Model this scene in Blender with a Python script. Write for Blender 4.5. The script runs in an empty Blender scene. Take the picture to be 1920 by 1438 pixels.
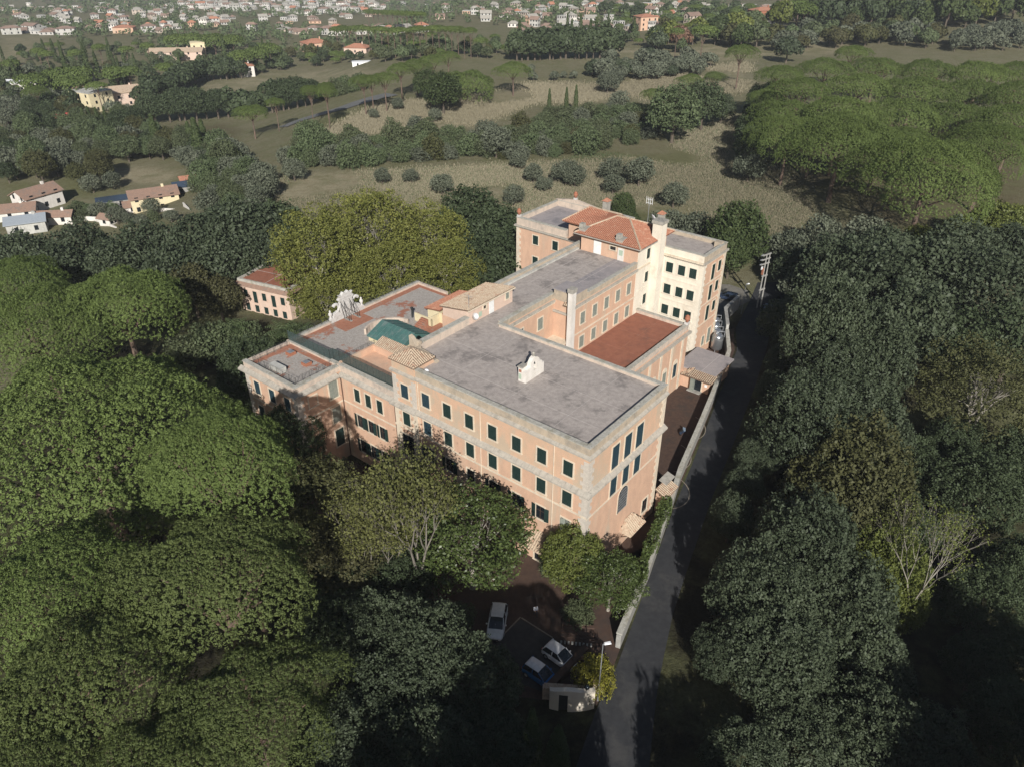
import bpy, math, random
import numpy as np
from mathutils import Vector, Matrix, Euler

rnd = random.Random(7)
rng = np.random.default_rng(7)
SC = bpy.context.scene
COL = SC.collection
R = math.radians

# ------------------------------------------------------------------ camera, sky, sun, exposure
FPX, CX, CY, CAMH = 1420.0, 960.0, 719.0, 60.0
PITCH = math.atan(FPX / 2305.0)
cd = bpy.data.cameras.new('camera')
cd.sensor_width = 36.0
cd.lens = FPX / 1920.0 * 36.0
cd.clip_start = 0.5
cd.clip_end = 30000.0
cam = bpy.data.objects.new('camera', cd)
cam.location = (0, 0, CAMH)
cam.rotation_euler = (math.pi / 2 - PITCH, 0, 0)
COL.objects.link(cam)
SC.camera = cam

SUN_EL, SUN_TURN = 29.0, 3.0
w = bpy.data.worlds.new('World')
SC.world = w
w.use_nodes = True
wn = w.node_tree
wn.nodes.clear()
sky = wn.nodes.new('ShaderNodeTexSky')
sky.sky_type = 'NISHITA'
sky.sun_disc = False
sky.sun_elevation = R(SUN_EL)
sky.sun_rotation = R(180 - SUN_TURN)
bg = wn.nodes.new('ShaderNodeBackground')
bg.inputs[1].default_value = 0.05
wo = wn.nodes.new('ShaderNodeOutputWorld')
wn.links.new(sky.outputs[0], bg.inputs[0])
wn.links.new(bg.outputs[0], wo.inputs[0])
sl = bpy.data.lights.new('sun', 'SUN')
sl.energy = 5.0
sl.angle = R(0.53)
sl.color = (1.0, 0.968, 0.915)
so = bpy.data.objects.new('sun', sl)
so.rotation_euler = (R(90 - SUN_EL), 0, R(SUN_TURN))
so.location = (0, -50, 120)
COL.objects.link(so)
SC.view_settings.view_transform = 'Standard'
SC.view_settings.look = 'None'
SC.view_settings.exposure = 0.32
SC.view_settings.gamma = 1.0
SC.cycles.max_bounces = 6
SC.cycles.diffuse_bounces = 2
SC.cycles.glossy_bounces = 2
SC.cycles.transmission_bounces = 3
SC.cycles.transparent_max_bounces = 8
SC.cycles.volume_bounces = 0

# ------------------------------------------------------------------ geometry of the place
G0 = -3.4
HAZE = .00011
FV = np.array([0, math.cos(PITCH), -math.sin(PITCH)])
UV = np.array([0, math.sin(PITCH), math.cos(PITCH)])

def sst(e0, e1, x):
    t = np.clip((x - e0) / (e1 - e0), 0, 1)
    return t * t * (3 - 2 * t)

def slope_int(d):
    # descent towards the plain: gentle near the villa, steeper further out, flat again far away
    d = np.asarray(d, float)
    def ramp(d, a, b, s0, s1):
        t = np.clip(d - a, 0, b - a)
        return s0 * t + (s1 - s0) * t * t / (2 * (b - a))
    return ramp(d, 230, 900, 0, .058) + .058 * np.clip(d - 900, 0, 500) + ramp(d, 1400, 2300, .058, .006) + .006 * np.clip(d - 2300, 0, 1e9)

def gz(x, y):
    x = np.asarray(x, float)
    y = np.asarray(y, float)
    z = G0 - slope_int(y)
    z = z - 13.0 * sst(55, 125, -x) * sst(95, 180, y)
    z = z - 8.0 * sst(7, 18, x - 13.4 - .43 * (y - 46)) * (1 - sst(80, 110, y)) * sst(-5, 12, y)
    z = z + 4.0 * sst(45, 130, x) * sst(120, 230, y)
    z = z + 34.0 * sst(.22, .62, x / np.maximum(y, 60)) * sst(330, 900, y)
    und = .9 * np.sin(x * .021 + 1.3) * np.sin(y * .017 + .4) * sst(150, 260, y)
    return z + und

def ray(px, py):
    return np.array([(px - CX) / FPX, 0, 0]) - (py - CY) / FPX * UV + FV

_TG = 20.0 * 1.02 ** np.arange(310)
def at(px, py, h=0.0):
    """point of the place seen in the direction of a photograph pixel, h metres above the ground"""
    r = ray(px, py)
    T = _TG
    for _ in range(3):
        below = CAMH + r[2] * T - h < gz(r[0] * T, r[1] * T)
        i = int(np.argmax(below)) if below.any() else len(T) - 1
        T = np.linspace(T[max(i - 1, 0)], T[i], 24)
    p = r * T[-1]
    return Vector((p[0], p[1], CAMH + p[2]))

def onz(px, py, z):
    r = ray(px, py)
    t = (z - CAMH) / r[2]
    return Vector((r[0] * t, r[1] * t, z))

def project(P):
    P = np.asarray(P, float) - np.array([0, 0, CAMH])
    wd = P @ FV
    wd = np.where(np.abs(wd) < 1e-6, 1e-6, wd)
    return CX + FPX * P[..., 0] / wd, CY - FPX * (P @ UV) / wd, wd

def inside(poly, x, y):
    x = np.asarray(x, float)
    y = np.asarray(y, float)
    c = np.zeros(x.shape, bool)
    n = len(poly)
    j = n - 1
    for i in range(n):
        xi, yi = poly[i]
        xj, yj = poly[j]
        k = ((yi > y) != (yj > y)) & (x < (xj - xi) * (y - yi) / ((yj - yi) or 1e-9) + xi)
        c ^= k
        j = i
    return c

# ------------------------------------------------------------------ materials
MAT = {}

def nodes_of(name):
    m = bpy.data.materials.new(name)
    m.use_nodes = True
    m.node_tree.nodes.clear()
    MAT[name] = m
    return m, m.node_tree

def NN(nt, typ, **kw):
    n = nt.nodes.new(typ)
    for k, v in kw.items():
        setattr(n, k, v)
    return n

def mixc(nt, fac, a, b, mode='MIX'):
    n = NN(nt, 'ShaderNodeMix', data_type='RGBA', blend_type=mode)
    for sock, val in ((n.inputs[0], fac), (n.inputs[6], a), (n.inputs[7], b)):
        if hasattr(val, 'is_linked') or hasattr(val, 'links'):
            nt.links.new(val, sock)
        else:
            sock.default_value = val if not isinstance(val, tuple) else (*val, 1)
    return n.outputs[2]

def noise(nt, scale, detail=4, rough=.6, coord=None, stretch=None):
    g = NN(nt, 'ShaderNodeNewGeometry')
    src = g.outputs['Position'] if coord is None else coord
    if stretch:
        mp = NN(nt, 'ShaderNodeMapping')
        mp.inputs['Scale'].default_value = stretch
        nt.links.new(src, mp.inputs[0])
        src = mp.outputs[0]
    n = NN(nt, 'ShaderNodeTexNoise')
    n.inputs['Scale'].default_value = scale
    n.inputs['Detail'].default_value = detail
    n.inputs['Roughness'].default_value = rough
    nt.links.new(src, n.inputs['Vector'])
    return n.outputs[0]

def ramp(nt, fac, lo, hi):
    n = NN(nt, 'ShaderNodeMapRange')
    n.interpolation_type = 'SMOOTHSTEP'
    n.inputs[1].default_value = lo
    n.inputs[2].default_value = hi
    nt.links.new(fac, n.inputs[0])
    return n.outputs[0]

def finish(nt, col, rough=.85, bump=None, bstr=.3, bdist=.05, spec=.25, metal=0):
    b = NN(nt, 'ShaderNodeBsdfPrincipled')
    if isinstance(col, tuple):
        b.inputs['Base Color'].default_value = (*col, 1)
    else:
        nt.links.new(col, b.inputs['Base Color'])
    b.inputs['Roughness'].default_value = rough
    b.inputs['Specular IOR Level'].default_value = spec
    b.inputs['Metallic'].default_value = metal
    if bump is not None:
        bn = NN(nt, 'ShaderNodeBump')
        bn.inputs['Strength'].default_value = bstr
        bn.inputs['Distance'].default_value = bdist
        nt.links.new(bump, bn.inputs['Height'])
        nt.links.new(bn.outputs[0], b.inputs['Normal'])
    o = NN(nt, 'ShaderNodeOutputMaterial')
    nt.links.new(b.outputs[0], o.inputs[0])

def surf(name, c1, c2, scale=1.5, c3=None, s3=.25, lo=.35, hi=.65, lo3=.5, hi3=.68, rough=.88, bstr=.25, fine=14, stretch=None, spec=.2, metal=0, speck=None, s3stretch=None):
    m, nt = nodes_of(name)
    f = ramp(nt, noise(nt, scale, 5, .65, stretch=stretch), lo, hi)
    col = mixc(nt, f, c1, c2)
    if c3 is not None:
        f3 = ramp(nt, noise(nt, s3, 6, .7, stretch=s3stretch), lo3, hi3)
        col = mixc(nt, f3, col, c3)
    fn = noise(nt, fine, 3, .7)
    if speck is not None:
        col = mixc(nt, ramp(nt, noise(nt, 5.0, 6, .8), .56, .66), col, speck)
    f4 = ramp(nt, fn, .2, .8)
    col = mixc(nt, f4, col, mixc(nt, .16, col, (0, 0, 0)))
    finish(nt, col, rough, fn, bstr, .03, spec, metal)
    return m

def plain(name, c, rough=.6, spec=.3, metal=0):
    m, nt = nodes_of(name)
    f = ramp(nt, noise(nt, 3.0, 4), .3, .7)
    col = mixc(nt, f, c, mixc(nt, .14, c, (0, 0, 0)))
    finish(nt, col, rough, None, spec=spec, metal=metal)
    return m

def leaf(name, ca, cb, cc=None, trans=.22, var=.35, rough=.55, spec=.3):
    m, nt = nodes_of(name)
    at_ = NN(nt, 'ShaderNodeAttribute', attribute_name='tint')
    oi = NN(nt, 'ShaderNodeObjectInfo')
    col = mixc(nt, at_.outputs['Fac'], ca, cb)
    f = ramp(nt, oi.outputs['Random'], 0, 1)
    col = mixc(nt, f, col, mixc(nt, var, col, cc if cc else (ca[0] * .45, ca[1] * .5, ca[2] * .5)))
    b = NN(nt, 'ShaderNodeBsdfPrincipled')
    nt.links.new(col, b.inputs['Base Color'])
    b.inputs['Roughness'].default_value = rough
    b.inputs['Specular IOR Level'].default_value = spec
    t = NN(nt, 'ShaderNodeBsdfTranslucent')
    nt.links.new(col, t.inputs[0])
    mx = NN(nt, 'ShaderNodeMixShader')
    mx.inputs[0].default_value = trans
    nt.links.new(b.outputs[0], mx.inputs[1])
    nt.links.new(t.outputs[0], mx.inputs[2])
    o = NN(nt, 'ShaderNodeOutputMaterial')
    nt.links.new(mx.outputs[0], o.inputs[0])
    return m

# building materials
surf('plaster_orange', (.60, .39, .272), (.53, .345, .245), 1.2, (.50, .385, .285), .3, lo3=.50, hi3=.66, s3stretch=(1, 1, .22), stretch=(1, 1, .45))
surf('plaster_orange_faded', (.60, .39, .268), (.535, .37, .258), .9, (.485, .38, .28), .3, lo3=.48, hi3=.60, s3stretch=(1, 1, .6), stretch=(1, 1, .6))
surf('plaster_cream', (.74, .675, .565), (.68, .615, .51), 1.0, (.60, .53, .43), .35, stretch=(1, 1, .4))
surf('plaster_yellow', (.68, .59, .39), (.62, .53, .345), 1.0)
surf('plaster_white', (.70, .66, .61), (.61, .57, .52), 1.5, (.60, .56, .50), .4, stretch=(1, 1, .3))
surf('plaster_pink', (.62, .47, .38), (.56, .42, .335), 1.0, (.52, .42, .35), .25)
surf('plaster_stained', (.58, .47, .38), (.48, .40, .33), 1.3, (.36, .31, .27), .8, stretch=(1, 1, .35), lo3=.5, hi3=.7)
surf('parapet_tan', (.47, .385, .29), (.39, .325, .25), 1.6, (.29, .255, .21), .7, lo3=.45, hi3=.7, stretch=(1, 1, .5))
surf('trim_cream', (.68, .58, .45), (.60, .51, .395), 2.0, (.50, .43, .34), .6)
surf('quoin_stone', (.56, .50, .43), (.48, .43, .37), 3.0, (.48, .44, .38), .8)
surf('ledge_stone', (.44, .40, .34), (.36, .33, .285), 2.2, (.29, .265, .225), .9)
surf('coping_stone', (.46, .44, .39), (.36, .345, .30), 2.0, (.30, .28, .22), .8, speck=(.09, .085, .075))
surf('roof_membrane', (.42, .37, .335), (.335, .295, .27), 1.6, (.225, .20, .185), .27, lo3=.50, hi3=.64, fine=9, bstr=.3, speck=(.30, .265, .25))
surf('roof_membrane_dark', (.34, .305, .30), (.285, .26, .26), .8, (.22, .205, .21), .3, fine=6)
surf('roof_seam', (.50, .455, .43), (.44, .40, .375), 2.0)
surf('terrace_red', (.30, .125, .08), (.255, .105, .068), 1.1, (.19, .095, .07), .28, lo3=.55, hi3=.72, fine=9)
surf('terrace_lichen', (.40, .365, .33), (.32, .285, .255), 3.5, (.33, .15, .10), .23, lo3=.54, hi3=.60, fine=7, speck=(.20, .175, .155))
surf('terrace_clay', (.37, .17, .11), (.31, .14, .09), 2.2, (.30, .24, .20), .5, lo3=.55, hi3=.7)
surf('roof_tile_red', (.42, .195, .125), (.34, .15, .095), 4.0, (.48, .29, .2), 1.2, lo3=.5, hi3=.7, fine=10, bstr=.5)
surf('roof_tile_old', (.52, .42, .31), (.40, .30, .215), 4.5, (.36, .22, .15), 1.6, lo3=.5, hi3=.66, speck=(.2, .17, .13), fine=10, bstr=.5)
surf('tile_bed', (.20, .14, .10), (.15, .105, .08), 4.0, fine=9)
surf('tile_bed_red', (.25, .11, .07), (.20, .085, .055), 4.0, fine=9)
surf('roof_tile_brown', (.30, .195, .145), (.25, .165, .125), 2.0, (.22, .17, .14), .6, fine=8, bstr=.4)
surf('metal_green', (.07, .155, .14), (.055, .125, .115), 1.2, (.13, .18, .17), .6, rough=.55, spec=.4, bstr=.1)
surf('shutter_green', (.014, .030, .026), (.019, .038, .034), 3, rough=.55, bstr=.1)
surf('shutter_blue', (.020, .042, .055), (.026, .052, .066), 3, rough=.55, bstr=.1)
surf('shutter_pale', (.24, .255, .22), (.19, .21, .18), 3, rough=.6, bstr=.1)
surf('shutter_mint', (.40, .48, .38), (.35, .43, .34), 3, rough=.6, bstr=.1)
surf('door_white', (.76, .76, .74), (.68, .68, .66), 3, rough=.5, bstr=.05)
surf('town_pale', (.50, .48, .45), (.44, .42, .39), .3)
surf('town_warm', (.50, .42, .35), (.44, .365, .30), .3)
surf('town_roof', (.27, .185, .145), (.22, .155, .125), .3)
surf('stone_white', (.58, .56, .53), (.48, .46, .435), 2.5, (.42, .40, .37), .9, speck=(.34, .32, .3))
surf('concrete', (.36, .35, .32), (.28, .27, .25), 1.4, (.22, .21, .19), .5, speck=(.17, .165, .15))
surf('concrete_pale', (.50, .49, .45), (.40, .39, .36), .9, (.30, .29, .26), .4, stretch=(1, 1, .3))
surf('chimney_grey', (.38, .355, .31), (.30, .28, .245), 3, (.22, .205, .18), .9)
surf('terracotta', (.36, .15, .09), (.29, .12, .072), 4)
surf('bark', (.13, .105, .08), (.085, .07, .055), 3.0, stretch=(1, 1, .25), bstr=.6)
surf('bark_pale', (.36, .33, .28), (.25, .225, .19), 2.0, stretch=(1, 1, .4), bstr=.4)
surf('bark_grey', (.21, .19, .16), (.14, .125, .105), 2.0, stretch=(1, 1, .4), bstr=.4)
surf('bark_pine', (.17, .115, .085), (.105, .08, .065), 2.5, stretch=(1, 1, .3), bstr=.6)
surf('asphalt', (.042, .043, .046), (.033, .034, .037), 1.2, (.060, .059, .058), .25, fine=18)
surf('asphalt_pale', (.145, .145, .14), (.12, .12, .118), .8, (.17, .168, .16), .2, fine=18)
surf('paving_red', (.085, .054, .040), (.066, .042, .033), 1.8, (.055, .042, .036), .35, fine=14)
surf('paving_dark', (.062, .058, .056), (.05, .047, .046), 1.8, fine=14)
surf('paving_line', (.26, .22, .17), (.2, .17, .135), 2.0)
surf('gravel_yard', (.20, .185, .16), (.155, .145, .125), 1.4, (.12, .115, .09), .3, fine=16)
surf('wood_dark', (.09, .055, .035), (.065, .04, .027), 3)
plain('glass_dark', (.012, .016, .02), .12, .5)
plain('metal_grey', (.42, .43, .44), .45, .5, .6)
plain('metal_dark', (.045, .05, .05), .5, .4, .3)
plain('pipe_brown', (.10, .055, .04), .5)
plain('steel_tank', (.50, .52, .54), .28, .5, .85)
plain('white_paint', (.80, .80, .80), .4)
plain('car_white', (.72, .72, .72), .22, .5)
plain('car_blue', (.02, .11, .30), .25, .5)
plain('car_navy', (.03, .045, .08), .25, .5)
plain('car_steel', (.20, .26, .33), .25, .5)
plain('tyre', (.02, .02, .02), .8)
plain('lamp_head', (.78, .78, .78), .35)
plain('sheet_red', (.55, .10, .09), .6)
plain('skin', (.48, .29, .21), .6)
plain('shirt', (.74, .75, .80), .8)
plain('trousers', (.025, .027, .035), .8)
plain('hair', (.02, .016, .012), .6)
plain('roof_metal', (.30, .33, .36), .5, .4)
plain('solar_blue', (.035, .05, .075), .25, .5)
m, nt = nodes_of('mesh_screen')
df = NN(nt, 'ShaderNodeBsdfDiffuse')
df.inputs[0].default_value = (.05, .075, .07, 1)
tr = NN(nt, 'ShaderNodeBsdfTransparent')
mx = NN(nt, 'ShaderNodeMixShader')
mx.inputs[0].default_value = .28
oo = NN(nt, 'ShaderNodeOutputMaterial')
nt.links.new(df.outputs[0], mx.inputs[1])
nt.links.new(tr.outputs[0], mx.inputs[2])
nt.links.new(mx.outputs[0], oo.inputs[0])

leaf('leaf_pine', (.094, .130, .038), (.156, .204, .062), var=.25, spec=.12)
leaf('leaf_pine_olive', (.074, .096, .032), (.126, .154, .052), var=.25, spec=.12)
leaf('leaf_oak', (.044, .061, .029), (.086, .110, .056), var=.35, spec=.16)
leaf('leaf_oak_grey', (.048, .064, .035), (.096, .117, .068), var=.30, spec=.2)
leaf('leaf_olive', (.100, .114, .076), (.165, .178, .125), var=.35, spec=.15)
leaf('leaf_scrub', (.072, .100, .046), (.132, .166, .082), (.07, .065, .04), var=.45, spec=.12)
leaf('leaf_cypress', (.050, .072, .028), (.088, .112, .044), var=.3, spec=.12)
leaf('leaf_dull', (.088, .096, .032), (.150, .152, .052), var=.3, spec=.15)
leaf('leaf_plane', (.122, .140, .034), (.222, .220, .060), (.14, .15, .035), trans=.3, var=.4, spec=.2)
leaf('leaf_yellow', (.15, .15, .022), (.27, .245, .035), trans=.3, var=.2)
leaf('leaf_autumn', (.058, .064, .026), (.100, .102, .042), (.07, .062, .034), var=.5, spec=.15)
leaf('leaf_green', (.050, .074, .022), (.105, .138, .042), trans=.28, var=.3, spec=.3, rough=.4)
leaf('leaf_rust', (.15, .085, .055), (.22, .13, .085), var=.2)
leaf('leaf_lime', (.10, .125, .028), (.175, .195, .048), trans=.28, var=.3)
leaf('leaf_dry', (.25, .222, .150), (.33, .292, .205), (.22, .19, .13), var=.3, trans=.3, spec=.1)
leaf('leaf_palm', (.06, .085, .035), (.10, .13, .055), var=.2)

# ------------------------------------------------------------------ mesh helpers
def mesh_np(name, V, F, mat=None, tint=None, smooth=False):
    V = np.asarray(V, np.float32)
    F = np.asarray(F, np.int32)
    me = bpy.data.meshes.new(name)
    me.vertices.add(len(V))
    me.vertices.foreach_set('co', V.ravel())
    n, k = F.shape
    me.loops.add(n * k)
    me.loops.foreach_set('vertex_index', F.ravel())
    me.polygons.add(n)
    me.polygons.foreach_set('loop_start', np.arange(0, n * k, k, dtype=np.int32))
    me.polygons.foreach_set('loop_total', np.full(n, k, np.int32))
    if tint is not None:
        a = me.attributes.new('tint', 'FLOAT', 'POINT')
        a.data.foreach_set('value', np.asarray(tint, np.float32))
    me.update(calc_edges=True)
    me.validate()
    if mat:
        me.materials.append(MAT[mat])
    if smooth:
        me.shade_smooth()
    return me

class MB:
    def __init__(s):
        s.v, s.f = [], []
    def poly(s, pts):
        i = len(s.v)
        s.v += [tuple(p) for p in pts]
        s.f.append(tuple(range(i, i + len(pts))))
    def box(s, x0, x1, y0, y1, z0, z1):
        if x0 > x1: x0, x1 = x1, x0
        if y0 > y1: y0, y1 = y1, y0
        i = len(s.v)
        s.v += [(x0, y0, z0), (x1, y0, z0), (x1, y1, z0), (x0, y1, z0), (x0, y0, z1), (x1, y0, z1), (x1, y1, z1), (x0, y1, z1)]
        for q in ((0, 3, 2, 1), (4, 5, 6, 7), (0, 1, 5, 4), (1, 2, 6, 5), (2, 3, 7, 6), (3, 0, 4, 7)):
            s.f.append(tuple(i + k for k in q))
        return s
    def ab(s, a0, a1, b0, b1, z0, z1):
        return s.box(-a1, -a0, b0, b1, z0, z1)
    def hexa(s, P):  # 8 points, bottom loop then top loop
        i = len(s.v)
        s.v += [tuple(p) for p in P]
        for q in ((0, 3, 2, 1), (4, 5, 6, 7), (0, 1, 5, 4), (1, 2, 6, 5), (2, 3, 7, 6), (3, 0, 4, 7)):
            s.f.append(tuple(i + k for k in q))
        return s
    def prism(s, loop, z0, z1):
        n = len(loop)
        i = len(s.v)
        s.v += [(p[0], p[1], z0) for p in loop] + [(p[0], p[1], z1) for p in loop]
        s.f.append(tuple(i + k for k in range(n - 1, -1, -1)))
        s.f.append(tuple(i + n + k for k in range(n)))
        for k in range(n):
            j = (k + 1) % n
            s.f.append((i + k, i + j, i + n + j, i + n + k))
        return s
    def tube(s, pts, rad, n=6, cap=True):
        P = [Vector(p) for p in pts]
        rings = []
        for k, p in enumerate(P):
            d = (P[min(k + 1, len(P) - 1)] - P[max(k - 1, 0)])
            if d.length < 1e-6: d = Vector((0, 0, 1))
            d.normalize()
            ref = Vector((1, 0, 0)) if abs(d.x) < .8 else Vector((0, 1, 0))
            u = d.cross(ref).normalized()
            v = d.cross(u)
            r = rad[k] if isinstance(rad, (list, tuple)) else rad
            i = len(s.v)
            for q in range(n):
                a = 2 * math.pi * q / n
                s.v.append(tuple(p + u * (r * math.cos(a)) + v * (r * math.sin(a))))
            rings.append(i)
        for a, b in zip(rings, rings[1:]):
            for q in range(n):
                r2 = (q + 1) % n
                s.f.append((a + q, a + r2, b + r2, b + q))
        if cap:
            s.f.append(tuple(rings[0] + q for q in range(n - 1, -1, -1)))
            s.f.append(tuple(rings[-1] + q for q in range(n)))
        return s
    def lathe(s, prof, n=16, cx=0, cy=0):
        rings = []
        for r, z in prof:
            i = len(s.v)
            for q in range(n):
                a = 2 * math.pi * q / n
                s.v.append((cx + r * math.cos(a), cy + r * math.sin(a), z))
            rings.append(i)
        for a, b in zip(rings, rings[1:]):
            for q in range(n):
                r2 = (q + 1) % n
                s.f.append((a + q, a + r2, b + r2, b + q))
        s.f.append(tuple(rings[0] + q for q in range(n - 1, -1, -1)))
        s.f.append(tuple(rings[-1] + q for q in range(n)))
        return s
    def mesh(s, name, mat, smooth=False):
        me = bpy.data.meshes.new(name)
        me.from_pydata(s.v, [], s.f)
        me.update()
        if mat: me.materials.append(MAT[mat])
        if smooth: me.shade_smooth()
        return me
    def build(s, name, mat, parent=None, loc=None, rz=0, smooth=False, bevel=0):
        o = bpy.data.objects.new(name, s.mesh(name, mat, smooth))
        COL.objects.link(o)
        o.parent = parent
        if loc is not None: o.location = loc
        if rz: o.rotation_euler.z = rz
        if bevel:
            b = o.modifiers.new('bevel', 'BEVEL')
            b.width = bevel
            b.segments = 2
            b.limit_method = 'ANGLE'
        return o

def put(name, me, parent=None, loc=(0, 0, 0), rz=0, scale=None):
    o = bpy.data.objects.new(name, me)
    COL.objects.link(o)
    o.parent = parent
    o.location = loc
    if rz: o.rotation_euler.z = rz
    if scale is not None: o.scale = scale
    return o

def tag(o, label=None, cat=None, group=None, kind=None):
    if label: o['label'] = label
    if cat: o['category'] = cat
    if group: o['group'] = group
    if kind: o['kind'] = kind
    return o

def thing(name, label, cat, loc=(0, 0, 0), rz=0, group=None):
    o = bpy.data.objects.new(name, None)
    COL.objects.link(o)
    o.location = loc
    o.rotation_euler.z = rz
    o.empty_display_size = .5
    return tag(o, label, cat, group)

# ------------------------------------------------------------------ the ground
DRY = [[(480, 352), (520, 332), (700, 322), (900, 312), (1100, 302), (1250, 292), (1290, 250), (1400, 215), (1425, 300), (1480, 330), (1520, 400), (1480, 440), (1370, 440), (950, 420), (900, 400), (560, 400)],
       [(590, 255), (720, 192), (860, 190), (1000, 158), (1150, 162), (1250, 138), (1405, 120), (1395, 172), (1300, 182), (1180, 192), (1000, 192), (900, 232), (760, 248)],
       [(285, 198), (420, 150), (560, 133), (695, 126), (705, 140), (560, 170), (560, 192), (420, 203)],
       [(1080, 100), (1250, 90), (1425, 82), (1450, 112), (1300, 125), (1100, 122)],
       [(0, 66), (100, 70), (60, 110), (0, 130)], [(1500, 76), (1590, 78), (1590, 100), (1500, 102)],
       [(190, 318), (270, 310), (330, 325), (320, 350), (200, 345)]]
BROWN = [[(295, 238), (440, 228), (432, 282), (330, 272)], [(1400, 240), (1920, 250), (1920, 450), (1700, 440), (1470, 330)]]
GREEN = [[(1040, 305), (1120, 285), (1200, 290), (1300, 288), (1330, 300), (1240, 330), (1120, 345)], [(900, 400), (1150, 380), (1380, 425), (1560, 470), (1400, 500), (960, 440)],
         [(0, 168), (60, 172), (70, 205), (0, 210)], [(0, 345), (60, 345), (60, 375), (0, 380)], [(100, 320), (190, 325), (190, 365), (120, 370)], [(570, 232), (700, 188), (760, 178), (740, 195), (610, 245)]]

ys = [-260, -120, -60, -20, 0]
yv, st = 10.0, 2.0
while yv < 9000:
    ys.append(yv)
    st = 2.0 if yv < 250 else st * 1.03
    yv += st
ys = np.array(ys)
us = np.linspace(-1, 1, 331)
us = np.sign(us) * np.abs(us) ** 1.25
hw = np.maximum(130.0, 90 + np.abs(ys) * 1.02)
XX = us[None, :] * hw[:, None]
YY = np.repeat(ys[:, None], len(us), 1)
ZZ = gz(XX, YY)
V = np.stack([XX, YY, ZZ], -1).reshape(-1, 3)
nr, nc = XX.shape
idx = np.arange(nr * nc).reshape(nr, nc)
Fq = np.stack([idx[:-1, :-1], idx[:-1, 1:], idx[1:, 1:], idx[1:, :-1]], -1).reshape(-1, 4)
gpx, gpy, gw = project(V)
front = gw > 1
jx = gpx + 9 * np.sin(V[:, 0] * .13) + 5 * np.sin(V[:, 1] * .21 + V[:, 0] * .05)
jy = gpy + 2.5 * np.sin(V[:, 0] * .11 + 1) + 2 * np.sin(V[:, 1] * .16)
colr = np.zeros((len(V), 4), np.float32)
colr[:] = (.215, .200, .125, 1)
def zone(polys, c):
    for p in polys:
        k = inside(p, jx, jy) & front
        colr[k, :3] = c
zone(DRY, (.335, .295, .195))
zone(BROWN, (.135, .115, .07))
zone(GREEN, (.165, .165, .08))
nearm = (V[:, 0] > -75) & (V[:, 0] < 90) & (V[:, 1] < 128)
colr[nearm & ~inside(DRY[0], jx, jy) & ~inside(GREEN[1], jx, jy), :3] = (.030, .027, .019)  # wood floor, its colour darkened to deepen the shade among near trees
cg = colr.reshape(nr, nc, 4)
for _ in range(3):
    cp_ = np.pad(cg, ((1, 1), (1, 1), (0, 0)), 'edge')
    cg = (cp_[1:-1, 1:-1] * 2 + cp_[:-2, 1:-1] + cp_[2:, 1:-1] + cp_[1:-1, :-2] + cp_[1:-1, 2:]) / 6
colr = np.ascontiguousarray(cg.reshape(-1, 4), np.float32)
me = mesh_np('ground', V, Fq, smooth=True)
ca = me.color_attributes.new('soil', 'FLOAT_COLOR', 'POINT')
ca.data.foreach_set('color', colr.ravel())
m, nt = nodes_of('ground')
at_ = NN(nt, 'ShaderNodeVertexColor', layer_name='soil')
c0 = at_.outputs['Color']
n1 = ramp(nt, noise(nt, .09, 6, .7), .38, .62)
col = mixc(nt, n1, c0, mixc(nt, .6, c0, (.15, .158, .075)))
n2 = ramp(nt, noise(nt, .55, 6, .75), .42, .66)
col = mixc(nt, n2, col, mixc(nt, .5, col, (.62, .55, .45), 'MULTIPLY'))
n3 = ramp(nt, noise(nt, .0052, 5, .6), .45, .6)
n4 = noise(nt, 2.6, 4, .8)
col = mixc(nt, n3, col, mixc(nt, .35, col, (.17, .15, .09)))
col = mixc(nt, ramp(nt, n4, .35, .75), mixc(nt, .3, col, (0, 0, 0)), col)
finish(nt, col, .95, n4, .7, .35, .05)
me.materials.append(MAT['ground'])
tag(put('ground', me), 'sloping ground with dry fields and wood floor', kind='structure')

def strip(name, left, right, dz, mat, sub=1):
    """a sheet between two polylines of ground points"""
    mb = MB()
    n = len(left)
    for i in range(n - 1):
        q = [left[i], right[i], right[i + 1], left[i + 1]]
        mb.poly([(p[0], p[1], float(gz(p[0], p[1])) + dz) for p in q])
    o = mb.build(name, mat)
    return tag(o, kind='structure')

# lane that runs past the villa, and the yards on both sides of the wall
LANE_L = [(2.6, 25), (5.6, 38.9), (7.9, 44.5), (10.4, 49.3), (12.9, 55.2), (15.2, 60.6), (20.5, 73.3), (24.5, 82.0), (32.3, 99.6), (38.6, 113.6), (40.6, 122.1), (46.0, 133.2), (50, 142)]
LANE_R = [(8.8, 25), (12.0, 38.9), (13.9, 46.3), (15.3, 50.6), (17.2, 56.0), (19.8, 62.0), (25.4, 74.5), (30.3, 84.6), (38.5, 102), (44.2, 115), (47.2, 123.1), (54.5, 132.1), (60, 142)]
tag(strip('lane', LANE_L, LANE_R, .012, 'asphalt'), 'narrow asphalt lane along the wall beside the villa')
tag(strip('lane_verge', [(46.2, 133.4), (47, 138), (44, 141)], [(38.4, 126.4), (36.5, 136.5), (37, 141)], .016, 'gravel_yard'), 'pale yard of gravel at the end of the lane')
pav = MB()
pav.poly([(p[0], p[1], G0 + .008) for p in [(-16, 52), (-7, 47), (3.5, 45.5), (8.0, 45.0), (10.2, 49.6), (12.6, 55.4), (17.6, 67.0), (8.5, 62.5), (-10, 76), (-24, 84), (-34, 80)]])
tag(pav.build('forecourt', 'paving_red'), 'reddish forecourt paving in front of the villa', kind='structure')
pav = MB()
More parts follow.
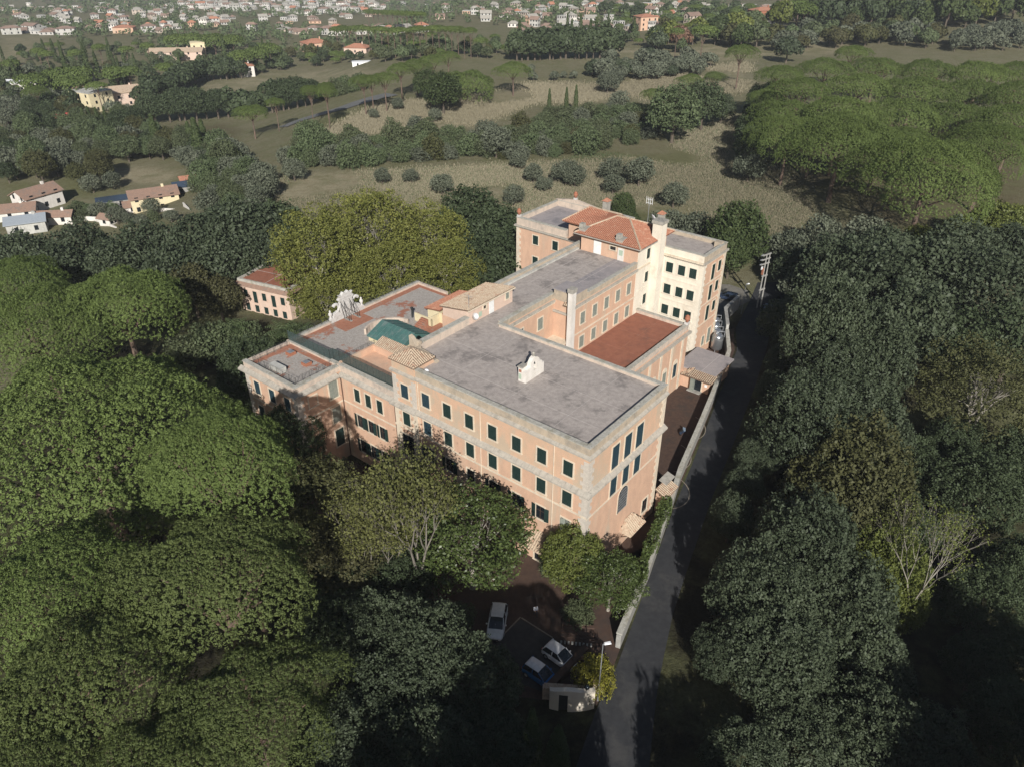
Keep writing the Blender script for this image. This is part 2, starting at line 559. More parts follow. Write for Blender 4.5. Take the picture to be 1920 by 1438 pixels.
pav.poly([(p[0], p[1], G0 + .008) for p in [(10, 59.5), (17.8, 67.4), (20.2, 73.5), (24.2, 82.2), (32, 99.6), (38.2, 113.6), (40.2, 122), (33, 116), (24, 104)]])
tag(pav.build('side_yard', 'paving_red'), 'red paved yard between villa and boundary wall', kind='structure')
ln = MB()
def flatline(mb, pts, wd, z):
    for p, q in zip(pts, pts[1:]):
        d = Vector((q[0] - p[0], q[1] - p[1]))
        n = Vector((-d.y, d.x)).normalized() * wd / 2
        mb.poly([(p[0] - n.x, p[1] - n.y, z), (q[0] - n.x, q[1] - n.y, z), (q[0] + n.x, q[1] + n.y, z), (p[0] + n.x, p[1] + n.y, z)])
flatline(ln, [(-1.6, 52.4), (.9, 55.6)], .16, G0 + .016)
flatline(ln, [(1.0, 55.5), (4.2, 52.9)], .16, G0 + .016)
for cxy in ((21.5, 84), (19.8, 76.5), (25, 91)):
    flatline(ln, [(cxy[0] + 3.2 * math.cos(t), cxy[1] + 3.6 * math.sin(t)) for t in np.linspace(-1.5, .75, 12)], .12, G0 + .016)
tag(ln.build('paving_lines', 'paving_line'), kind='structure')
mb = MB()
mb.poly([(p[0], p[1], G0 + .012) for p in [(-1.4, 52.6), (.9, 55.35), (4.1, 52.8), (7.0, 50.3), (3.3, 46.3), (-.5, 48)]])
tag(mb.build('parking_bay', 'paving_dark'), 'dark paved parking bay edged by pale lines', kind='structure')
far = [(530, 240), (560, 228), (600, 216), (640, 205), (672, 194), (700, 186), (735, 178)]
pts = [at(*p) for p in far]
L, Rr = [], []
for i, p in enumerate(pts):
    d = (pts[min(i + 1, len(pts) - 1)] - pts[max(i - 1, 0)])
    n = Vector((-d.y, d.x, 0)).normalized() * 3.6
    L.append((p.x + n.x, p.y + n.y)); Rr.append((p.x - n.x, p.y - n.y))
tag(strip('country_road', L, Rr, .3, 'asphalt_pale'), 'grey country road curving between field and pines')

# dry grass standing in the fields
def scatter(polys, n, ymax):
    out = []
    got = 0
    while got < n:
        y = 100 + (ymax - 100) * rng.random(60000) ** 1.2
        x = (rng.random(60000) * 2 - 1) * y * .72
        P = np.stack([x, y, gz(x, y)], -1)
        a, b, _ = project(P)
        k = np.zeros(len(x), bool)
        a = a + rng.normal(size=len(a)) * 9
        b = b + rng.normal(size=len(b)) * 4
        for p in polys: k |= inside(p, a, b)
        P = P[k]
        dens = np.sin(P[:, 0] * .12 + 1.7 * np.sin(P[:, 1] * .05)) + np.sin(P[:, 1] * .09 + P[:, 0] * .03)
        P = P[dens > -.5 + rng.random(len(P)) * .9 - .9]
        out.append(P)
        got += len(P)
        if not len(P): break
    return np.concatenate(out)[:n]

def grass(name, polys, n, ymax, hmin, hmax, wd, mat, label):
    P = scatter(polys, n, ymax)
    n = len(P)
    a = rng.random(n) * 6.283
    hh = hmin + (hmax - hmin) * rng.random(n)
    hh *= np.clip(P[:, 1] / 200, .8, 1.6)
    ww = wd * (.6 + .8 * rng.random(n)) * np.clip(P[:, 1] / 200, .8, 1.6)
    dx, dy = np.cos(a) * ww, np.sin(a) * ww
    lean = (rng.random((n, 2)) - .5) * .7
    z0 = P[:, 2] - .05
    A = np.stack([P[:, 0] - dx, P[:, 1] - dy, z0], -1)
    B = np.stack([P[:, 0] + dx, P[:, 1] + dy, z0], -1)
    C = np.stack([P[:, 0] + lean[:, 0] * hh, P[:, 1] + lean[:, 1] * hh, z0 + hh], -1)
    V = np.stack([A, B, C], 1).reshape(-1, 3)
    F = np.arange(3 * n).reshape(-1, 3)
    t = np.repeat(np.clip(.5 + .25 * rng.normal(size=n) + .3 * np.sin(P[:, 0] * .05 + P[:, 1] * .04), 0, 1), 3)
    tag(put(name, mesh_np(name, V, F, mat, t)), label, 'grass', kind='stuff')

grass('dry_grass', [DRY[0], DRY[1]], 230000, 420, .25, .6, .10, 'leaf_dry', 'tall dry beige grass standing over the fields')
grass('weeds', [GREEN[0], GREEN[1], DRY[0]], 90000, 300, .15, .45, .12, 'leaf_scrub', 'low green weeds spreading in the field')

# ------------------------------------------------------------------ the villa: local x = -a, y = b (a leftwards along the front, b away along the side)
VP = (7.7213, 60.1289, 0.0)
VR = R(-38.8)
ZB = -4.4
def villa(name, label, cat='building'):
    return thing(name, label, cat, VP, VR)
def vloc(a, b, z):
    c, s = math.cos(VR), math.sin(VR)
    x, y = -a, b
    return (VP[0] + c * x - s * y, VP[1] + s * x + c * y, z)

_wm = {}
def win_mesh(style, w, h):
    k = (style, w, h)
    if k in _wm: return _wm[k]
    t = .17
    fr = MB()
    if style != 'slit':
        d = -.07
        fr.box(-w / 2 - t, -w / 2, d, .02, 0, h)
        fr.box(w / 2, w / 2 + t, d, .02, 0, h)
        fr.box(-w / 2 - t, w / 2 + t, d, .02, h, h + t)
        fr.box(-w / 2 - t - .06, w / 2 + t + .06, -.16, .02, -.11, 0)
    else:
        fr.box(-w / 2 - .06, w / 2 + .06, -.03, .02, -.06, 0)
        fr.box(-w / 2 - .06, w / 2 + .06, -.03, .02, h, h + .06)
    sh = MB()
    sh.box(-w / 4 + .012, w / 4 - .012, -.05, -.002, .01, h - .01)
    n = max(4, int(h / .16))
    for i in range(n):
        z = .1 + (h - .2) * i / n
        sh.hexa([(-w / 4 + .07, -.052, z), (w / 4 - .07, -.052, z), (w / 4 - .07, -.048, z), (-w / 4 + .07, -.048, z),
                 (-w / 4 + .07, -.056, z + .02), (w / 4 - .07, -.056, z + .02), (w / 4 - .07, -.049, z + .1), (-w / 4 + .07, -.049, z + .1)])
    pane = MB()
    pane.box(-w / 2, w / 2, -.012, -.002, 0, h)
    bars = MB()
    bars.box(-.03, .03, -.03, -.013, 0, h)
    bars.box(-w / 2, w / 2, -.028, -.013, h * .62, h * .62 + .05)
    _wm[k] = (fr.mesh('window', None), sh.mesh('shutter', None), pane.mesh('pane', None), bars.mesh('glazing_bar', None))
    return _wm[k]
_cm = {}
def coloured(me, mat):
    k = (me.name, mat)
    if k not in _cm:
        c = me.copy()
        c.materials.clear()
        c.materials.append(MAT[mat])
        _cm[k] = c
    return _cm[k]
ROT = {'A': 0, 'B': math.pi / 2, 'C': -math.pi / 2, 'D': math.pi}
def win(parent, face, u, plane, z0, w, h, style='shut', col='shutter_green', frame='trim_cream'):
    """window centred at u along the wall; face A looks at -b, B at -a (the lane side), C at +a, D at +b"""
    fr, sh, pa, br = win_mesh('slit' if style == 'slit' else 'std', round(w, 2), round(h, 2))
    loc = {'A': (-u, plane, z0), 'D': (-u, plane, z0), 'B': (-plane, u, z0), 'C': (-plane, u, z0)}[face]
    o = put('window', coloured(fr, frame), parent, loc, ROT[face])
    if style in ('shut', 'slit'):
        for s in (-1, 1):
            put('shutter', coloured(sh, col), o, (s * w / 4, 0, 0))
    elif style in ('open', 'glass', 'ajar'):
        put('pane', coloured(pa, 'glass_dark'), o)
        put('glazing_bar', coloured(br, 'wood_dark'), o)
        if style == 'open':
            for s in (-1, 1):
                put('shutter', coloured(sh, col), o, (s * (w / 2 + w / 4 + .03), -.07, 0), rz=s * .16)
        if style == 'ajar':
            put('shutter', coloured(sh, col), o, (-w / 4, -.1, 0), rz=.35)
            put('shutter', coloured(sh, col), o, (w / 4 + .02, -.1, 0), rz=-.3)
    elif style == 'blind':
        put('pane', coloured(pa, 'plaster_orange'), o)
    return o

def slabs(parent, name, mat, a0, a1, b0, b1, z0, z1, along, step=.95, gap=.014, drop=0.0):
    """a run of separate stone pieces"""
    L0, L1 = (a0, a1) if along == 'a' else (b0, b1)
    n = max(1, round((L1 - L0) / step))
    s = (L1 - L0) / n
    mb = MB()
    if along == 'a':
        d = b1 - b0
        mb.hexa([(-s / 2 + gap, 0, 0), (s / 2 - gap, 0, 0), (s / 2 - gap, d, 0), (-s / 2 + gap, d, 0),
                 (-s / 2 + gap, 0, z1 - z0 - drop), (s / 2 - gap, 0, z1 - z0 - drop), (s / 2 - gap, d, z1 - z0), (-s / 2 + gap, d, z1 - z0)])
    else:
        d = a1 - a0   # local x from -a1 (inner) to -a0 (outer)
        mb.hexa([(0, -s / 2 + gap, 0), (d, -s / 2 + gap, 0), (d, s / 2 - gap, 0), (0, s / 2 - gap, 0),
                 (0, -s / 2 + gap, z1 - z0), (d, -s / 2 + gap, z1 - z0 - drop), (d, s / 2 - gap, z1 - z0 - drop), (0, s / 2 - gap, z1 - z0)])
    me = mb.mesh(name, mat)
    for i in range(n):
        c = L0 + s * (i + .5)
        j = rnd.uniform(-.012, .012)
        put(name, me, parent, (-c, b0 + j, z0) if along == 'a' else (-a1 + j, c, z0))

def quoins(parent, a, b, z0, z1, sa, sb, mat='quoin_stone', step=.52):
    """corner blocks at (a, b); sa and sb point into the wall"""
    n = int((z1 - z0) / step)
    for t in (0, 1):
        la, lb = (.95, .62) if t else (.62, .95)
        mb = MB()
        A0, A1 = sorted((a - sa * .045, a + sa * la))
        B0, B1 = sorted((b - sb * .045, b + sb * lb))
        mb.ab(A0, A1, B0, B1, .01, step - .01)
        me = mb.mesh('quoin', mat)
        for i in range(t, n, 2):
            put('quoin', me, parent, (0, 0, z0 + i * step))

def ring(parent, name, mat, a0, a1, b0, b1, z0, z1, t):
    mb = MB()
    mb.ab(a0, a1, b0, b0 + t, z0, z1)
    mb.ab(a0, a1, b1 - t, b1, z0, z1)
    mb.ab(a0, a0 + t, b0 + t, b1 - t, z0, z1)
    mb.ab(a1 - t, a1, b0 + t, b1 - t, z0, z1)
    return mb.build(name, mat, parent)

def each(parent, name, mat, *boxes):
    for b in boxes: MB().ab(*b).build(name, mat, parent)

def dentils(parent, a0, a1, b, z, face, step=.34, mat='trim_cream'):
    mb = MB()
    if face == 'A':
        u = a0
        while u < a1:
            mb.ab(u, u + step * .5, b - .16, b, z, z + .2); u += step
    else:
        u = a0
        while u < a1:
            mb.ab(b - .16, b, u, u + step * .5, z, z + .2); u += step
    return mb.build('dentil_course', mat, parent)

def hiptiles(parent, name, mat, plane_pts, nrm_along, pitch=.30, lift=.12):
    """tile rows on a roof plane given by 4 points: eave start, eave end, ridge end, ridge start"""
    e0, e1, r1, r0 = [Vector(p) for p in plane_pts]
    n = max(2, int((e1 - e0).length / pitch))
    up = (e1 - e0).cross(r0 - e0 if (r0 - e0).length > .1 else r1 - e0).normalized()
    if up.z < 0: up = -up
    V, F = [], []
    ed = (e1 - e0).normalized()
    # rows run up the slope; clip against the hips
    slope = ((r0 + r1) / 2 - (e0 + e1) / 2)
    slope = slope - ed * slope.dot(ed)
    L = (e1 - e0).length
    h = slope.length
    sd = slope.normalized()
    a0 = (r0 - e0).dot(ed)
    a1 = (r1 - e0).dot(ed)
    prof = [(-.5, 0), (-.26, .75), (0, 1), (.26, .75), (.5, 0)]
    for i in range(n):
        u = (i + .5) * L / n
        top = h
        if a0 > 0 and u < a0: top = h * u / a0
        if a1 < L and u > a1: top = h * (L - u) / (L - a1)
        if top < .12: continue
        wd = L / n * .56
        nt_ = max(1, int(top / .42))
        for k in range(nt_):
            s0, s1 = top * k / nt_, top * (k + 1) / nt_ + .03
            base = len(V)
            for (pu, pz) in prof:
                q = e0 + ed * (u + pu * wd * 1.1)
                V.append(tuple(q + sd * s0 + up * (lift * pz + .045)))
                V.append(tuple(q + sd * s1 + up * (lift * pz * .8 + .005)))
            for j in range(len(prof) - 1):
                F.append((base + 2 * j, base + 2 * j + 2, base + 2 * j + 3, base + 2 * j + 1))
    me = bpy.data.meshes.new(name)
    me.from_pydata(V, [], F)
    me.update()
    me.materials.append(MAT[mat])
    o = put(name, me, parent)
    return tag(o, kind='stuff')

def tiled_plane(parent, mat, pts, under='roof_tile_brown'):
    mb = MB()
    P = [Vector(p) for p in pts]
    mb.poly(P)
    mb.poly([p - Vector((0, 0, .12)) for p in reversed(P)])
    n = len(P)
    for i in range(n):
        p, q = P[i], P[(i + 1) % n]
        mb.poly([p, p - Vector((0, 0, .12)), q - Vector((0, 0, .12)), q])
    mb.build('roof_plane', {'roof_tile_old': 'tile_bed', 'roof_tile_red': 'tile_bed_red'}.get(mat, mat), parent)
    q = P if len(P) == 4 else [P[0], P[1], P[2], P[2]]
    hiptiles(parent, 'roof_tiles', mat, q, None)

# ---- front block with the big flat roof
W1 = villa('villa_wing', 'four storey orange front block of the villa with a wide grey flat roof')
MB().ab(0, 27.9, 0, 15.6, ZB, 9.45).build('wall', 'plaster_orange', W1)
MB().ab(.02, 27.9, .02, 15.58, 9.45, 14.15).build('upper_wall', 'plaster_orange_faded', W1)
mb = MB(); mb.ab(.55, 27.6, .55, 15.25, 14.2, 14.9); mb.build('roof_deck', 'roof_membrane', W1)
each(W1, 'parapet', 'parapet_tan', (.06, 24.4, .06, .56, 14.4, 15.28), (.06, .56, .56, 15.1, 14.4, 15.28), (.06, 24.2, 15.1, 15.55, 14.4, 15.28))
mb = MB(); mb.ab(.57, 24.2, 15.085, 15.1, 14.9, 15.28); mb.build('parapet_lining', 'plaster_stained', W1)
slabs(W1, 'coping_stone', 'coping_stone', 0, 24.4, 0, .62, 15.28, 15.42, 'a', .9)
slabs(W1, 'coping_stone', 'coping_stone', 0, .62, .62, 15.6, 15.28, 15.42, 'b', .9)
slabs(W1, 'coping_stone', 'coping_stone', .62, 24.4, 15.04, 15.6, 15.28, 15.40, 'a', 1.1)
# cornice, string course, band
slabs(W1, 'cornice_slab', 'ledge_stone', -.28, 24.4, -.28, .06, 14.08, 14.42, 'a', 1.0, drop=.16)
slabs(W1, 'cornice_slab', 'ledge_stone', -.28, .06, .06, 15.75, 14.08, 14.42, 'b', 1.0, drop=.16)
slabs(W1, 'ledge_slab', 'ledge_stone', -.55, 24.3, -.55, .02, 9.42, 9.95, 'a', .8, drop=.36)
slabs(W1, 'ledge_slab', 'ledge_stone', -.55, .02, .02, 15.9, 9.42, 9.95, 'b', .8, drop=.36)
each(W1, 'string_course', 'trim_cream', (-.12, 28.0, -.12, 0, 9.22, 9.42), (-.12, 0, 0, 15.7, 9.22, 9.42))
each(W1, 'band', 'trim_cream', (-.05, 28.0, -.06, 0, 6.28, 6.52), (-.06, 0, 0, 15.6, 6.0, 6.2))
quoins(W1, 0, 0, ZB, 9.2, 1, 1)
quoins(W1, .02, .02, 9.95, 14.05, 1, 1)
quoins(W1, 0, 15.6, ZB, 14.0, 1, -1, 'trim_cream')
UA = [2.5 + 3.395 * i for i in range(7)]
for i, u in enumerate(UA):
    win(W1, 'A', u, .02, 10.85, 1.2, 1.85, 'shut', 'shutter_blue' if i == 6 else 'shutter_green')
    win(W1, 'A', u - .03, 0, 6.9, 1.2, 1.87, 'shut', 'shutter_blue' if i == 6 else 'shutter_green')
    pn = MB(); pn.ab(u - .80, u - .64, -.045, 0, 6.52, 6.78); pn.ab(u + .58, u + .74, -.045, 0, 6.52, 6.78); pn.build('window_apron', 'trim_cream', W1)
st3 = ['ajar', 'open', 'open', 'open', 'glass', 'open', 'open']
for u, s in zip(UA, st3):
    win(W1, 'A', u, 0, 3.1, 1.15, 1.85, s, 'shutter_pale' if s == 'ajar' else ('shutter_blue' if u > 22 else 'shutter_green'))
for u in (2.6, 9.2, 12.6, 16.0, 19.4, 22.8):
    win(W1, 'A', u, 0, -1.9, 1.3, 2.05, 'glass')
win(W1, 'A', 5.9, 0, -3.3, 1.3, 2.2, 'glass')
for u, wd in ((5.1, 1.35), (7.62, 1.35), (10.05, 1.4)):
    win(W1, 'B', u, .02, 10.02, wd, 3.0, 'shut', 'shutter_blue')
    win(W1, 'B', u + .05, 0, 6.3, wd - .1, 2.75, 'shut', 'shutter_blue')
win(W1, 'B', 13.2, 0, -1.6, 1.2, 2.0, 'glass')
# arched window with a grille on the side
aw = MB()
pts = [(-.95, 0), (.95, 0)] + [(.95 * math.cos(t), 2.35 + .95 * math.sin(t)) for t in np.linspace(0, math.pi, 11)]
def extrude_y(mb, pts, y0, y1):
    n = len(pts); i = len(mb.v)
    mb.v += [(p[0], y0, p[1]) for p in pts] + [(p[0], y1, p[1]) for p in pts]
    mb.f.append(tuple(i + k for k in range(n))); mb.f.append(tuple(i + n + k for k in range(n - 1, -1, -1)))
    for k in range(n):
        j = (k + 1) % n
        mb.f.append((i + j, i + k, i + n + k, i + n + j))
extrude_y(aw, [(p[0] * 1.16, p[1] * 1.05 - .1) for p in pts], -.05, .02)
o = aw.build('arched_window', 'trim_cream', W1, (0, 7.55, 2.55), ROT['B'])
aw = MB(); extrude_y(aw, pts, -.07, -.03); aw.build('pane', 'glass_dark', o)
gb = MB()
for x in np.linspace(-.8, .8, 7): gb.box(x - .02, x + .02, -.11, -.075, .02, 2.3 + .9 * math.sqrt(max(0, 1 - (x / .95) ** 2)))
for z in np.linspace(.1, 2.9, 8): gb.box(-.9 if z < 2.4 else -.6, .9 if z < 2.4 else .6, -.105, -.08, z, z + .04)
gb.build('grille', 'metal_grey', o)
# downpipes
for u in (4.3, 14.4, 24.05):
    MB().tube([(-u, -.06, ZB), (-u, -.06, 9.25)], .05).build('downpipe', 'trim_cream', W1)
    MB().tube([(-u, -.04, 9.9), (-u, -.04, 14.1)], .05).build('downpipe', 'trim_cream', W1)
# porch canopies
def canopy(parent, loc, rz, w, d):
    o = MB()
    o.box(-w / 2, w / 2, -.08, 0, 0, .1)
    r = o.build('canopy', 'wood_dark', parent, loc, rz)
    e = [(-w / 2 - .25, -d, -.55), (w / 2 + .25, -d, -.55), (w / 2 - .7, -.05, .75), (-w / 2 + .7, -.05, .75)]
    for pts in (e, [(-w / 2 - .25, 0, -.5), (-w / 2 - .25, -d, -.55), (-w / 2 + .7, -.05, .75)], [(w / 2 + .25, -d, -.55), (w / 2 + .25, 0, -.5), (w / 2 - .7, -.05, .75)]):
        m_ = MB(); m_.poly(pts); m_.poly([(p[0], p[1], p[2] - .1) for p in reversed(pts)])
        p_ = m_.build('roof_plane', 'roof_tile_old', r)
        if len(pts) == 4:
            t_ = hiptiles(r, 'roof_tiles', 'roof_tile_old', pts, None, pitch=.3)
    for s in (-1, 1):
        MB().tube([(s * (w / 2 - .1), -d + .15, -.6), (s * (w / 2 - .1), -.02, -1.6)], .06).build('bracket', 'wood_dark', r)
    return r
canopy(W1, (-5.9, 0, .55), 0, 2.6, 1.9)
canopy(W1, (0, 9.4, -.4), ROT['B'], 3.0, 1.5)
# corner bay with its pyramid roof
mb = MB(); mb.ab(24.4, 28.2, -.12, 3.2, ZB, 9.6); mb.build('bay_wall', 'plaster_orange', W1)
mb = MB(); mb.ab(24.42, 28.18, -.10, 3.2, 9.6, 15.62); mb.build('bay_upper_wall', 'plaster_orange_faded', W1)
quoins(W1, 24.4, -.12, ZB, 9.2, 1, 1, 'trim_cream'); quoins(W1, 28.2, -.12, ZB, 9.2, -1, 1, 'trim_cream')
quoins(W1, 24.42, -.10, 9.95, 14.0, 1, 1, 'quoin_stone'); quoins(W1, 28.18, -.10, 9.95, 14.0, -1, 1, 'quoin_stone')
slabs(W1, 'cornice_slab', 'ledge_stone', 24.25, 28.4, -.42, -.1, 14.1, 14.42, 'a', 1.0, drop=.14)
slabs(W1, 'ledge_slab', 'ledge_stone', 24.2, 28.6, -.75, -.1, 9.44, 9.97, 'a', .8, drop=.36)
MB().ab(24.2, 28.4, -.2, -.12, 6.28, 6.52).build('band', 'trim_cream', W1)
for z, h in ((10.85, 1.85), (6.9, 1.87)):
    win(W1, 'A', 26.25, -.10 if z > 9 else -.12, z, 1.2, h, 'shut', 'shutter_blue' if z > 9 else 'shutter_green')
win(W1, 'A', 26.3, -.12, 2.0, 2.0, 3.4, 'glass')
ez, az = 15.66, 16.95
E4 = [(-28.45, -.32, ez), (-24.2, -.32, ez), (-24.2, 3.3, ez), (-28.45, 3.3, ez)]
ap = (-26.3, 1.5, az)
for i in range(4):
    tiled_plane(W1, 'roof_tile_old', [E4[i], E4[(i + 1) % 4], ap])
MB().ab(24.25, 28.4, -.28, 3.25, 15.5, 15.6).build('eave_board', 'trim_cream', W1)
# stepped scroll and the high wall that bounds the roof on the left
def extrude_x(mb, prof, x0, x1):
    n = len(prof); i = len(mb.v)
    mb.v += [(x0, p[0], p[1]) for p in prof] + [(x1, p[0], p[1]) for p in prof]
    mb.f.append(tuple(i + k for k in range(n))); mb.f.append(tuple(i + n + k for k in range(n - 1, -1, -1)))
    for k in range(n):
        j = (k + 1) % n
        mb.f.append((i + j, i + k, i + n + k, i + n + j))
pf = [(24.0, 14.4), (27.3, 14.4), (28.4, 14.4), (28.4, 17.2)] + [(28.2 - .9 * k / 6, 17.1 - 1.1 * (k / 6) ** 1.7) for k in range(7)] + [(26.9, 16.0), (26.9, 15.75), (26.4, 15.72), (25.4, 15.55), (25.4, 15.2), (24.3, 15.2), (24.0, 15.0)]
scr = MB()
n = len(pf); i0 = len(scr.v)
scr.v += [(-p[0], 3.2, p[1]) for p in pf] + [(-p[0], 3.75, p[1]) for p in pf]
scr.f.append(tuple(range(n))); scr.f.append(tuple(range(2 * n - 1, n - 1, -1)))
for k in range(n):
    j = (k + 1) % n
    scr.f.append((j, k, n + k, n + j))
scr.build('scroll_wall', 'parapet_tan', W1)
MB().ab(27.55, 28.15, 3.75, 13.1, 14.4, 15.95).build('high_parapet', 'plaster_stained', W1)
slabs(W1, 'coping_stone', 'coping_stone', 27.45, 28.25, 3.75, 13.1, 15.95, 16.06, 'b', 1.1)
mb = MB(); mb.tube([(-27.85, 3.9, 16.3), (-27.2, 3.9, 16.3)], .28, 10); mb.build('volute', 'parapet_tan', W1)
# seams in the membrane
mb = MB()
for b in (4.1, 8.6): mb.ab(.6, 27.4, b, b + .03, 14.9, 14.912)
for a in (5.5, 12.6, 20.7): mb.ab(a, a + .03, .6, 15.0, 14.9, 14.908)
mb.build('roof_seam', 'roof_seam', W1)
mb = MB(); mb.ab(13.6, 15.0, 10.0, 15.0, 14.9, 14.916); mb.ab(9.0, 13.6, 10.0, 10.9, 14.9, 14.914); mb.build('roof_patch', 'roof_membrane', W1)
MB().lathe([(.01, 14.9), (.26, 14.9), (.30, 15.05), (.16, 15.22), (.01, 15.26)], 12, -23.6, 1.15).build('roof_vent', 'white_paint', W1)

# ---- bell gable standing on the flat roof
BG = thing('bell_gable', 'small whitewashed bell gable standing alone on the wide flat roof', 'bell gable', vloc(13.5, 8.0, 14.9), VR)
# local: long side along y (b), thin along x
prof = [(-1.7, 0), (1.75, 0), (1.75, 1.35), (1.35, 1.35), (1.3, 1.75), (.95, 1.75), (.8, 2.25), (.45, 2.55), (0, 2.75), (-.35, 2.6), (-.7, 2.2), (-.85, 1.6), (-1.3, 1.45), (-1.7, 1.35)]
# open arch: build as pieces round the opening
pieces = [[(-1.7, 0), (1.75, 0), (1.75, 1.0), (-1.7, 1.0)], [(-1.7, 1.0), (-.2, 1.0), (-.2, 1.75), (-.85, 1.65), (-1.3, 1.45), (-1.7, 1.35)],
          [(.42, 1.0), (1.75, 1.0), (1.75, 1.35), (1.35, 1.35), (1.3, 1.75), (.95, 1.75), (.8, 2.25), (.42, 2.1)],
          [(-.2, 1.75), (-.2, 2.02), (-.05, 2.22), (.11, 2.3), (.27, 2.22), (.42, 2.1), (.8, 2.25), (.45, 2.55), (0, 2.75), (-.35, 2.6), (-.7, 2.2), (-.85, 1.65)]]
mb = MB()
for p in pieces: extrude_x(mb, p, .0, .5)
mb.build('gable_wall', 'plaster_white', BG)
mb = MB(); mb.box(-.55, -.002, -1.7, -.75, 0, 1.75); mb.build('pier', 'plaster_white', BG)
mb = MB(); mb.box(-.66, .02, -1.76, -.72, 1.75, 1.9); mb.build('pier_cap', 'chimney_grey', BG)
mb = MB(); mb.box(-.55, -.002, -.7, 1.4, 0, 1.5); mb.hexa([(-.58, -.72, 1.5), (0, -.72, 1.5), (0, 1.45, 1.5), (-.58, 1.45, 1.5), (-.12, -.6, 2.1), (0, -.6, 2.1), (0, 1.1, 2.1), (-.12, 1.1, 2.1)]); mb.build('back_buttress', 'chimney_grey', BG)
mb = MB(); mb.box(-.47, -.1, -1.735, -1.7, .3, 1.0); mb.build('hatch', 'shutter_mint', BG)
mb = MB(); mb.box(-.45, -.1, -1.73, -1.7, 1.2, 1.55); mb.build('niche', 'terrace_clay', BG)
MB().lathe([(.02, 2.12), (.09, 2.1), (.12, 1.9), (.2, 1.72), (.01, 1.7)], 12, .25, .11).build('bell', 'metal_dark', BG)
MB().lathe([(.16, 2.7), (.2, 2.85), (.12, 2.95), (.2, 3.1), (.12, 3.25), (.01, 3.28)], 10, .25, .05).build('finial', 'chimney_grey', BG)

# ---- link wing
W2 = villa('villa_wing', 'long orange link wing with a grey flat roof running back from the front block')
MB().ab(24.2, 32.4, 15.602, 43.8, ZB, 14.5).build('wall', 'plaster_orange', W2)
MB().ab(20.7, 24.2, 27.2, 43.8, ZB, 14.5).build('inner_wall', 'plaster_orange', W2)
MB().ab(24.75, 32.0, 15.3, 43.8, 14.3, 14.895).build('roof_deck', 'roof_membrane', W2)
MB().ab(21.2, 24.75, 27.7, 43.8, 14.3, 14.893).build('roof_deck', 'roof_membrane_dark', W2)
each(W2, 'parapet', 'parapet_tan', (24.2, 24.74, 15.602, 27.2, 14.5, 15.28), (20.7, 21.2, 30.4, 43.8, 14.5, 15.28), (31.9, 32.4, 22.1, 46.0, 14.5, 15.55))
slabs(W2, 'coping_stone', 'coping_stone', 24.14, 24.8, 15.65, 27.2, 15.28, 15.4, 'b', 1.1)
slabs(W2, 'coping_stone', 'coping_stone', 20.64, 21.26, 30.4, 43.8, 15.28, 15.4, 'b', 1.1)
slabs(W2, 'coping_stone', 'coping_stone', 31.8, 32.5, 22.1, 46.0, 15.55, 15.66, 'b', 1.3)
each(W2, 'cornice', 'ledge_stone', (20.45, 20.7, 27.0, 43.8, 14.0, 14.35), (23.95, 24.2, 15.602, 27.2, 14.0, 14.35))
dentils(W2, 27.3, 43.7, 20.7, 13.78, 'B'); dentils(W2, 15.8, 27.1, 24.2, 13.78, 'B')
MB().ab(20.62, 20.7, 27.2, 43.8, 9.6, 9.8).build('band', 'trim_cream', W2)
for u in (29.3, 32.4, 35.5, 38.6, 41.7):
    win(W2, 'B', u, 20.7, 10.9, 1.1, 1.8, 'shut', 'shutter_pale')
    win(W2, 'B', u, 20.7, 7.1, 1.1, 1.8, 'shut', 'shutter_pale')
win(W2, 'B', 24.0, 24.2, 10.9, 1.1, 1.8, 'shut', 'shutter_pale')
win(W2, 'B', 19.6, 24.2, 10.9, 1.1, 1.8, 'shut', 'shutter_blue')
win(W2, 'B', 24.0, 24.2, 7.1, 1.1, 1.8, 'shut', 'shutter_pale')
# stair head with its lean-to and white flue
MB().ab(20.72, 24.2, 27.1, 30.2, 14.5, 16.0).build('stair_head', 'parapet_tan', W2)
MB().ab(20.6, 24.3, 27.0, 30.3, 16.0, 16.1).build('stair_head_roof', 'roof_membrane_dark', W2)
MB().ab(20.6, 24.2, 26.9, 27.2, 12.6, 12.9).build('cornice', 'ledge_stone', W2)
MB().ab(21.5, 24.2, 25.4, 27.2, ZB, 8.6).build('stair_foot', 'plaster_orange', W2)
MB().ab(21.3, 24.2, 25.2, 27.2, 8.6, 8.75).build('stair_foot_cap', 'trim_cream', W2)
tiled_plane(W2, 'roof_tile_old', [(-22.3, 26.7, 14.2), (-21.0, 26.7, 14.2), (-21.0, 28.3, 15.7), (-22.3, 28.3, 15.7)])
MB().ab(20.45, 21.2, 26.2, 27.1, 2.0, 16.6).build('flue', 'plaster_white', W2)
MB().ab(20.37, 21.28, 26.1, 27.2, 16.6, 17.2).build('flue_cap', 'chimney_grey', W2)
mb = MB()
for a in (24.0, 26.8, 29.6): mb.ab(a, a + .04, 28, 43.6, 14.9, 14.91)
for b in (20, 25.5, 31, 36.5): mb.ab(22 if b > 28 else 24.8, 31.8, b, b + .04, 14.9, 14.906)
mb.build('roof_seam', 'roof_seam', W2)
mb = MB(); mb.ab(31.4, 31.85, 22.1, 43.8, 14.9, 15.15); mb.build('gutter_step', 'concrete_pale', W2)

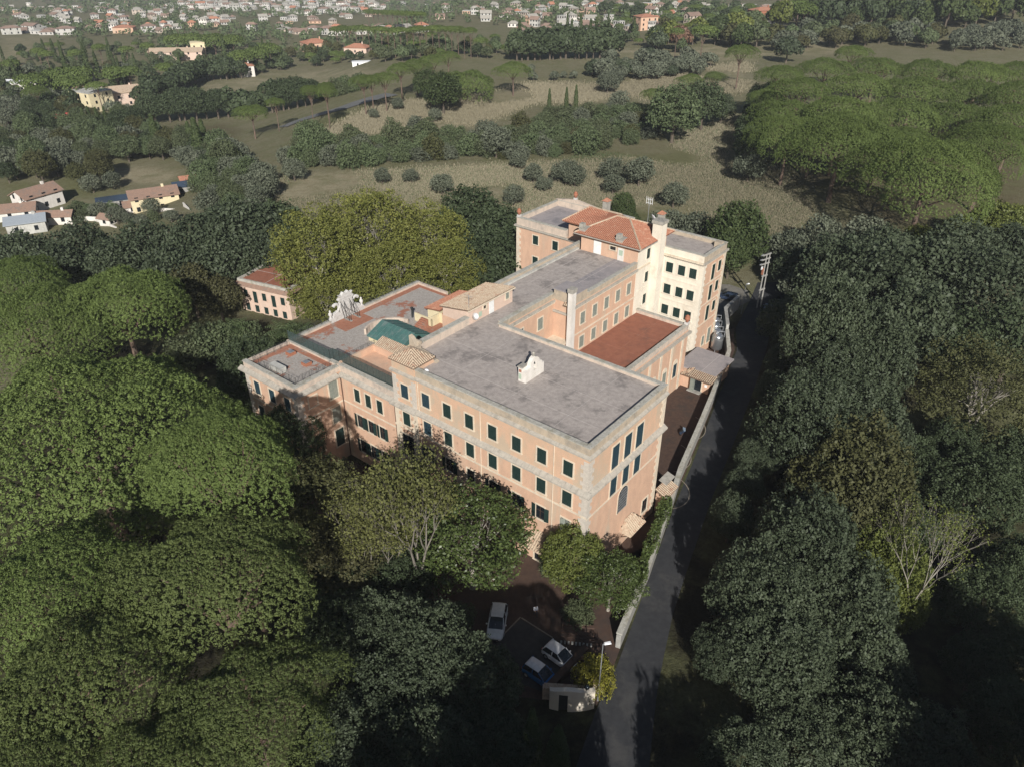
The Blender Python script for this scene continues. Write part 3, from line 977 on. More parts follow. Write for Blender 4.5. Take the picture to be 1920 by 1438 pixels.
# ---- tiled roof hut on the left edge of the flat roof
HU = villa('roof_hut', 'long low roof hut with weathered tiles and a pale blue door')
MB().ab(27.56, 32.2, 13.1, 22.05, 14.9, 16.05).build('wall', 'plaster_pink', HU)
tiled_plane(HU, 'roof_tile_old', [(-32.5, 12.8, 16.25), (-32.5, 22.35, 16.25), (-27.3, 22.35, 17.1), (-27.3, 12.8, 17.1)])
MB().ab(27.28, 27.4, 12.75, 22.4, 16.85, 17.05).build('eave_board', 'trim_cream', HU)
mb = MB(); mb.hexa([(-32.2, 13.1, 16.05), (-27.56, 13.1, 16.05), (-27.56, 22.05, 16.05), (-32.2, 22.05, 16.05), (-32.2, 13.1, 16.15), (-27.56, 13.1, 16.95), (-27.56, 22.05, 16.95), (-32.2, 22.05, 16.15)]); mb.build('upper_wall', 'plaster_pink', HU)
MB().box(-27.56, -27.5, 17.1, 18.05, 14.95, 16.75).build('door', 'door_white', HU)
win(HU, 'B', 20.9, 27.56, 15.8, .65, .9, 'shut', 'shutter_pale')
win(HU, 'B', 16.2, 27.56, 16.1, .5, .45, 'glass')
MB().box(-27.56, -27.52, 15.0, 15.6, 15.3, 15.95).build('meter_box', 'shutter_mint', HU)
SD = thing('satellite_dish', 'round white satellite dish fixed to the end of the roof hut', 'satellite dish', vloc(27.2, 14.0, 15.9), VR)
mb = MB(); mb.lathe([(.01, 0), (.25, .03), (.45, .1), (.47, .12)], 18); o = mb.build('reflector', 'white_paint', SD, smooth=True); o.rotation_euler = (R(70), 0, R(20))
MB().tube([(0, 0, 0), (-.35, 0, -.15)], .03).build('bracket', 'metal_grey', SD)
MB().tube([(0, 0, -.1), (.15, -.45, .1)], .02).build('feed_arm', 'metal_grey', SD)
MA = thing('aerial_mast', 'thin aerial mast at the near end of the roof hut', 'aerial', vloc(27.7, 13.3, 14.9), VR)
MB().tube([(0, 0, 0), (0, 0, 4.2)], .03).build('pole', 'metal_grey', MA)
mb = MB(); mb.tube([(-.6, 0, 4.0), (.6, 0, 4.0)], .015)
for x in np.linspace(-.55, .55, 6): mb.tube([(x, -.25, 4.0), (x, .25, 4.0)], .012)
mb.build('antenna', 'metal_grey', MA)

# ---- low wing carrying the red terrace
W3 = villa('villa_wing', 'low wing with a plain red terrace roof in the angle of the villa')
MB().ab(11.7, 24.2, 15.602, 45.3, ZB, 6.3).build('wall', 'plaster_orange', W3)
MB().ab(12.2, 20.7, 15.602, 44.8, 6.0, 6.62).build('roof_deck', 'terrace_red', W3)
each(W3, 'parapet', 'plaster_stained', (11.75, 12.25, 15.602, 45.2, 6.3, 7.15), (12.25, 20.7, 44.75, 45.2, 6.3, 7.15))
slabs(W3, 'coping_stone', 'coping_stone', 11.68, 12.32, 15.7, 45.25, 7.15, 7.26, 'b', 1.1)
slabs(W3, 'coping_stone', 'coping_stone', 12.35, 20.7, 44.68, 45.26, 7.15, 7.26, 'a', 1.1)
mb = MB(); mb.ab(11.25, 11.7, 15.602, 45.6, 5.75, 6.1); mb.build('cornice', 'ledge_stone', W3)
dentils(W3, 15.8, 45.2, 11.7, 5.52, 'B')
mb = MB()
for b in np.arange(17, 45, 3.3): mb.ab(11.6, 11.7, b, b + .6, ZB, 5.5)
mb.build('pilasters', 'trim_cream', W3)
for b in np.arange(18.95, 44, 3.3):
    o = win(W3, 'B', b, 11.7, -.6, 1.1, 2.3, 'shut', 'shutter_pale' if b < 40 else 'shutter_blue')
    aw = MB(); extrude_y(aw, [(-.72, 0), (.72, 0)] + [(.72 * math.cos(t), .72 * math.sin(t)) for t in np.linspace(.2, math.pi - .2, 9)], -.06, .01)
    aw.build('arch', 'trim_cream', o, (0, 0, 2.4))
mb = MB()
mb.ab(16.4, 16.43, 15.7, 44.7, 6.62, 6.63)
for b in (33.0, 38.4): mb.ab(12.3, 20.7, b, b + .035, 6.62, 6.628)
mb.build('roof_seam', 'terrace_clay', W3)
MB().tube([(-12.5, 16, 6.75), (-12.5, 44.6, 6.75)], .05).build('roof_pipe', 'metal_dark', W3)
def urn(label, a, b, z, s=1.0):
    o = thing('terracotta_urn', label, 'urn', vloc(a, b, z), VR)
    MB().box(-.3 * s, .3 * s, -.3 * s, .3 * s, 0, .35 * s).build('plinth', 'stone_white', o)
    MB().lathe([(.16 * s, .35 * s), (.2 * s, .42 * s), (.42 * s, .85 * s), (.44 * s, 1.1 * s), (.3 * s, 1.3 * s), (.36 * s, 1.38 * s), (.2 * s, 1.45 * s), (.1 * s, 1.55 * s), (.02, 1.6 * s)], 14).build('vase', 'terracotta', o, smooth=True)
    return o
urn('terracotta urn on the outer corner of the red terrace parapet', 12.0, 45.0, 7.26)

# ---- rear wing
W4 = villa('villa_wing', 'tall rear wing of the villa with cream inner walls and two flat roofs')
MB().ab(13.75, 20.8, 52.4, 60.2, ZB, 14.2).build('wall', 'plaster_orange', W4)
MB().ab(13.9, 20.82, 52.34, 52.42, ZB, 15.35).build('cream_wall', 'plaster_cream', W4)
MB().ab(20.8, 31.1, 43.82, 60.2, ZB, 14.2).build('core_wall', 'plaster_orange', W4)
MB().ab(31.1, 37.0, 48.22, 60.2, ZB, 14.12).build('core_wall', 'plaster_orange', W4)
MB().ab(20.74, 20.8, 43.9, 52.34, ZB, 17.5).build('cream_wall', 'plaster_cream', W4)
MB().ab(37.0, 47.6, 48.2, 60.2, ZB, 14.1).build('wall', 'plaster_orange', W4)
mb = MB(); mb.ab(14.2, 24.0, 52.9, 59.8, 14.0, 14.7); mb.build('roof_deck', 'roof_membrane', W4)
mb = MB(); mb.ab(36.6, 47.2, 48.7, 59.8, 14.0, 14.55); mb.build('roof_deck', 'roof_membrane_dark', W4)
each(W4, 'parapet', 'parapet_tan', (13.78, 14.2, 52.42, 60.2, 14.2, 15.3), (14.2, 31, 59.75, 60.2, 14.2, 15.3), (14.2, 20.8, 52.43, 52.9, 14.2, 15.3))
each(W4, 'parapet', 'plaster_stained', (37.0, 47.6, 48.2, 48.7, 14.1, 15.4), (47.15, 47.6, 48.7, 60.2, 14.1, 15.4), (31, 47.15, 59.75, 60.2, 14.1, 15.6))
slabs(W4, 'coping_stone', 'coping_stone', 13.7, 14.3, 52.3, 60.25, 15.3, 15.42, 'b', 1.1)
slabs(W4, 'coping_stone', 'coping_stone', 14.3, 31, 59.7, 60.25, 15.3, 15.42, 'a', 1.2)
slabs(W4, 'coping_stone', 'coping_stone', 14.3, 20.8, 52.3, 52.95, 15.36, 15.44, 'a', 1.2)
slabs(W4, 'coping_stone', 'coping_stone', 37, 47.7, 48.12, 48.75, 15.4, 15.52, 'a', 1.2)
slabs(W4, 'coping_stone', 'coping_stone', 47.1, 47.7, 48.75, 60.2, 15.4, 15.52, 'b', 1.2)
slabs(W4, 'coping_stone', 'coping_stone', 31, 47.1, 59.7, 60.25, 15.6, 15.72, 'a', 1.2)
each(W4, 'cornice', 'ledge_stone', (13.45, 13.75, 52.0, 60.5, 14.0, 14.3), (31.1, 47.95, 47.85, 48.2, 13.9, 14.15), (47.6, 47.95, 48.2, 60.4, 13.9, 14.15))
mb = MB(); mb.ab(13.45, 20.74, 52.02, 52.34, 14.0, 14.28); mb.build('cornice', 'trim_cream', W4)
dentils(W4, 13.8, 20.6, 52.34, 13.78, 'A', mat='ledge_stone'); dentils(W4, 52.5, 60.1, 13.75, 13.78, 'B'); dentils(W4, 31.3, 47.5, 48.2, 13.68, 'A', mat='ledge_stone')
mb = MB()
for z in (10.15, 6.5): mb.ab(13.72, 20.7, 52.26, 52.34, z, z + .22); mb.ab(20.66, 20.74, 44, 47.6, z, z + .22)
mb.build('band', 'plaster_cream', W4)
mb = MB()
for z in (10.0, 6.4, 2.8): mb.ab(13.69, 13.75, 52.5, 60.1, z, z + .18)
mb.build('band', 'trim_cream', W4)
MB().ab(20.55, 20.74, 44, 47.6, 14.0, 14.25).build('cornice', 'trim_cream', W4)
quoins(W4, 13.74, 52.33, ZB, 13.9, 1, 1, 'plaster_cream'); quoins(W4, 13.75, 60.2, ZB, 13.9, 1, -1, 'trim_cream'); quoins(W4, 47.6, 48.2, ZB, 13.8, -1, 1, 'trim_cream')
for z in (11.3, 7.55, 3.9):
    for u in (19.55, 17.4, 15.42): win(W4, 'A', u, 52.34, z, 1.22, 1.65, 'shut', 'shutter_green', 'plaster_cream')
for z in (15.05, 11.2, 7.4): win(W4, 'B', 46.95, 20.74, z, .95, 1.65, 'shut', 'shutter_green', 'plaster_cream')
for z in (15.0, 10.4, 6.8, 3.4): win(W4, 'B', 51.3, 20.74, z, .35, 2.0, 'slit', 'shutter_green')
for z in (10.35, 6.75, 3.1): win(W4, 'B', 56.0, 13.75, z, 1.05, 2.65, 'shut', 'shutter_green')
for z in (11.2, 7.7, 4.1): win(W4, 'B', 58.2, 13.75, z, 1.05, 1.75, 'shut', 'shutter_green')
win(W4, 'B', 58.0, 13.75, -1.9, 1.1, 2.8, 'shut', 'shutter_pale'); win(W4, 'B', 55.9, 13.75, -1.6, .9, 1.7, 'shut', 'shutter_pale')
for u in (43.4, 39.2): win(W4, 'A', u, 48.2, 11.4, 1.15, 1.6, 'shut', 'shutter_green')
for u in (43.4, 39.2): win(W4, 'A', u, 48.2, 7.4, 1.15, 1.7, 'shut', 'shutter_green')
MB().ab(14.1, 15.3, 58.6, 59.6, 14.7, 15.6).build('roof_box', 'parapet_tan', W4)
# penthouse with hipped tile roofs
MB().ab(20.8, 31.1, 43.84, 52.6, 14.2, 17.5).build('penthouse_wall', 'plaster_orange', W4)
MB().ab(31.1, 36.6, 48.24, 53.0, 14.12, 17.2).build('penthouse_wall', 'plaster_orange', W4)
EZ, RZ = 17.75, 19.85
e = [(-32.0, 43.1, EZ), (-20.0, 43.1, EZ), (-20.0, 53.6, EZ), (-32.0, 53.6, EZ)]
r0, r1 = (-27.6, 48.6, RZ), (-25.4, 48.6, RZ)
tiled_plane(W4, 'roof_tile_red', [e[0], e[1], r1, r0])
tiled_plane(W4, 'roof_tile_red', [e[1], e[2], r1])
tiled_plane(W4, 'roof_tile_red', [e[2], e[3], r0, r1])
tiled_plane(W4, 'roof_tile_red', [e[3], e[0], r0])
e = [(-37.4, 47.4, 17.3), (-30.2, 47.4, 17.3), (-28.0, 54.2, 17.3), (-37.4, 54.2, 17.3)]
r0, r1 = (-34.0, 50.4, RZ - .35), (-27.7, 50.0, RZ - .2)
tiled_plane(W4, 'roof_tile_red', [e[0], e[1], r1, r0])
tiled_plane(W4, 'roof_tile_red', [e[2], e[3], r0, r1])
tiled_plane(W4, 'roof_tile_red', [e[3], e[0], r0])
mb = MB()
for p, q in (((-32, 43.1, EZ), (-27.6, 48.6, RZ)), ((-20, 43.1, EZ), (-25.4, 48.6, RZ)), ((-27.6, 48.6, RZ), (-25.4, 48.6, RZ)), ((-37.4, 47.4, 17.3), (-34.0, 50.4, RZ - .35)), ((-34.0, 50.4, RZ - .35), (-27.7, 50.0, RZ - .2)), ((-25.4, 48.6, RZ), (-20, 53.6, EZ)), ((-37.4, 54.2, 17.3), (-34.0, 50.4, RZ - .35))):
    mb.tube([(p[0], p[1], p[2] + .06), (q[0], q[1], q[2] + .06)], .15, 6)
mb.build('ridge_tiles', 'roof_tile_old', W4)
mb = MB(); mb.tube([(-32.05, 43.03, EZ - .1), (-19.93, 43.03, EZ - .1)], .09); mb.tube([(-19.93, 43.03, EZ - .1), (-19.93, 48, EZ - .1)], .09); mb.build('gutter', 'chimney_grey', W4)
o = MB().ab(27.35, 28.7, 43.78, 43.84, 14.95, 17.1); o.build('door', 'door_white', W4)
win(W4, 'A', 25.2, 43.84, 16.3, 1.0, .55, 'glass')
MB().ab(23.2, 24.3, 43.76, 43.84, 14.9, 16.9).build('cupboard', 'plaster_white', W4)
MB().ab(23.4, 24.05, 43.72, 43.76, 15.75, 16.6).build('cupboard_door', 'shutter_mint', W4)
def chim(a, b, z0, z1, s, top=None):
    MB().ab(a - s / 2, a + s / 2, b - s / 2, b + s / 2, z0, z1).build('chimney', 'chimney_grey', W4)
    if top:
        m_ = MB(); q = s / 2 + .15
        m_.hexa([(-a - q, b - q, z1), (-a + q, b - q, z1), (-a + q, b + q, z1), (-a - q, b + q, z1), (-a - .05, b - .05, z1 + .5), (-a + .05, b - .05, z1 + .5), (-a + .05, b + .05, z1 + .5), (-a - .05, b + .05, z1 + .5)])
        m_.build('chimney_cap', 'roof_tile_red', W4)
    else:
        MB().ab(a - s / 2 - .1, a + s / 2 + .1, b - s / 2 - .1, b + s / 2 + .1, z1, z1 + .12).build('chimney_cap', 'chimney_grey', W4)
        MB().ab(a - s * .1, a + s / 2, b - s / 2, b + s * .2, z1 + .12, z1 + .7).build('chimney_pot', 'chimney_grey', W4)
chim(30.9, 44.2, 17.6, 18.5, 1.15); chim(24.0, 44.0, 17.6, 18.4, 1.15); chim(33.0, 53.8, 18.0, 19.9, .95, 1); chim(23.0, 54.4, 17.9, 19.7, .9, 1)
MB().ab(19.5, 21.1, 48.2, 49.8, ZB, 20.3).build('tall_chimney', 'plaster_cream', W4)
MB().ab(19.35, 21.25, 48.05, 49.95, 20.3, 20.75).build('chimney_cap', 'chimney_grey', W4)
MB().ab(20.66, 20.95, 43.6, 43.9, ZB, 14.4).build('pilaster', 'plaster_cream', W4)
urn('terracotta urn on the left front corner of the rear wing parapet', 47.3, 48.5, 15.52, .95)
urn('terracotta urn on the peak of the rear wing back parapet', 43.4, 60.0, 16.4, .95)
mb = MB(); pk = [(37.5, 15.72), (49.2 - 1.5, 15.72), (43.4, 16.45)]
mb.poly([(-p[0], 59.7, p[1]) for p in pk]); mb.poly([(-p[0], 60.2, p[1]) for p in reversed(pk)])
mb.poly([(-37.5, 59.7, 15.72), (-43.4, 59.7, 16.45), (-43.4, 60.2, 16.45), (-37.5, 60.2, 15.72)]); mb.poly([(-43.4, 59.7, 16.45), (-47.7, 59.7, 15.72), (-47.7, 60.2, 15.72), (-43.4, 60.2, 16.45)])
mb.build('pediment', 'plaster_stained', W4)
AN = thing('aerial_mast', 'television aerial on a pole behind the red hipped roof', 'aerial', vloc(26.0, 55.5, 14.7), VR)
MB().tube([(0, 0, 0), (0, 0, 6.6)], .04).build('pole', 'metal_grey', AN)
mb = MB()
for z in (5.8, 6.4):
    mb.tube([(-.55, 0, z), (.55, 0, z)], .03)
for x in (-.55, -.2, .2, .55): mb.tube([(x, 0, 5.6), (x, 0, 6.8)], .03)
mb.build('antenna', 'white_paint', AN)
SD2 = thing('satellite_dish', 'white satellite dish beside the small chimney behind the red roof', 'satellite dish', vloc(24.6, 54.6, 18.6), VR)
o = MB().lathe([(.01, 0), (.3, .04), (.55, .14), (.57, .16)], 18).build('reflector', 'white_paint', SD2, smooth=True); o.rotation_euler = (R(-60), 0, R(-30))
MB().tube([(0, 0, 0), (0, .1, -1.6)], .04).build('bracket', 'metal_grey', SD2)

# ---- west wing with its roof terraces
W5 = villa('villa_wing', 'lower west wing of the villa with lichen covered roof terraces')
MB().ab(28.2, 49.5, 0, 25.4, ZB, 10.0).build('wall', 'plaster_orange', W5)
MB().ab(38.5, 49.3, -7.0, 0, ZB, 10.0).build('wall', 'plaster_orange', W5)
MB().ab(39.0, 49.0, .5, 25.0, 9.9, 10.4).build('roof_deck', 'terrace_lichen', W5)
MB().ab(28.3, 39.0, .6, 6.6, 9.6, 9.75).build('roof_deck', 'terrace_clay', W5)
MB().ab(28.3, 39.0, 6.6, 25.0, 9.9, 10.38).build('roof_deck', 'terrace_clay', W5)
MB().ab(39.4, 48.8, -6.4, .2, 9.9, 10.36).build('roof_deck', 'terrace_lichen', W5)
each(W5, 'clay_border', 'terrace_clay', (48.0, 49.0, .9, 25, 10.4, 10.43), (39.5, 48, 24.3, 25, 10.4, 10.43), (45.6, 48.0, 7.2, 12.5, 10.4, 10.425), (40, 48.6, -.7, .15, 10.36, 10.39), (47.9, 48.7, -6, -.7, 10.36, 10.39))
each(W5, 'parapet', 'plaster_stained', (49.0, 49.5, 0, 7.4, 10.0, 10.75), (49.0, 49.5, 13.8, 25.4, 10.0, 10.75), (43, 49.0, 24.95, 25.4, 10.0, 10.75), (38.9, 49.0, .1, .5, 10.0, 10.7), (28.2, 38.9, -.02, .5, 10.0, 10.9), (38.5, 49.3, -7.0, -6.5, 10.0, 10.7), (38.5, 39.0, -6.5, -.02, 10.0, 10.7), (48.85, 49.3, -6.5, 0, 10.0, 10.7))
slabs(W5, 'coping_stone', 'coping_stone', 28.3, 38.4, -.1, .55, 10.9, 11.02, 'a', 1.0)
slabs(W5, 'coping_stone', 'coping_stone', 38.4, 49.4, -7.1, -6.45, 10.7, 10.82, 'a', 1.0)
slabs(W5, 'coping_stone', 'coping_stone', 38.4, 39.1, -6.45, -.12, 10.7, 10.82, 'b', 1.0)
slabs(W5, 'coping_stone', 'coping_stone', 39.1, 49.0, .02, .58, 10.72, 10.82, 'a', 1.0)
slabs(W5, 'coping_stone', 'coping_stone', 48.95, 49.6, 13.8, 25.4, 10.75, 10.86, 'b', 1.0)
slabs(W5, 'coping_stone', 'coping_stone', 48.95, 49.6, .6, 7.4, 10.75, 10.86, 'b', 1.0)
slabs(W5, 'ledge_slab', 'ledge_stone', 28.3, 38.3, -.55, -.02, 9.5, 10.0, 'a', .9, drop=.3)
slabs(W5, 'ledge_slab', 'ledge_stone', 37.9, 49.9, -7.6, -7.02, 9.5, 10.0, 'a', .9, drop=.3)
slabs(W5, 'ledge_slab', 'ledge_stone', 37.9, 38.48, -7.0, -.6, 9.5, 10.0, 'b', .9, drop=.3)
each(W5, 'string_course', 'trim_cream', (28.3, 38.4, -.1, 0, 9.3, 9.5), (38.35, 49.4, -7.12, -7, 9.3, 9.5), (38.38, 38.5, -7, 0, 9.3, 9.5))
each(W5, 'band', 'trim_cream', (28.3, 38.45, -.05, 0, 5.5, 5.7), (38.44, 38.5, -7, 0, 5.5, 5.7), (38.5, 49.3, -7.05, -7, 5.5, 5.7))
quoins(W5, 38.5, -7.0, ZB, 9.2, 1, 1, 'quoin_stone'); quoins(W5, 49.3, -7.0, ZB, 9.2, -1, 1, 'quoin_stone')
for i, u in enumerate((35.5, 33.4, 31.25)):
    win(W5, 'A', u, 0, 6.5, 1.0, 1.9, 'shut', 'shutter_green')
    win(W5, 'A', u, 0, 2.5, 1.0, 1.9, 'open', 'shutter_green')
    win(W5, 'A', u, 0, -1.6, 1.0, 2.0, 'open', 'shutter_green')
for z, h, c in ((6.6, 2.6, 'shutter_pale'), (2.9, 2.3, 'shutter_pale'), (-.9, 2.6, 'shutter_green')):
    win(W5, 'B', -1.4, 38.5, z, 1.35, h, 'shut', c)
for z in (7.0, 3.5, -.3): win(W5, 'B', -4.7, 38.5, z, 1.25, 1.5, 'blind')
for u in (40.6, 43.8, 47.0):
    for z in (6.6, 2.8, -1.2): win(W5, 'A', u, -7.0, z, 1.15, 1.9, 'shut', 'shutter_blue')
MB().tube([(-38.42, -.1, ZB), (-38.42, -.1, 9.4)], .07).build('downpipe', 'pipe_brown', W5)
MB().tube([(-28.35, -.1, ZB), (-28.35, -.1, 9.3)], .07).build('downpipe', 'pipe_brown', W5)
MB().tube([(-38.42, -7.1, 9.42), (-38.42, 0, 9.42)], .06).build('cable', 'metal_dark', W5)
# sunk light court behind the fence, curved wall, yellow dormer, lean-tos
each(W5, 'court_wall', 'plaster_orange', (28.4, 39.0, 6.3, 6.6, 9.75, 11.0), (38.9, 39.2, .6, 6.6, 9.75, 10.9))
tiled_plane(W5, 'roof_tile_old', [(-38.9, 6.3, 10.95), (-28.4, 6.3, 10.95), (-28.4, 8.0, 11.6), (-38.9, 8.0, 11.6)])
GR = [(-41.3, 7.3, 11.15), (-34.9, 7.3, 11.15), (-34.9, 10.3, 12.4), (-41.3, 10.3, 12.4)]
MB().ab(35.0, 41.2, 7.5, 13.1, 10.4, 11.1).build('lantern_wall', 'plaster_yellow', W5)
for q in (GR, [(-34.9, 13.3, 11.15), (-41.3, 13.3, 11.15), (-41.3, 10.3, 12.4), (-34.9, 10.3, 12.4)]):
    mb = MB(); mb.poly(q); mb.poly([(p[0], p[1], p[2] - .08) for p in reversed(q)])
    pl = mb.build('metal_roof', 'metal_green', W5)
    for k in range(9):
        t = (k + .02) / 8.05
        a0 = Vector(q[0]).lerp(Vector(q[1]), t); a1 = Vector(q[3]).lerp(Vector(q[2]), t)
        MB().tube([a0 + Vector((0, 0, .04)), a1 + Vector((0, 0, .04))], .035, 4).build('seam', 'metal_green', pl)
mb = MB(); mb.poly([(-41.2, 7.4, 11.1), (-41.2, 13.2, 11.1), (-41.2, 10.3, 12.3)]); mb.poly([(-35.0, 13.2, 11.1), (-35.0, 7.4, 11.1), (-35.0, 10.3, 12.3)]); mb.build('lantern_gable', 'metal_green', W5)
mb = MB()
arc = [(-40.4 - 3.0 * math.cos(t), 10.6 + 3.4 * math.sin(t)) for t in np.linspace(-.7, 1.6, 12)]
for p, q in zip(arc, arc[1:]):
    d = Vector((q[0] - p[0], q[1] - p[1])); nn = Vector((-d.y, d.x)).normalized() * .3
    mb.hexa([(p[0], p[1], 10.4), (q[0], q[1], 10.4), (q[0] + nn.x, q[1] + nn.y, 10.4), (p[0] + nn.x, p[1] + nn.y, 10.4), (p[0], p[1], 11.25), (q[0], q[1], 11.25), (q[0] + nn.x, q[1] + nn.y, 11.25), (p[0] + nn.x, p[1] + nn.y, 11.25)])
mb.build('curved_wall', 'plaster_stained', W5)
MB().ab(33.5, 39.6, 17.5, 24.9, 10.38, 11.95).build('dormer_wall', 'plaster_yellow', W5)
MB().ab(32.42, 33.5, 15.7, 24.9, 10.38, 14.6).build('dormer_wall', 'plaster_pink', W5)
tiled_plane(W5, 'roof_tile_red', [(-40.0, 17.2, 12.0), (-40.0, 24.9, 12.0), (-36.9, 24.9, 12.5), (-36.9, 17.2, 12.5)])
MB().ab(33.4, 36.6, 17.4, 25, 11.95, 12.15).build('roof_deck', 'terrace_clay', W5)
MB().ab(28.2, 32.4, 13.1, 15.6, 10.38, 14.9).build('dormer_wall', 'plaster_orange', W5)
each(W5, 'stair_wall', 'plaster_yellow', (37.2, 40.6, 15.8, 16.0, 10.4, 11.6), (37.2, 37.4, 15.8, 18.3, 10.4, 11.9))
for k in range(7): MB().ab(37.6, 38.8, 15.2 - k * .3, 15.5 - k * .3, 10.38, 11.6 - k * .16).build('stair_step', 'terrace_clay', W5)
MB().lathe([(.15, 10.4), (.12, 11.6), (.2, 11.7), (.22, 12.0), (.05, 12.1)], 10, -41.5, 16.2).build('flue', 'metal_dark', W5)
for a, b in ((46.4, -1.6), (42.6, -2.0)):
    o = MB().ab(a - .5, a + .5, b - .5, b + .5, 10.36, 10.75).build('skylight', 'terracotta', W5)
    MB().ab(a - .38, a + .38, b - .38, b + .38, 10.75, 10.82).build('pane', 'metal_grey', o)
MB().ab(43.2, 45.6, -5.6, -4.7, 10.36, 11.05).build('roof_chest', 'concrete_pale', W5)

# stone crest braced with iron on the terrace edge
CR = thing('stone_crest', 'carved pale stone crest braced with iron rods on the terrace edge', 'sculpture', vloc(49.2, 10.6, 10.4), VR)
def slab_yz(pts, x0, x1, name, mat):
    m_ = MB(); extrude_x(m_, pts, x0, x1); return m_.build(name, mat, CR, bevel=.05)
slab_yz([(-3.2, -.4), (3.2, -.4), (3.2, .6), (2.6, .7), (2.4, 1.2), (1.6, 1.4), (1.2, 1.0), (-1.2, 1.0), (-1.6, 1.4), (-2.4, 1.2), (-2.6, .7), (-3.2, .6)], -.4, .1, 'pedestal', 'stone_white')
slab_yz([(-1.1, .9), (1.1, .9), (1.35, 1.8), (1.15, 2.6), (1.5, 3.0), (1.1, 3.3), (.5, 3.0), (-.5, 3.0), (-1.1, 3.3), (-1.5, 3.0), (-1.15, 2.6), (-1.35, 1.8)], -.3, .15, 'shield', 'stone_white')
slab_yz([(-.9, 3.0), (.9, 3.0), (1.3, 3.7), (.8, 3.6), (.45, 4.0), (0, 3.75), (-.45, 4.0), (-.8, 3.6), (-1.3, 3.7)], -.25, .2, 'crown', 'stone_white')
for s in (-1, 1):
    m_ = MB()
    sp = []
    for k in range(14):
        t = k / 13 * 4.4
        rr = .85 - .12 * t
        sp.append((-.1, s * (1.75 + rr * math.cos(t + .6) * .8), 1.75 + rr * math.sin(t + .6)))
    m_.tube(sp, [.26 - .01 * k for k in range(14)], 8)
    m_.build('volute', 'stone_white', CR)
    MB().lathe([(.22, .6), (.28, .75), (.12, .9), (.3, 1.25), (.26, 1.5), (.1, 1.6), (.16, 1.8), (.02, 1.95)], 12, -.15, s * 2.9).build('finial', 'stone_white', CR, smooth=True)
    MB().box(.25, 1.9, s * .8 - .15, s * .8 + .15, -.05, .08).build('brace_foot', 'concrete', CR)
    for e in (-.3, .3):
        MB().tube([(1.6, s * .8 + e * .5, .05), (.15, s * .8 + e, 2.7)], .035).build('brace', 'metal_dark', CR)
        MB().tube([(.5, s * .8 + e * .5, .05), (.2, s * .8 + e, 2.3)], .03).build('brace', 'metal_dark', CR)
    MB().tube([(1.2, -s * .7, .6), (.35, s * .7, 1.9)], .025).build('brace', 'metal_dark', CR)

# green screen fence along the terrace, and the iron railings
def rail_run(name, label, cat, pts, z, h, step, panel=None, post=.03, nrail=2):
    o = villa(name, label, cat)
    for p, q in zip(pts, pts[1:]):
        L = math.hypot(q[0] - p[0], q[1] - p[1]); n = max(1, round(L / step))
        for i in range(n + 1):
            a = p[0] + (q[0] - p[0]) * i / n; b = p[1] + (q[1] - p[1]) * i / n
            MB().tube([(-a, b, z), (-a, b, z + h)], post, 4).build('post', 'metal_dark', o)
            if i < n:
                a2 = p[0] + (q[0] - p[0]) * (i + 1) / n; b2 = p[1] + (q[1] - p[1]) * (i + 1) / n
                if panel:
                    m_ = MB(); m_.poly([(-a, b, z + .05), (-a2, b2, z + .05), (-a2, b2, z + h), (-a, b, z + h)])
                    m_.build('panel', panel, o)
                else:
                    m_ = MB()
                    for k in range(nrail): m_.tube([(-a, b, z + h * (1 - .75 * k / max(1, nrail - 1))), (-a2, b2, z + h * (1 - .75 * k / max(1, nrail - 1)))], .018, 4)
                    for k in range(4):
                        t = (k + .5) / 4; aa = a + (a2 - a) * t; bb = b + (b2 - b) * t
                        m_.tube([(-aa, bb, z + h * .2), (-aa, bb, z + h)], .012, 4)
                    m_.build('rail', 'metal_dark', o)
    return o
rail_run('screen_fence', 'dark green mesh fence dividing the lichen covered terraces', 'fence', [(49.3, .3), (40.6, .3), (40.6, .9), (39.4, .9), (28.4, .75)], 10.5, 1.75, 1.05, 'mesh_screen')
rail_run('iron_railing', 'thin iron railing along the outer edge of the big lichen terrace', 'railing', [(49.25, 1.0), (49.25, 7.2)], 10.8, .75, 1.2)
rail_run('iron_railing', 'thin iron railing behind the crest along the tree side terrace', 'railing', [(49.25, 14.0), (49.25, 25.1), (43.4, 25.1)], 10.8, .75, 1.2)
rail_run('iron_railing', 'thin iron railing round the small square front terrace', 'railing', [(39.6, -.6), (39.6, -6.0), (48.5, -6.0), (48.5, -.6)], 10.4, .95, 1.2)
rail_run('iron_railing', 'thin iron railing above the sunk clay court', 'railing', [(39.3, 1.0), (39.3, 6.8)], 10.4, 1.0, 1.2)

# ------------------------------------------------------------------ walls, gate hut, tanks and small things by the lane
def poly_wall(name, label, pts, z0, z1, th, mat, cop=None, cat='wall', step=3.0):
    o = thing(name, label, cat, (pts[0][0], pts[0][1], 0))
    for p, q in zip(pts, pts[1:]):
        L = math.hypot(q[0] - p[0], q[1] - p[1])
        ang = math.atan2(q[1] - p[1], q[0] - p[0])
        za, zb = (z1, z1) if not isinstance(z1, (list, tuple)) else z1
        MB().box(-.1, L + .1, -th / 2, th / 2, z0, za).build('wall_length', mat, o, (p[0] - pts[0][0], p[1] - pts[0][1], 0), ang)
        if cop:
            n = max(1, round(L / 1.2)); s = L / n
            me = MB().box(-s / 2 + .012, s / 2 - .012, -th / 2 - .07, th / 2 + .07, za, za + .12).mesh('coping_stone', cop)
            for i in range(n):
                put('coping_stone', me, o, (p[0] - pts[0][0] + math.cos(ang) * s * (i + .5), p[1] - pts[0][1] + math.sin(ang) * s * (i + .5), rnd.uniform(0, .012)), ang)
    return o
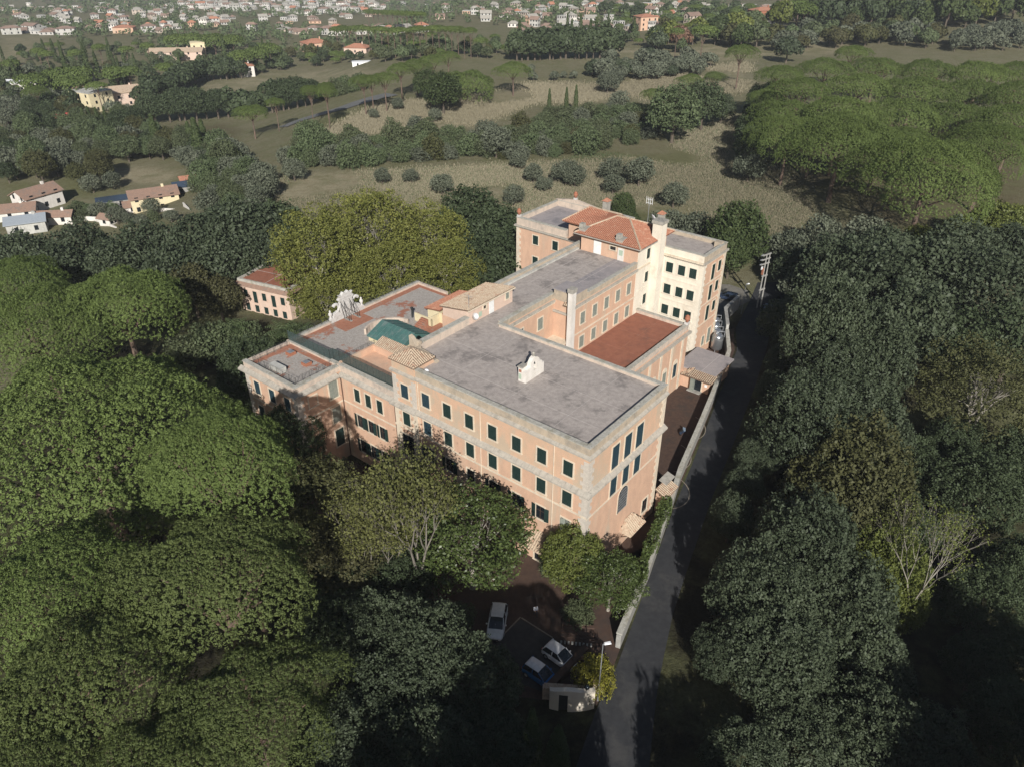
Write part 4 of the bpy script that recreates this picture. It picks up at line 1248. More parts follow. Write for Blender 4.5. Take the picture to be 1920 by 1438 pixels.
WP = [(10.8, 51.7), (12.7, 55.9), (15.2, 61.3), (20.0, 73.2), (22.1, 78.7), (27.3, 90.0), (30.3, 96.7), (33.4, 103.8), (36.1, 110.0), (37.6, 117.6)]
poly_wall('boundary_wall', 'long weathered stone wall between the villa yard and the lane', WP, G0 - .6, -1.5, .5, 'concrete', 'coping_stone')
poly_wall('retaining_wall', 'pale stained retaining wall at the top of the lane', [(37.7, 118.0), (38.9, 124.6), (42.7, 129.8)], G0 - .6, -.7, .45, 'concrete_pale', 'concrete')
poly_wall('parking_wall', 'low brown wall in front of the parked cars', [(3.1, 45.9), (7.5, 51.0)], G0 - .5, G0 + .95, .55, 'paving_red', 'paving_red')
ST = thing('garden_steps', 'brick garden steps and ramp beside the forecourt', 'steps', (6.8, 53.2, G0), R(-8))
for k in range(5):
    MB().box(-1.7, 1.7, -.9 + k * .38, -.9 + (k + 1) * .38, -.4, .1 + k * .13).build('step', 'paving_red', ST)
for k in range(9): MB().box(-1.7 + k * .38, -1.5 + k * .38, -1.3, -1.0, -.2, .18).build('edging_stone', 'concrete', ST)
tag(MB().box(-.22, .22, -.12, .12, 0, .3).build('red_flower_pot', 'sheet_red', None, (5.9, 55.1, G0 + .02)), 'small red pot beside the garden steps', 'flower pot')

# gate lodge
LO = thing('gate_wall', 'curved cream gate wall with a dark doorway at the lane', 'wall', (5.6, 44.3, G0))
mb = MB()
prev = None
ang = np.linspace(-1, 1, 11)
cur = [(2.1 * t, .35 * (t * t)) for t in ang]
tops = [2.55 + .45 * math.exp(-(t * 1.6 + .25) ** 2) for t in ang]
door = (2, 4)
for i in range(10):
    p, q = cur[i], cur[i + 1]
    z0 = 2.35 if door[0] <= i < door[1] else -.3
    mb.hexa([(p[0], p[1], z0), (q[0], q[1], z0), (q[0], q[1] + .45, z0), (p[0], p[1] + .45, z0), (p[0], p[1], tops[i]), (q[0], q[1], tops[i + 1]), (q[0], q[1] + .45, tops[i + 1]), (p[0], p[1] + .45, tops[i])])
mb.build('wall', 'plaster_cream', LO)
MB().box(cur[2][0] - .02, cur[4][0] + .02, .25, .33, 0, 2.35).build('door', 'metal_dark', LO)
MB().lathe([(.02, 2.9), (.2, 2.98), (.27, 3.15), (.2, 3.34), (.02, 3.4)], 12, 1.3, .35).build('globe_lamp', 'glass_dark', LO, smooth=True)
MB().tube([(1.3, .35, 2.5), (1.3, .35, 2.95)], .04).build('lamp_stem', 'metal_dark', LO)
poly_wall('garden_wall', 'rough tiled wall top joining the gate to the parking wall', [(3.0, 45.9), (6.9, 45.6), (8.2, 46.6)], G0 - .4, G0 + 1.6, .5, 'plaster_stained', 'roof_tile_old')

# gate hut
GH = villa('gate_hut', 'low hut with a grey flat roof and a tile eave beside the lane wall')
MB().ab(7.0, 13.0, 45.0, 52.0, ZB, -.75).build('wall', 'plaster_orange', GH)
MB().ab(6.7, 13.2, 45.9, 53.0, -.75, -.5).build('roof_deck', 'roof_membrane_dark', GH)
tiled_plane(GH, 'roof_tile_old', [(-11.0, 44.1, -.85), (-6.2, 44.1, -.85), (-6.2, 45.9, -.45), (-11.0, 45.9, -.45)])
tiled_plane(GH, 'roof_tile_old', [(-11.4, 46.4, -.9), (-11.4, 44.0, -.9), (-10.2, 44.3, -.4), (-10.2, 46.4, -.4)])
MB().ab(8.2, 9.9, 44.9, 45.0, G0, -1.2).build('doorway', 'glass_dark', GH)
MB().ab(9.3, 9.9, 44.4, 44.88, G0, -1.2).build('door_leaf', 'shutter_pale', GH)
MB().ab(8.0, 10.2, 44.1, 45.0, G0 - .2, G0 + .16).build('door_step', 'concrete', GH)
mb = MB(); mb.ab(8.05, 8.2, 44.9, 45.0, G0, -1.1); mb.ab(9.9, 10.05, 44.9, 45.0, G0, -1.1); mb.build('door_frame', 'trim_cream', GH)
MB().ab(7.3, 7.7, 44.95, 45.0, -2.2, -1.8).build('notice', 'white_paint', GH)
mb = MB(); mb.ab(9.0, 9.06, 46, 52.9, -.5, -.49); mb.build('roof_seam', 'roof_seam', GH)
GL = villa('lean_to', 'small tile edged lean-to against the villa side wall', 'lean-to')
MB().ab(-1.3, -.06, 16.0, 18.6, ZB, -.6).build('wall', 'plaster_orange', GL)
tiled_plane(GL, 'roof_tile_old', [(1.6, 15.8, -.6), (1.6, 18.9, -.6), (0, 18.9, .1), (0, 15.8, .1)])
mb = MB(); mb.hexa([(0.02, 16.4, 1.2), (1.1, 16.4, .9), (1.1, 18.6, .9), (.02, 18.6, 1.2), (0.02, 16.4, 1.26), (1.1, 16.4, .96), (1.1, 18.6, .96), (.02, 18.6, 1.26)]); mb.build('metal_canopy', 'chimney_grey', GL)

# tanks
def tank(label, x, y, r, h, z0=G0):
    o = thing('steel_tank', label, 'tank', (x, y, z0), 0, 'steel tanks behind the lane wall')
    MB().lathe([(.01, .35), (r * .7, .4), (r, .7), (r, h - .5), (r * .85, h - .22), (r * .45, h - .04), (.01, h)], 20).build('vessel', 'steel_tank', o, smooth=True)
    for a in range(3):
        t = a * 2.094
        MB().tube([(r * .8 * math.cos(t), r * .8 * math.sin(t), 0), (r * .8 * math.cos(t), r * .8 * math.sin(t), .7)], .06).build('leg', 'metal_grey', o)
    MB().tube([(0, 0, h - .05), (0, 0, h + .35), (r * 1.1, -.1, h + .35), (r * 1.1, -.1, h - .6)], .06).build('pipe', 'metal_grey', o)
    MB().lathe([(r * .22, h - .05), (r * .22, h + .12), (.01, h + .14)], 10, -r * .3, .1).build('manhole', 'metal_grey', o, smooth=True)
    return o
tank('nearest and tallest steel tank behind the lane wall', 34.9, 113.4, .95, 3.4)
tank('second steel tank behind the tallest one', 35.3, 115.8, .9, 3.1)
tank('third steel tank in the row behind the lane wall', 35.6, 118.0, .9, 3.1)
tank('farthest steel tank in the row behind the lane wall', 36.0, 120.2, .9, 3.1)

# street lamps and the power pole
def lamp(label, x, y, h, z0, ang):
    o = thing('street_lamp', label, 'street lamp', (x, y, z0), ang)
    MB().tube([(0, 0, 0), (0, 0, h * .5), (0, 0, h)], [.07, .055, .045], 8).build('pole', 'metal_grey', o)
    MB().tube([(0, 0, h - .05), (.25, 0, h + .06)], .035, 6).build('arm', 'metal_grey', o)
    m_ = MB(); m_.hexa([(.1, -.13, h), (.75, -.16, h + .05), (.75, .16, h + .05), (.1, .13, h), (.15, -.08, h + .14), (.66, -.1, h + .17), (.66, .1, h + .17), (.15, .08, h + .14)])
    m_.build('lamp_head', 'lamp_head', o)
    return o
lamp('white headed street lamp rising from the yellow bush', 8.15, 45.5, 8.0, G0, R(10))
lamp('white headed street lamp by the pale retaining wall', 42.9, 127.6, 6.0, G0, R(25))
PO = thing('power_pole', 'double concrete power pole with three crossarms at the lane end', 'utility pole', (47.0, 130.5, G0), R(35))
for s in (-1, 1):
    MB().tube([(s * .55, 0, 0), (s * .42, 0, 10.8)], [.15, .10], 8).build('post', 'concrete', PO)
for z in (3.6, 6.4): MB().box(-.75, .75, -.12, .12, z, z + .25).build('brace', 'concrete', PO)
for k, z in enumerate((8.9, 9.8, 10.7)):
    c = MB().box(-1.6, .75, -.1, .1, z, z + .2).build('crossarm', 'concrete', PO)
    for q in range(3):
        MB().lathe([(.03, 0), (.08, .04), (.04, .1), (.08, .16), (.03, .24)], 8, -1.5 - q * .22, 0).build('insulator', 'metal_grey', c, (0, 0, z + .1))
MB().box(-.95, -.7, -.15, .15, 6.9, 8.2).build('fuse_box', 'terracotta', PO)
for k in range(3): MB().tube([(-1.0 - .2 * k, 0, 8.0), (-1.0 - .2 * k, 0, 8.6)], .05).build('insulator', 'white_paint', PO)

# ------------------------------------------------------------------ vehicles
def loft(mb, secs):
    n = len(secs[0]); base = []
    for s in secs:
        i = len(mb.v); mb.v += [tuple(p) for p in s]; base.append(i)
    for a, b in zip(base, base[1:]):
        for k in range(n - 1):
            mb.f.append((a + k, b + k, b + k + 1, a + k + 1))
    mb.f.append(tuple(base[0] + k for k in range(n))); mb.f.append(tuple(base[-1] + k for k in range(n - 1, -1, -1)))
def car(label, x, y, head, L, W, H, body, roof=None, z0=G0):
    o = thing('parked_car', label, 'car', (x, y, z0 + .02), head)
    hw = W / 2
    st = [(-.5, .80, .30, .72), (-.47, .92, .24, .88), (-.40, .98, .22, .93), (-.2, 1, .20, .93), (.1, 1, .20, .92), (.26, .99, .21, .90), (.38, .96, .22, .80), (.46, .88, .25, .70), (.5, .74, .32, .58)]
    mb = MB()
    secs = []
    for f, wf, zl, zt in st:
        ww = hw * wf; zt = zt * H / 1.5
        secs.append([(f * L, -ww * .85, zl), (f * L, -ww, zl + .15), (f * L, -ww, zt - .18), (f * L, -ww * .9, zt), (f * L, 0, zt + .035), (f * L, ww * .9, zt), (f * L, ww, zt - .18), (f * L, ww, zl + .15), (f * L, ww * .85, zl)])
    loft(mb, secs)
    mb.build('body', body, o, smooth=False, bevel=.03)
    gh = [(-.485, .80, .80), (-.44, .80, 1.20), (-.36, .78, 1.44), (-.1, .78, 1.485), (.06, .77, 1.46), (.14, .78, 1.30), (.285, .82, .90)]
    mb = MB(); secs = []
    for f, wf, zt in gh:
        ww = hw * wf; zt = zt * H / 1.5; zb = .84 * H / 1.5
        secs.append([(f * L, -hw * .93, zb), (f * L, -ww, zt - .05), (f * L, -ww * .9, zt), (f * L, 0, zt + .03), (f * L, ww * .9, zt), (f * L, ww, zt - .05), (f * L, hw * .93, zb)])
    loft(mb, secs)
    mb.build('glasshouse', 'glass_dark', o, bevel=.02)
    mb = MB(); secs = []
    for f, wf, zt in ((-.41, .72, 1.335), (-.36, .74, 1.462), (-.1, .75, 1.507), (.05, .73, 1.485)):
        ww = hw * wf; zt = zt * H / 1.5
        secs.append([(f * L, -ww, zt - .03), (f * L, -ww * .93, zt + .02), (f * L, 0, zt + .05), (f * L, ww * .93, zt + .02), (f * L, ww, zt - .03)])
    loft(mb, secs)
    mb.build('roof', roof or body, o)
    for s in (-1, 1):
        mb = MB()
        mb.tube([(.28 * L, s * hw * .86, .87 * H / 1.5), (.06 * L, s * hw * .76, 1.45 * H / 1.5)], .045, 5)
        mb.tube([(-.12 * L, s * hw * .93, .85 * H / 1.5), (-.12 * L, s * hw * .79, 1.45 * H / 1.5)], .045, 5)
        mb.tube([(-.46 * L, s * hw * .86, .86 * H / 1.5), (-.38 * L, s * hw * .77, 1.42 * H / 1.5)], .06, 5)
        mb.build('pillar', body, o)
        MB().box(.15 * L, .15 * L + .12, s * hw * .98, s * (hw + .16), .88 * H / 1.5, 1.0 * H / 1.5).build('wing_mirror', body, o)
        MB().box(.455 * L, .475 * L, s * hw * .45, s * hw * .78, .52, .66).build('headlight', 'metal_grey', o)
        MB().box(-.495 * L, -.475 * L, s * hw * .55, s * hw * .84, .6, .85).build('tail_light', 'sheet_red', o)
        for fx in (-.31, .31):
            wl = MB(); wl.tube([(fx * L, s * (hw - .2), .31), (fx * L, s * (hw + .01), .31)], .31, 14)
            wo_ = wl.build('wheel', 'tyre', o)
            MB().tube([(fx * L, s * (hw - .02), .31), (fx * L, s * (hw + .02), .31)], .19, 10).build('rim', 'metal_grey', wo_)
    MB().box(.497 * L, .502 * L, -hw * .45, hw * .45, .3, .48).build('grille', 'metal_dark', o)
    return o
car('white estate car parked on the red forecourt below the villa', -1.55, 54.5, R(-97), 4.5, 1.84, 1.55, 'car_white')
car('small white hatchback with a dark glass roof nosed up to the low wall', 4.75, 50.15, R(-42), 3.65, 1.66, 1.5, 'car_white')
car('blue car with a white roof half under the oak', 2.75, 48.0, R(-40), 3.7, 1.62, 1.6, 'car_blue', 'car_white')
car('dark car with pale trim behind the rear wing of the villa', 41.9, 134.0, R(150), 4.2, 1.75, 1.45, 'car_navy', 'car_navy')
car('steel blue car standing on the lane near the power pole', 48.2, 128.6, R(68), 4.0, 1.72, 1.5, 'car_steel', 'car_steel')
SCO = thing('scooter', 'dark motor scooter parked in the side yard', 'scooter', (24.6, 89.2, G0), R(50))
for x in (-.6, .6):
    MB().tube([(x, -.05, .24), (x, .05, .24)], .24, 12).build('wheel', 'tyre', SCO)
mb = MB(); mb.hexa([(-.75, -.16, .35), (0, -.16, .28), (0, .16, .28), (-.75, .16, .35), (-.8, -.13, .72), (-.1, -.13, .70), (-.1, .13, .70), (-.8, .13, .72)]); mb.box(-.1, .35, -.17, .17, .22, .32); mb.build('body', 'car_navy', SCO, bevel=.03)
MB().box(-.78, -.08, -.14, .14, .72, .82).build('seat', 'tyre', SCO, bevel=.03)
mb = MB(); mb.hexa([(.3, -.2, .3), (.45, -.2, .3), (.45, .2, .3), (.3, .2, .3), (.2, -.18, .95), (.3, -.18, .95), (.3, .18, .95), (.2, .18, .95)]); mb.build('leg_shield', 'car_steel', SCO)
mb = MB(); mb.tube([(.6, 0, .24), (.22, 0, 1.02)], .035); mb.tube([(.22, -.32, 1.05), (.22, .32, 1.05)], .025); mb.build('handlebar', 'metal_dark', SCO)

# ------------------------------------------------------------------ the person walking on the forecourt
PE = thing('person', 'person in white shirt and dark trousers walking across the forecourt', 'person', (2.5, 55.7, G0 + .01), R(200))
J = {'pel': (0, 0, .95), 'sp': (0, .01, 1.2), 'ch': (0, .02, 1.4), 'nk': (0, .03, 1.52), 'hd': (0, .05, 1.64), 'tp': (0, .05, 1.76),
     'sl': (-.18, .02, 1.43), 'el': (-.25, -.06, 1.16), 'wl': (-.22, .1, .93), 'fl': (-.2, .16, .84), 'sr': (.18, .02, 1.43), 'er': (.25, .1, 1.17), 'wr': (.16, .3, 1.12), 'fr': (.1, .36, 1.12),
     'hl': (-.1, 0, .92), 'kl': (-.11, .16, .5), 'al': (-.11, .08, .09), 'tl': (-.11, .24, .03), 'hr': (.1, 0, .92), 'kr': (.11, -.04, .49), 'ar': (.11, -.3, .12), 'tr': (.11, -.17, .03)}
keys = list(J)
ed = [('pel', 'sp'), ('sp', 'ch'), ('ch', 'nk'), ('nk', 'hd'), ('hd', 'tp'), ('ch', 'sl'), ('sl', 'el'), ('el', 'wl'), ('wl', 'fl'), ('ch', 'sr'), ('sr', 'er'), ('er', 'wr'), ('wr', 'fr'), ('pel', 'hl'), ('hl', 'kl'), ('kl', 'al'), ('al', 'tl'), ('pel', 'hr'), ('hr', 'kr'), ('kr', 'ar'), ('ar', 'tr')]
me = bpy.data.meshes.new('body')
me.from_pydata([J[k] for k in keys], [(keys.index(a), keys.index(b)) for a, b in ed], [])
bo = put('body', me, PE)
rad = {'pel': .15, 'sp': .145, 'ch': .16, 'nk': .06, 'hd': .095, 'tp': .07, 'sl': .07, 'sr': .07, 'el': .048, 'er': .048, 'wl': .035, 'wr': .035, 'fl': .04, 'fr': .04, 'hl': .1, 'hr': .1, 'kl': .065, 'kr': .065, 'al': .045, 'ar': .045, 'tl': .04, 'tr': .04}
bo.modifiers.new('skin', 'SKIN')
for i, k in enumerate(keys):
    me.skin_vertices[0].data[i].radius = (rad[k], rad[k])
    me.skin_vertices[0].data[i].use_root = (k == 'pel')
sb = bo.modifiers.new('sub', 'SUBSURF'); sb.levels = 2; sb.render_levels = 2
dg = bpy.context.evaluated_depsgraph_get()
em = bpy.data.meshes.new_from_object(bo.evaluated_get(dg))
bo.modifiers.clear(); bo.data = em
em.materials.clear()
for k in ('shirt', 'trousers', 'skin', 'hair'): em.materials.append(MAT[k])
for p in em.polygons:
    c = p.center
    p.material_index = 1 if c.z < .97 and abs(c.x) < .2 and not (c.z > .8 and abs(c.x) > .17) else (3 if c.z > 1.66 or (c.z > 1.55 and c.y < .03) else (2 if c.z > 1.5 or c.z < .97 or (c.y > .24 and c.z > 1.0) else 0))
em.shade_smooth()

# ------------------------------------------------------------------ pale annex among the trees on the left
PA = thing('annex_house', 'pale pink two storey annex with a flat brown roof and green shutters', 'building', (-50.9, 129.8, G0 - .4), R(-25))
MB().box(0, 11.5, 0, 10.5, -1.5, 6.0).build('wall', 'plaster_pink', PA)
mb = MB(); mb.hexa([(-.1, -.1, 5.6), (11.6, -.1, 5.6), (11.6, 10.6, 5.6), (-.1, 10.6, 5.6), (-.9, -.9, 5.75), (12.4, -.9, 5.75), (12.4, 11.4, 5.75), (-.9, 11.4, 5.75)]); mb.hexa([(-.9, -.9, 5.75), (12.4, -.9, 5.75), (12.4, 11.4, 5.75), (-.9, 11.4, 5.75), (-.15, -.15, 6.25), (11.65, -.15, 6.25), (11.65, 10.65, 6.25), (-.15, 10.65, 6.25)])
mb.build('eave', 'roof_tile_brown', PA)
mb = MB(); mb.box(-.1, 11.6, -.1, .3, 6.2, 6.75); mb.box(-.1, 11.6, 10.2, 10.6, 6.2, 6.75); mb.box(-.1, .3, .3, 10.2, 6.2, 6.75); mb.box(11.2, 11.6, .3, 10.2, 6.2, 6.75); mb.build('parapet', 'coping_stone', PA)
MB().box(.3, 11.2, .3, 10.2, 6.0, 6.4).build('roof_deck', 'terrace_red', PA)
mb = MB(); mb.box(5.6, 5.68, .3, 10.2, 6.4, 6.42); mb.box(.3, 11.2, 5.0, 5.08, 6.4, 6.415); mb.build('roof_seam', 'roof_seam', PA)
for i in range(5):
    for z, h in ((3.2, 1.5), (.5, 1.4)):
        tall = z > 2 and i in (1, 3)
        u = 1.4 + i * 2.15
        fr, sh, pa, br = win_mesh('std', .95, 2.3 if tall else h)
        wd = put('window', coloured(fr, 'plaster_pink'), PA, (u, 0, z - (.8 if tall else 0)))
        for s in (-1, 1): put('shutter', coloured(sh, 'shutter_green'), wd, (s * .95 / 4, 0, 0))
for i in range(4):
    for z in (3.2, .5):
        fr, sh, pa, br = win_mesh('std', .95, 1.5)
        wd = put('window', coloured(fr, 'plaster_pink'), PA, (11.5, 1.6 + i * 2.4, z), math.pi / 2)
        for s in (-1, 1): put('shutter', coloured(sh, 'shutter_green'), wd, (s * .95 / 4, 0, 0))

# ------------------------------------------------------------------ houses
_hw = {}
def house(name, label, px, py, w, d, h, yaw, roof, wm, rm, rh=1.6, rows=1, cols=3, group=None, chimney=True, cat='house', win_col='glass_dark'):
    p = at(px, py)
    if name == 'house' and py > 340: w, d, h, rh = w * .88, d * .88, h * .9, rh * .9
    zb = min(float(gz(p.x + dx, p.y + dy)) for dx in (-w / 2, w / 2) for dy in (-d / 2, d / 2))
    o = thing(name, label, cat, (p.x, p.y, zb), yaw, group)
    MB().box(-w / 2, w / 2, -d / 2, d / 2, -1, h).build('wall', wm, o)
    ov = .5
    if roof == 'flat':
        MB().box(-w / 2 - .15, w / 2 + .15, -d / 2 - .15, d / 2 + .15, h, h + .35).build('roof', rm, o)
    elif roof == 'gable':
        r_ = MB()
        A, B = w / 2 + ov, d / 2 + ov
        zl = h - rh * ov / (d / 2)
        for s in (-1, 1):
            r_.hexa([(-A, s * B, zl), (A, s * B, zl), (A, 0, h + rh), (-A, 0, h + rh), (-A, s * B, zl + .22), (A, s * B, zl + .22), (A, 0, h + rh + .22), (-A, 0, h + rh + .22)])
        ro = r_.build('roof', rm, o)
        for s in (-1, 1):
            x = s * (w / 2 - .02)
            g = MB()
            g.poly([(x, -d / 2, h), (x, d / 2, h), (x, 0, h + rh)][::s])
            g.build('gable', wm, o)
    else:
        A, B = w / 2 + ov, d / 2 + ov
        k = max(0, A - B)
        r_ = MB()
        P = [(-A, -B, h), (A, -B, h), (A, B, h), (-A, B, h)]
        q0, q1 = (-k, 0, h + rh), (k, 0, h + rh)
        r_.poly([P[0], P[1], q1, q0]); r_.poly([P[2], P[3], q0, q1]); r_.poly([P[1], P[2], q1]); r_.poly([P[3], P[0], q0]); r_.poly(P[::-1])
        ro = r_.build('roof', rm, o)
    if chimney and roof != 'flat':
        MB().box(w * .2, w * .2 + .7, -.35, .35, h + rh * .3, h + rh + .9).build('chimney', wm, ro)
    key = (win_col,)
    if key not in _hw: _hw[key] = MB().box(-.5, .5, -.05, .05, 0, 1.35).mesh('window', win_col)
    me = _hw[key]
    for r in range(rows):
        z = .9 + r * 2.9
        for c in range(cols):
            x = -w / 2 + w * (c + .5) / cols
            put('window', me, o, (x, -d / 2, z))
        for c in range(2):
            y = -d / 2 + d * (c + .5) / 2
            put('window', me, o, (w / 2, y, z), math.pi / 2)
            put('window', me, o, (-w / 2, y, z), math.pi / 2)
    return o
H = house
H('house', 'cream farmhouse with a brown tiled roof and lower porch beside the olive grove', 292, 384, 15, 9, 5.2, R(28), 'gable', 'plaster_yellow', 'roof_tile_brown', 1.7, 2, 4)
H('house', 'low brown roofed porch in front of the cream farmhouse', 262, 392, 9, 6, 2.6, R(28), 'gable', 'plaster_white', 'roof_tile_brown', 1.0, 1, 2)
H('garden_shed', 'dark flat garden shed behind the cream farmhouse', 352, 356, 8, 6, 2.6, R(28), 'flat', 'concrete', 'solar_blue', rows=1, cols=2, cat='shed')
H('garden_shed', 'small red roofed shed at the right end of the farmhouse', 356, 346, 5, 4, 2.6, R(28), 'gable', 'concrete_pale', 'roof_tile_red', .7, 1, 1, cat='shed')
H('garden_shed', 'dark solar canopy left of the farmhouse', 214, 388, 9, 5, 2.4, R(28), 'flat', 'concrete', 'solar_blue', rows=1, cols=2, cat='shed')
H('house', 'white gabled villa with a brown roof and thin chimney near the left edge', 76, 388, 13, 9, 5.0, R(60), 'gable', 'plaster_white', 'roof_tile_brown', 2.0, 2, 3)
H('house', 'low white house with long brown roof below the gabled villa', 26, 408, 15, 8, 3.0, R(20), 'gable', 'plaster_white', 'roof_tile_brown', 1.5, 1, 3)
H('house', 'grey house with a pale metal roof at the left edge', 55, 432, 11, 8, 3.6, R(25), 'gable', 'concrete_pale', 'roof_metal', 1.3, 1, 2)
H('garden_shed', 'long brown tiled lean-to right of the grey metal roof', 110, 418, 9, 4, 2.6, R(8), 'gable', 'plaster_white', 'roof_tile_brown', 1.0, 1, 2, cat='shed')
H('garden_shed', 'small brown shed beside the white garden wall', 205, 421, 4, 3, 2.4, R(-20), 'gable', 'plaster_white', 'roof_tile_brown', .8, 1, 1, cat='shed')
def pw(name, label, pix, h, mat):
    pts = [at(*p) for p in pix]
    o = thing(name, label, 'wall', pts[0])
    for p, q in zip(pts, pts[1:]):
        L = (q - p).length; ang = math.atan2(q.y - p.y, q.x - p.x)
        MB().box(-.1, L + .1, -.15, .15, -.8, h).build('wall_length', mat, o, (p.x - pts[0].x, p.y - pts[0].y, min(p.z, q.z) - pts[0].z), ang)
pw('garden_wall', 'white garden wall running past the small brown shed', [(136, 413), (180, 415), (218, 428)], 1.3, 'plaster_white')
pw('garden_wall', 'white terrace wall in front of the cream farmhouse', [(300, 398), (345, 388), (360, 396)], 1.2, 'plaster_white')
H('house', 'flat roofed cream block of flats left of the pink house', 178, 205, 15, 12, 8.5, R(-30), 'flat', 'plaster_yellow', 'concrete_pale', rows=3, cols=3, cat='house')
H('house', 'pink house with a grey gabled roof beside the cream block', 234, 196, 19, 11, 6.5, R(32), 'gable', 'plaster_pink', 'roof_tile_old', 2.2, 2, 4)
H('house', 'brick red house with a brown hip roof behind the cream block', 168, 187, 13, 10, 5.5, R(20), 'hip', 'terracotta', 'roof_tile_brown', 1.8, 2, 3)
H('house', 'dark red roofed shed between cream block and pink house', 206, 192, 12, 7, 3.5, R(5), 'gable', 'plaster_pink', 'roof_tile_red', 1.2, 1, 2)
H('house', 'white modern bungalow with a flat roof left of the cream block', 140, 204, 14, 9, 3.2, R(-12), 'flat', 'plaster_white', 'white_paint', rows=1, cols=3)
H('house', 'small house with a bright red roof among cypresses', 134, 236, 10, 7, 4.0, R(15), 'gable', 'plaster_white', 'sheet_red', 1.2, 1, 2)
H('house', 'white house with red sheet roof at the left edge below the field', 8, 226, 10, 8, 4.0, R(10), 'gable', 'plaster_white', 'sheet_red', 1.2, 1, 2)
H('house', 'long low white villa at the left edge behind the pines', 32, 168, 24, 10, 4.0, R(8), 'gable', 'plaster_white', 'white_paint', 1.0, 1, 5)
H('house', 'grey roofed shed under the umbrella pines on the left', 148, 172, 16, 10, 4.0, R(40), 'gable', 'concrete', 'roof_tile_old', 2.0, 1, 3)
H('house', 'white house at the end of the long dark hedge', 462, 143, 9, 9, 6, R(25), 'hip', 'plaster_white', 'roof_tile_red', 1.6, 2, 2)

# ------------------------------------------------------------------ tree templates
def unit(v):
    return v / np.maximum(np.linalg.norm(v, axis=-1, keepdims=True), 1e-9)

def cards(P, N, size, jit=.6, asp=.62):
    n = len(P)
    N = unit(N + jit * rng.normal(size=(n, 3)))
    T = unit(np.cross(N, rng.normal(size=(n, 3))))
    B = np.cross(N, T)
    s = (np.asarray(size) * (.7 + .6 * rng.random(n)))[:, None]
    bend = N * s * .12
    V = np.stack([P - T * s * .5, P + B * s * .5 * asp + bend, P + T * s * .5, P - B * s * .5 * asp + bend], 1).reshape(-1, 3)
    return V

def card_mesh(name, V, mat, tint):
    F = np.arange(len(V)).reshape(-1, 4)
    return mesh_np(name, V, F, mat, np.repeat(tint, 4))

def lobed(Rx, Rz, zc, nl, rl, N, size, seed, squash=.9, flat=.35, jit=.55, tuft=0, point=0.0):
    """leaf cards over a crown made of many lobes"""
    g = np.random.default_rng(seed)
    i = np.arange(nl) + .5
    th = np.arccos(1 - (1 + flat) * i / nl)
    ph = math.pi * (1 + 5 ** .5) * i + g.random() * 6
    d = np.stack([np.sin(th) * np.cos(ph), np.sin(th) * np.sin(ph), np.cos(th)], -1)
    rr = (.62 + .30 * g.random(nl))
    C = d * np.array([Rx, Rx, Rz]) * rr[:, None] * (1 - rl / Rx * .35)
    C += g.normal(size=C.shape) * Rx * .05
    Lr = rl * (.65 + .7 * g.random(nl))
    keep = C[:, 2] + Lr > -Rz * flat * 1.2
    C, Lr = C[keep], Lr[keep]
    pr = Lr ** 2 / (Lr ** 2).sum()
    M = int(N * 2.2)
    k = g.choice(len(C), M, p=pr)
    dd = unit(g.normal(size=(M, 3)) + np.array([0, 0, .25]))
    dep = 1 - .28 * g.random(M) ** 2
    P = C[k] + dd * (Lr[k] * dep)[:, None] * np.array([1, 1, squash])
    if point: P[:, 2] += point * Lr[k] * np.maximum(0, dd[:, 2]) ** 3
    # drop what lies deep inside other lobes
    ok = np.ones(M, bool)
    for j in range(len(C)):
        q = (np.linalg.norm((P - C[j]) / np.array([1, 1, squash]), axis=1) < Lr[j] * .78) & (k != j)
        ok &= ~q
    P, dd, k = P[ok][:N], dd[ok][:N], k[ok][:N]
    if tuft:
        nt_ = len(P) // tuft
        c = P[:nt_]
        P = np.repeat(c, tuft, 0) + g.normal(size=(nt_ * tuft, 3)) * size * .55
        dd = np.repeat(dd[:nt_], tuft, 0) + g.normal(size=(nt_ * tuft, 3)) * .5
        tint = np.repeat(g.random(nt_), tuft) * .7 + g.random(nt_ * tuft) * .3
    else:
        tint = np.clip(.5 * g.random(len(C))[k] + .6 * g.random(len(P)), 0, 1)
    P[:, 2] += zc
    nrm = unit(dd)
    return cards(P, nrm, np.full(len(P), size), jit), tint

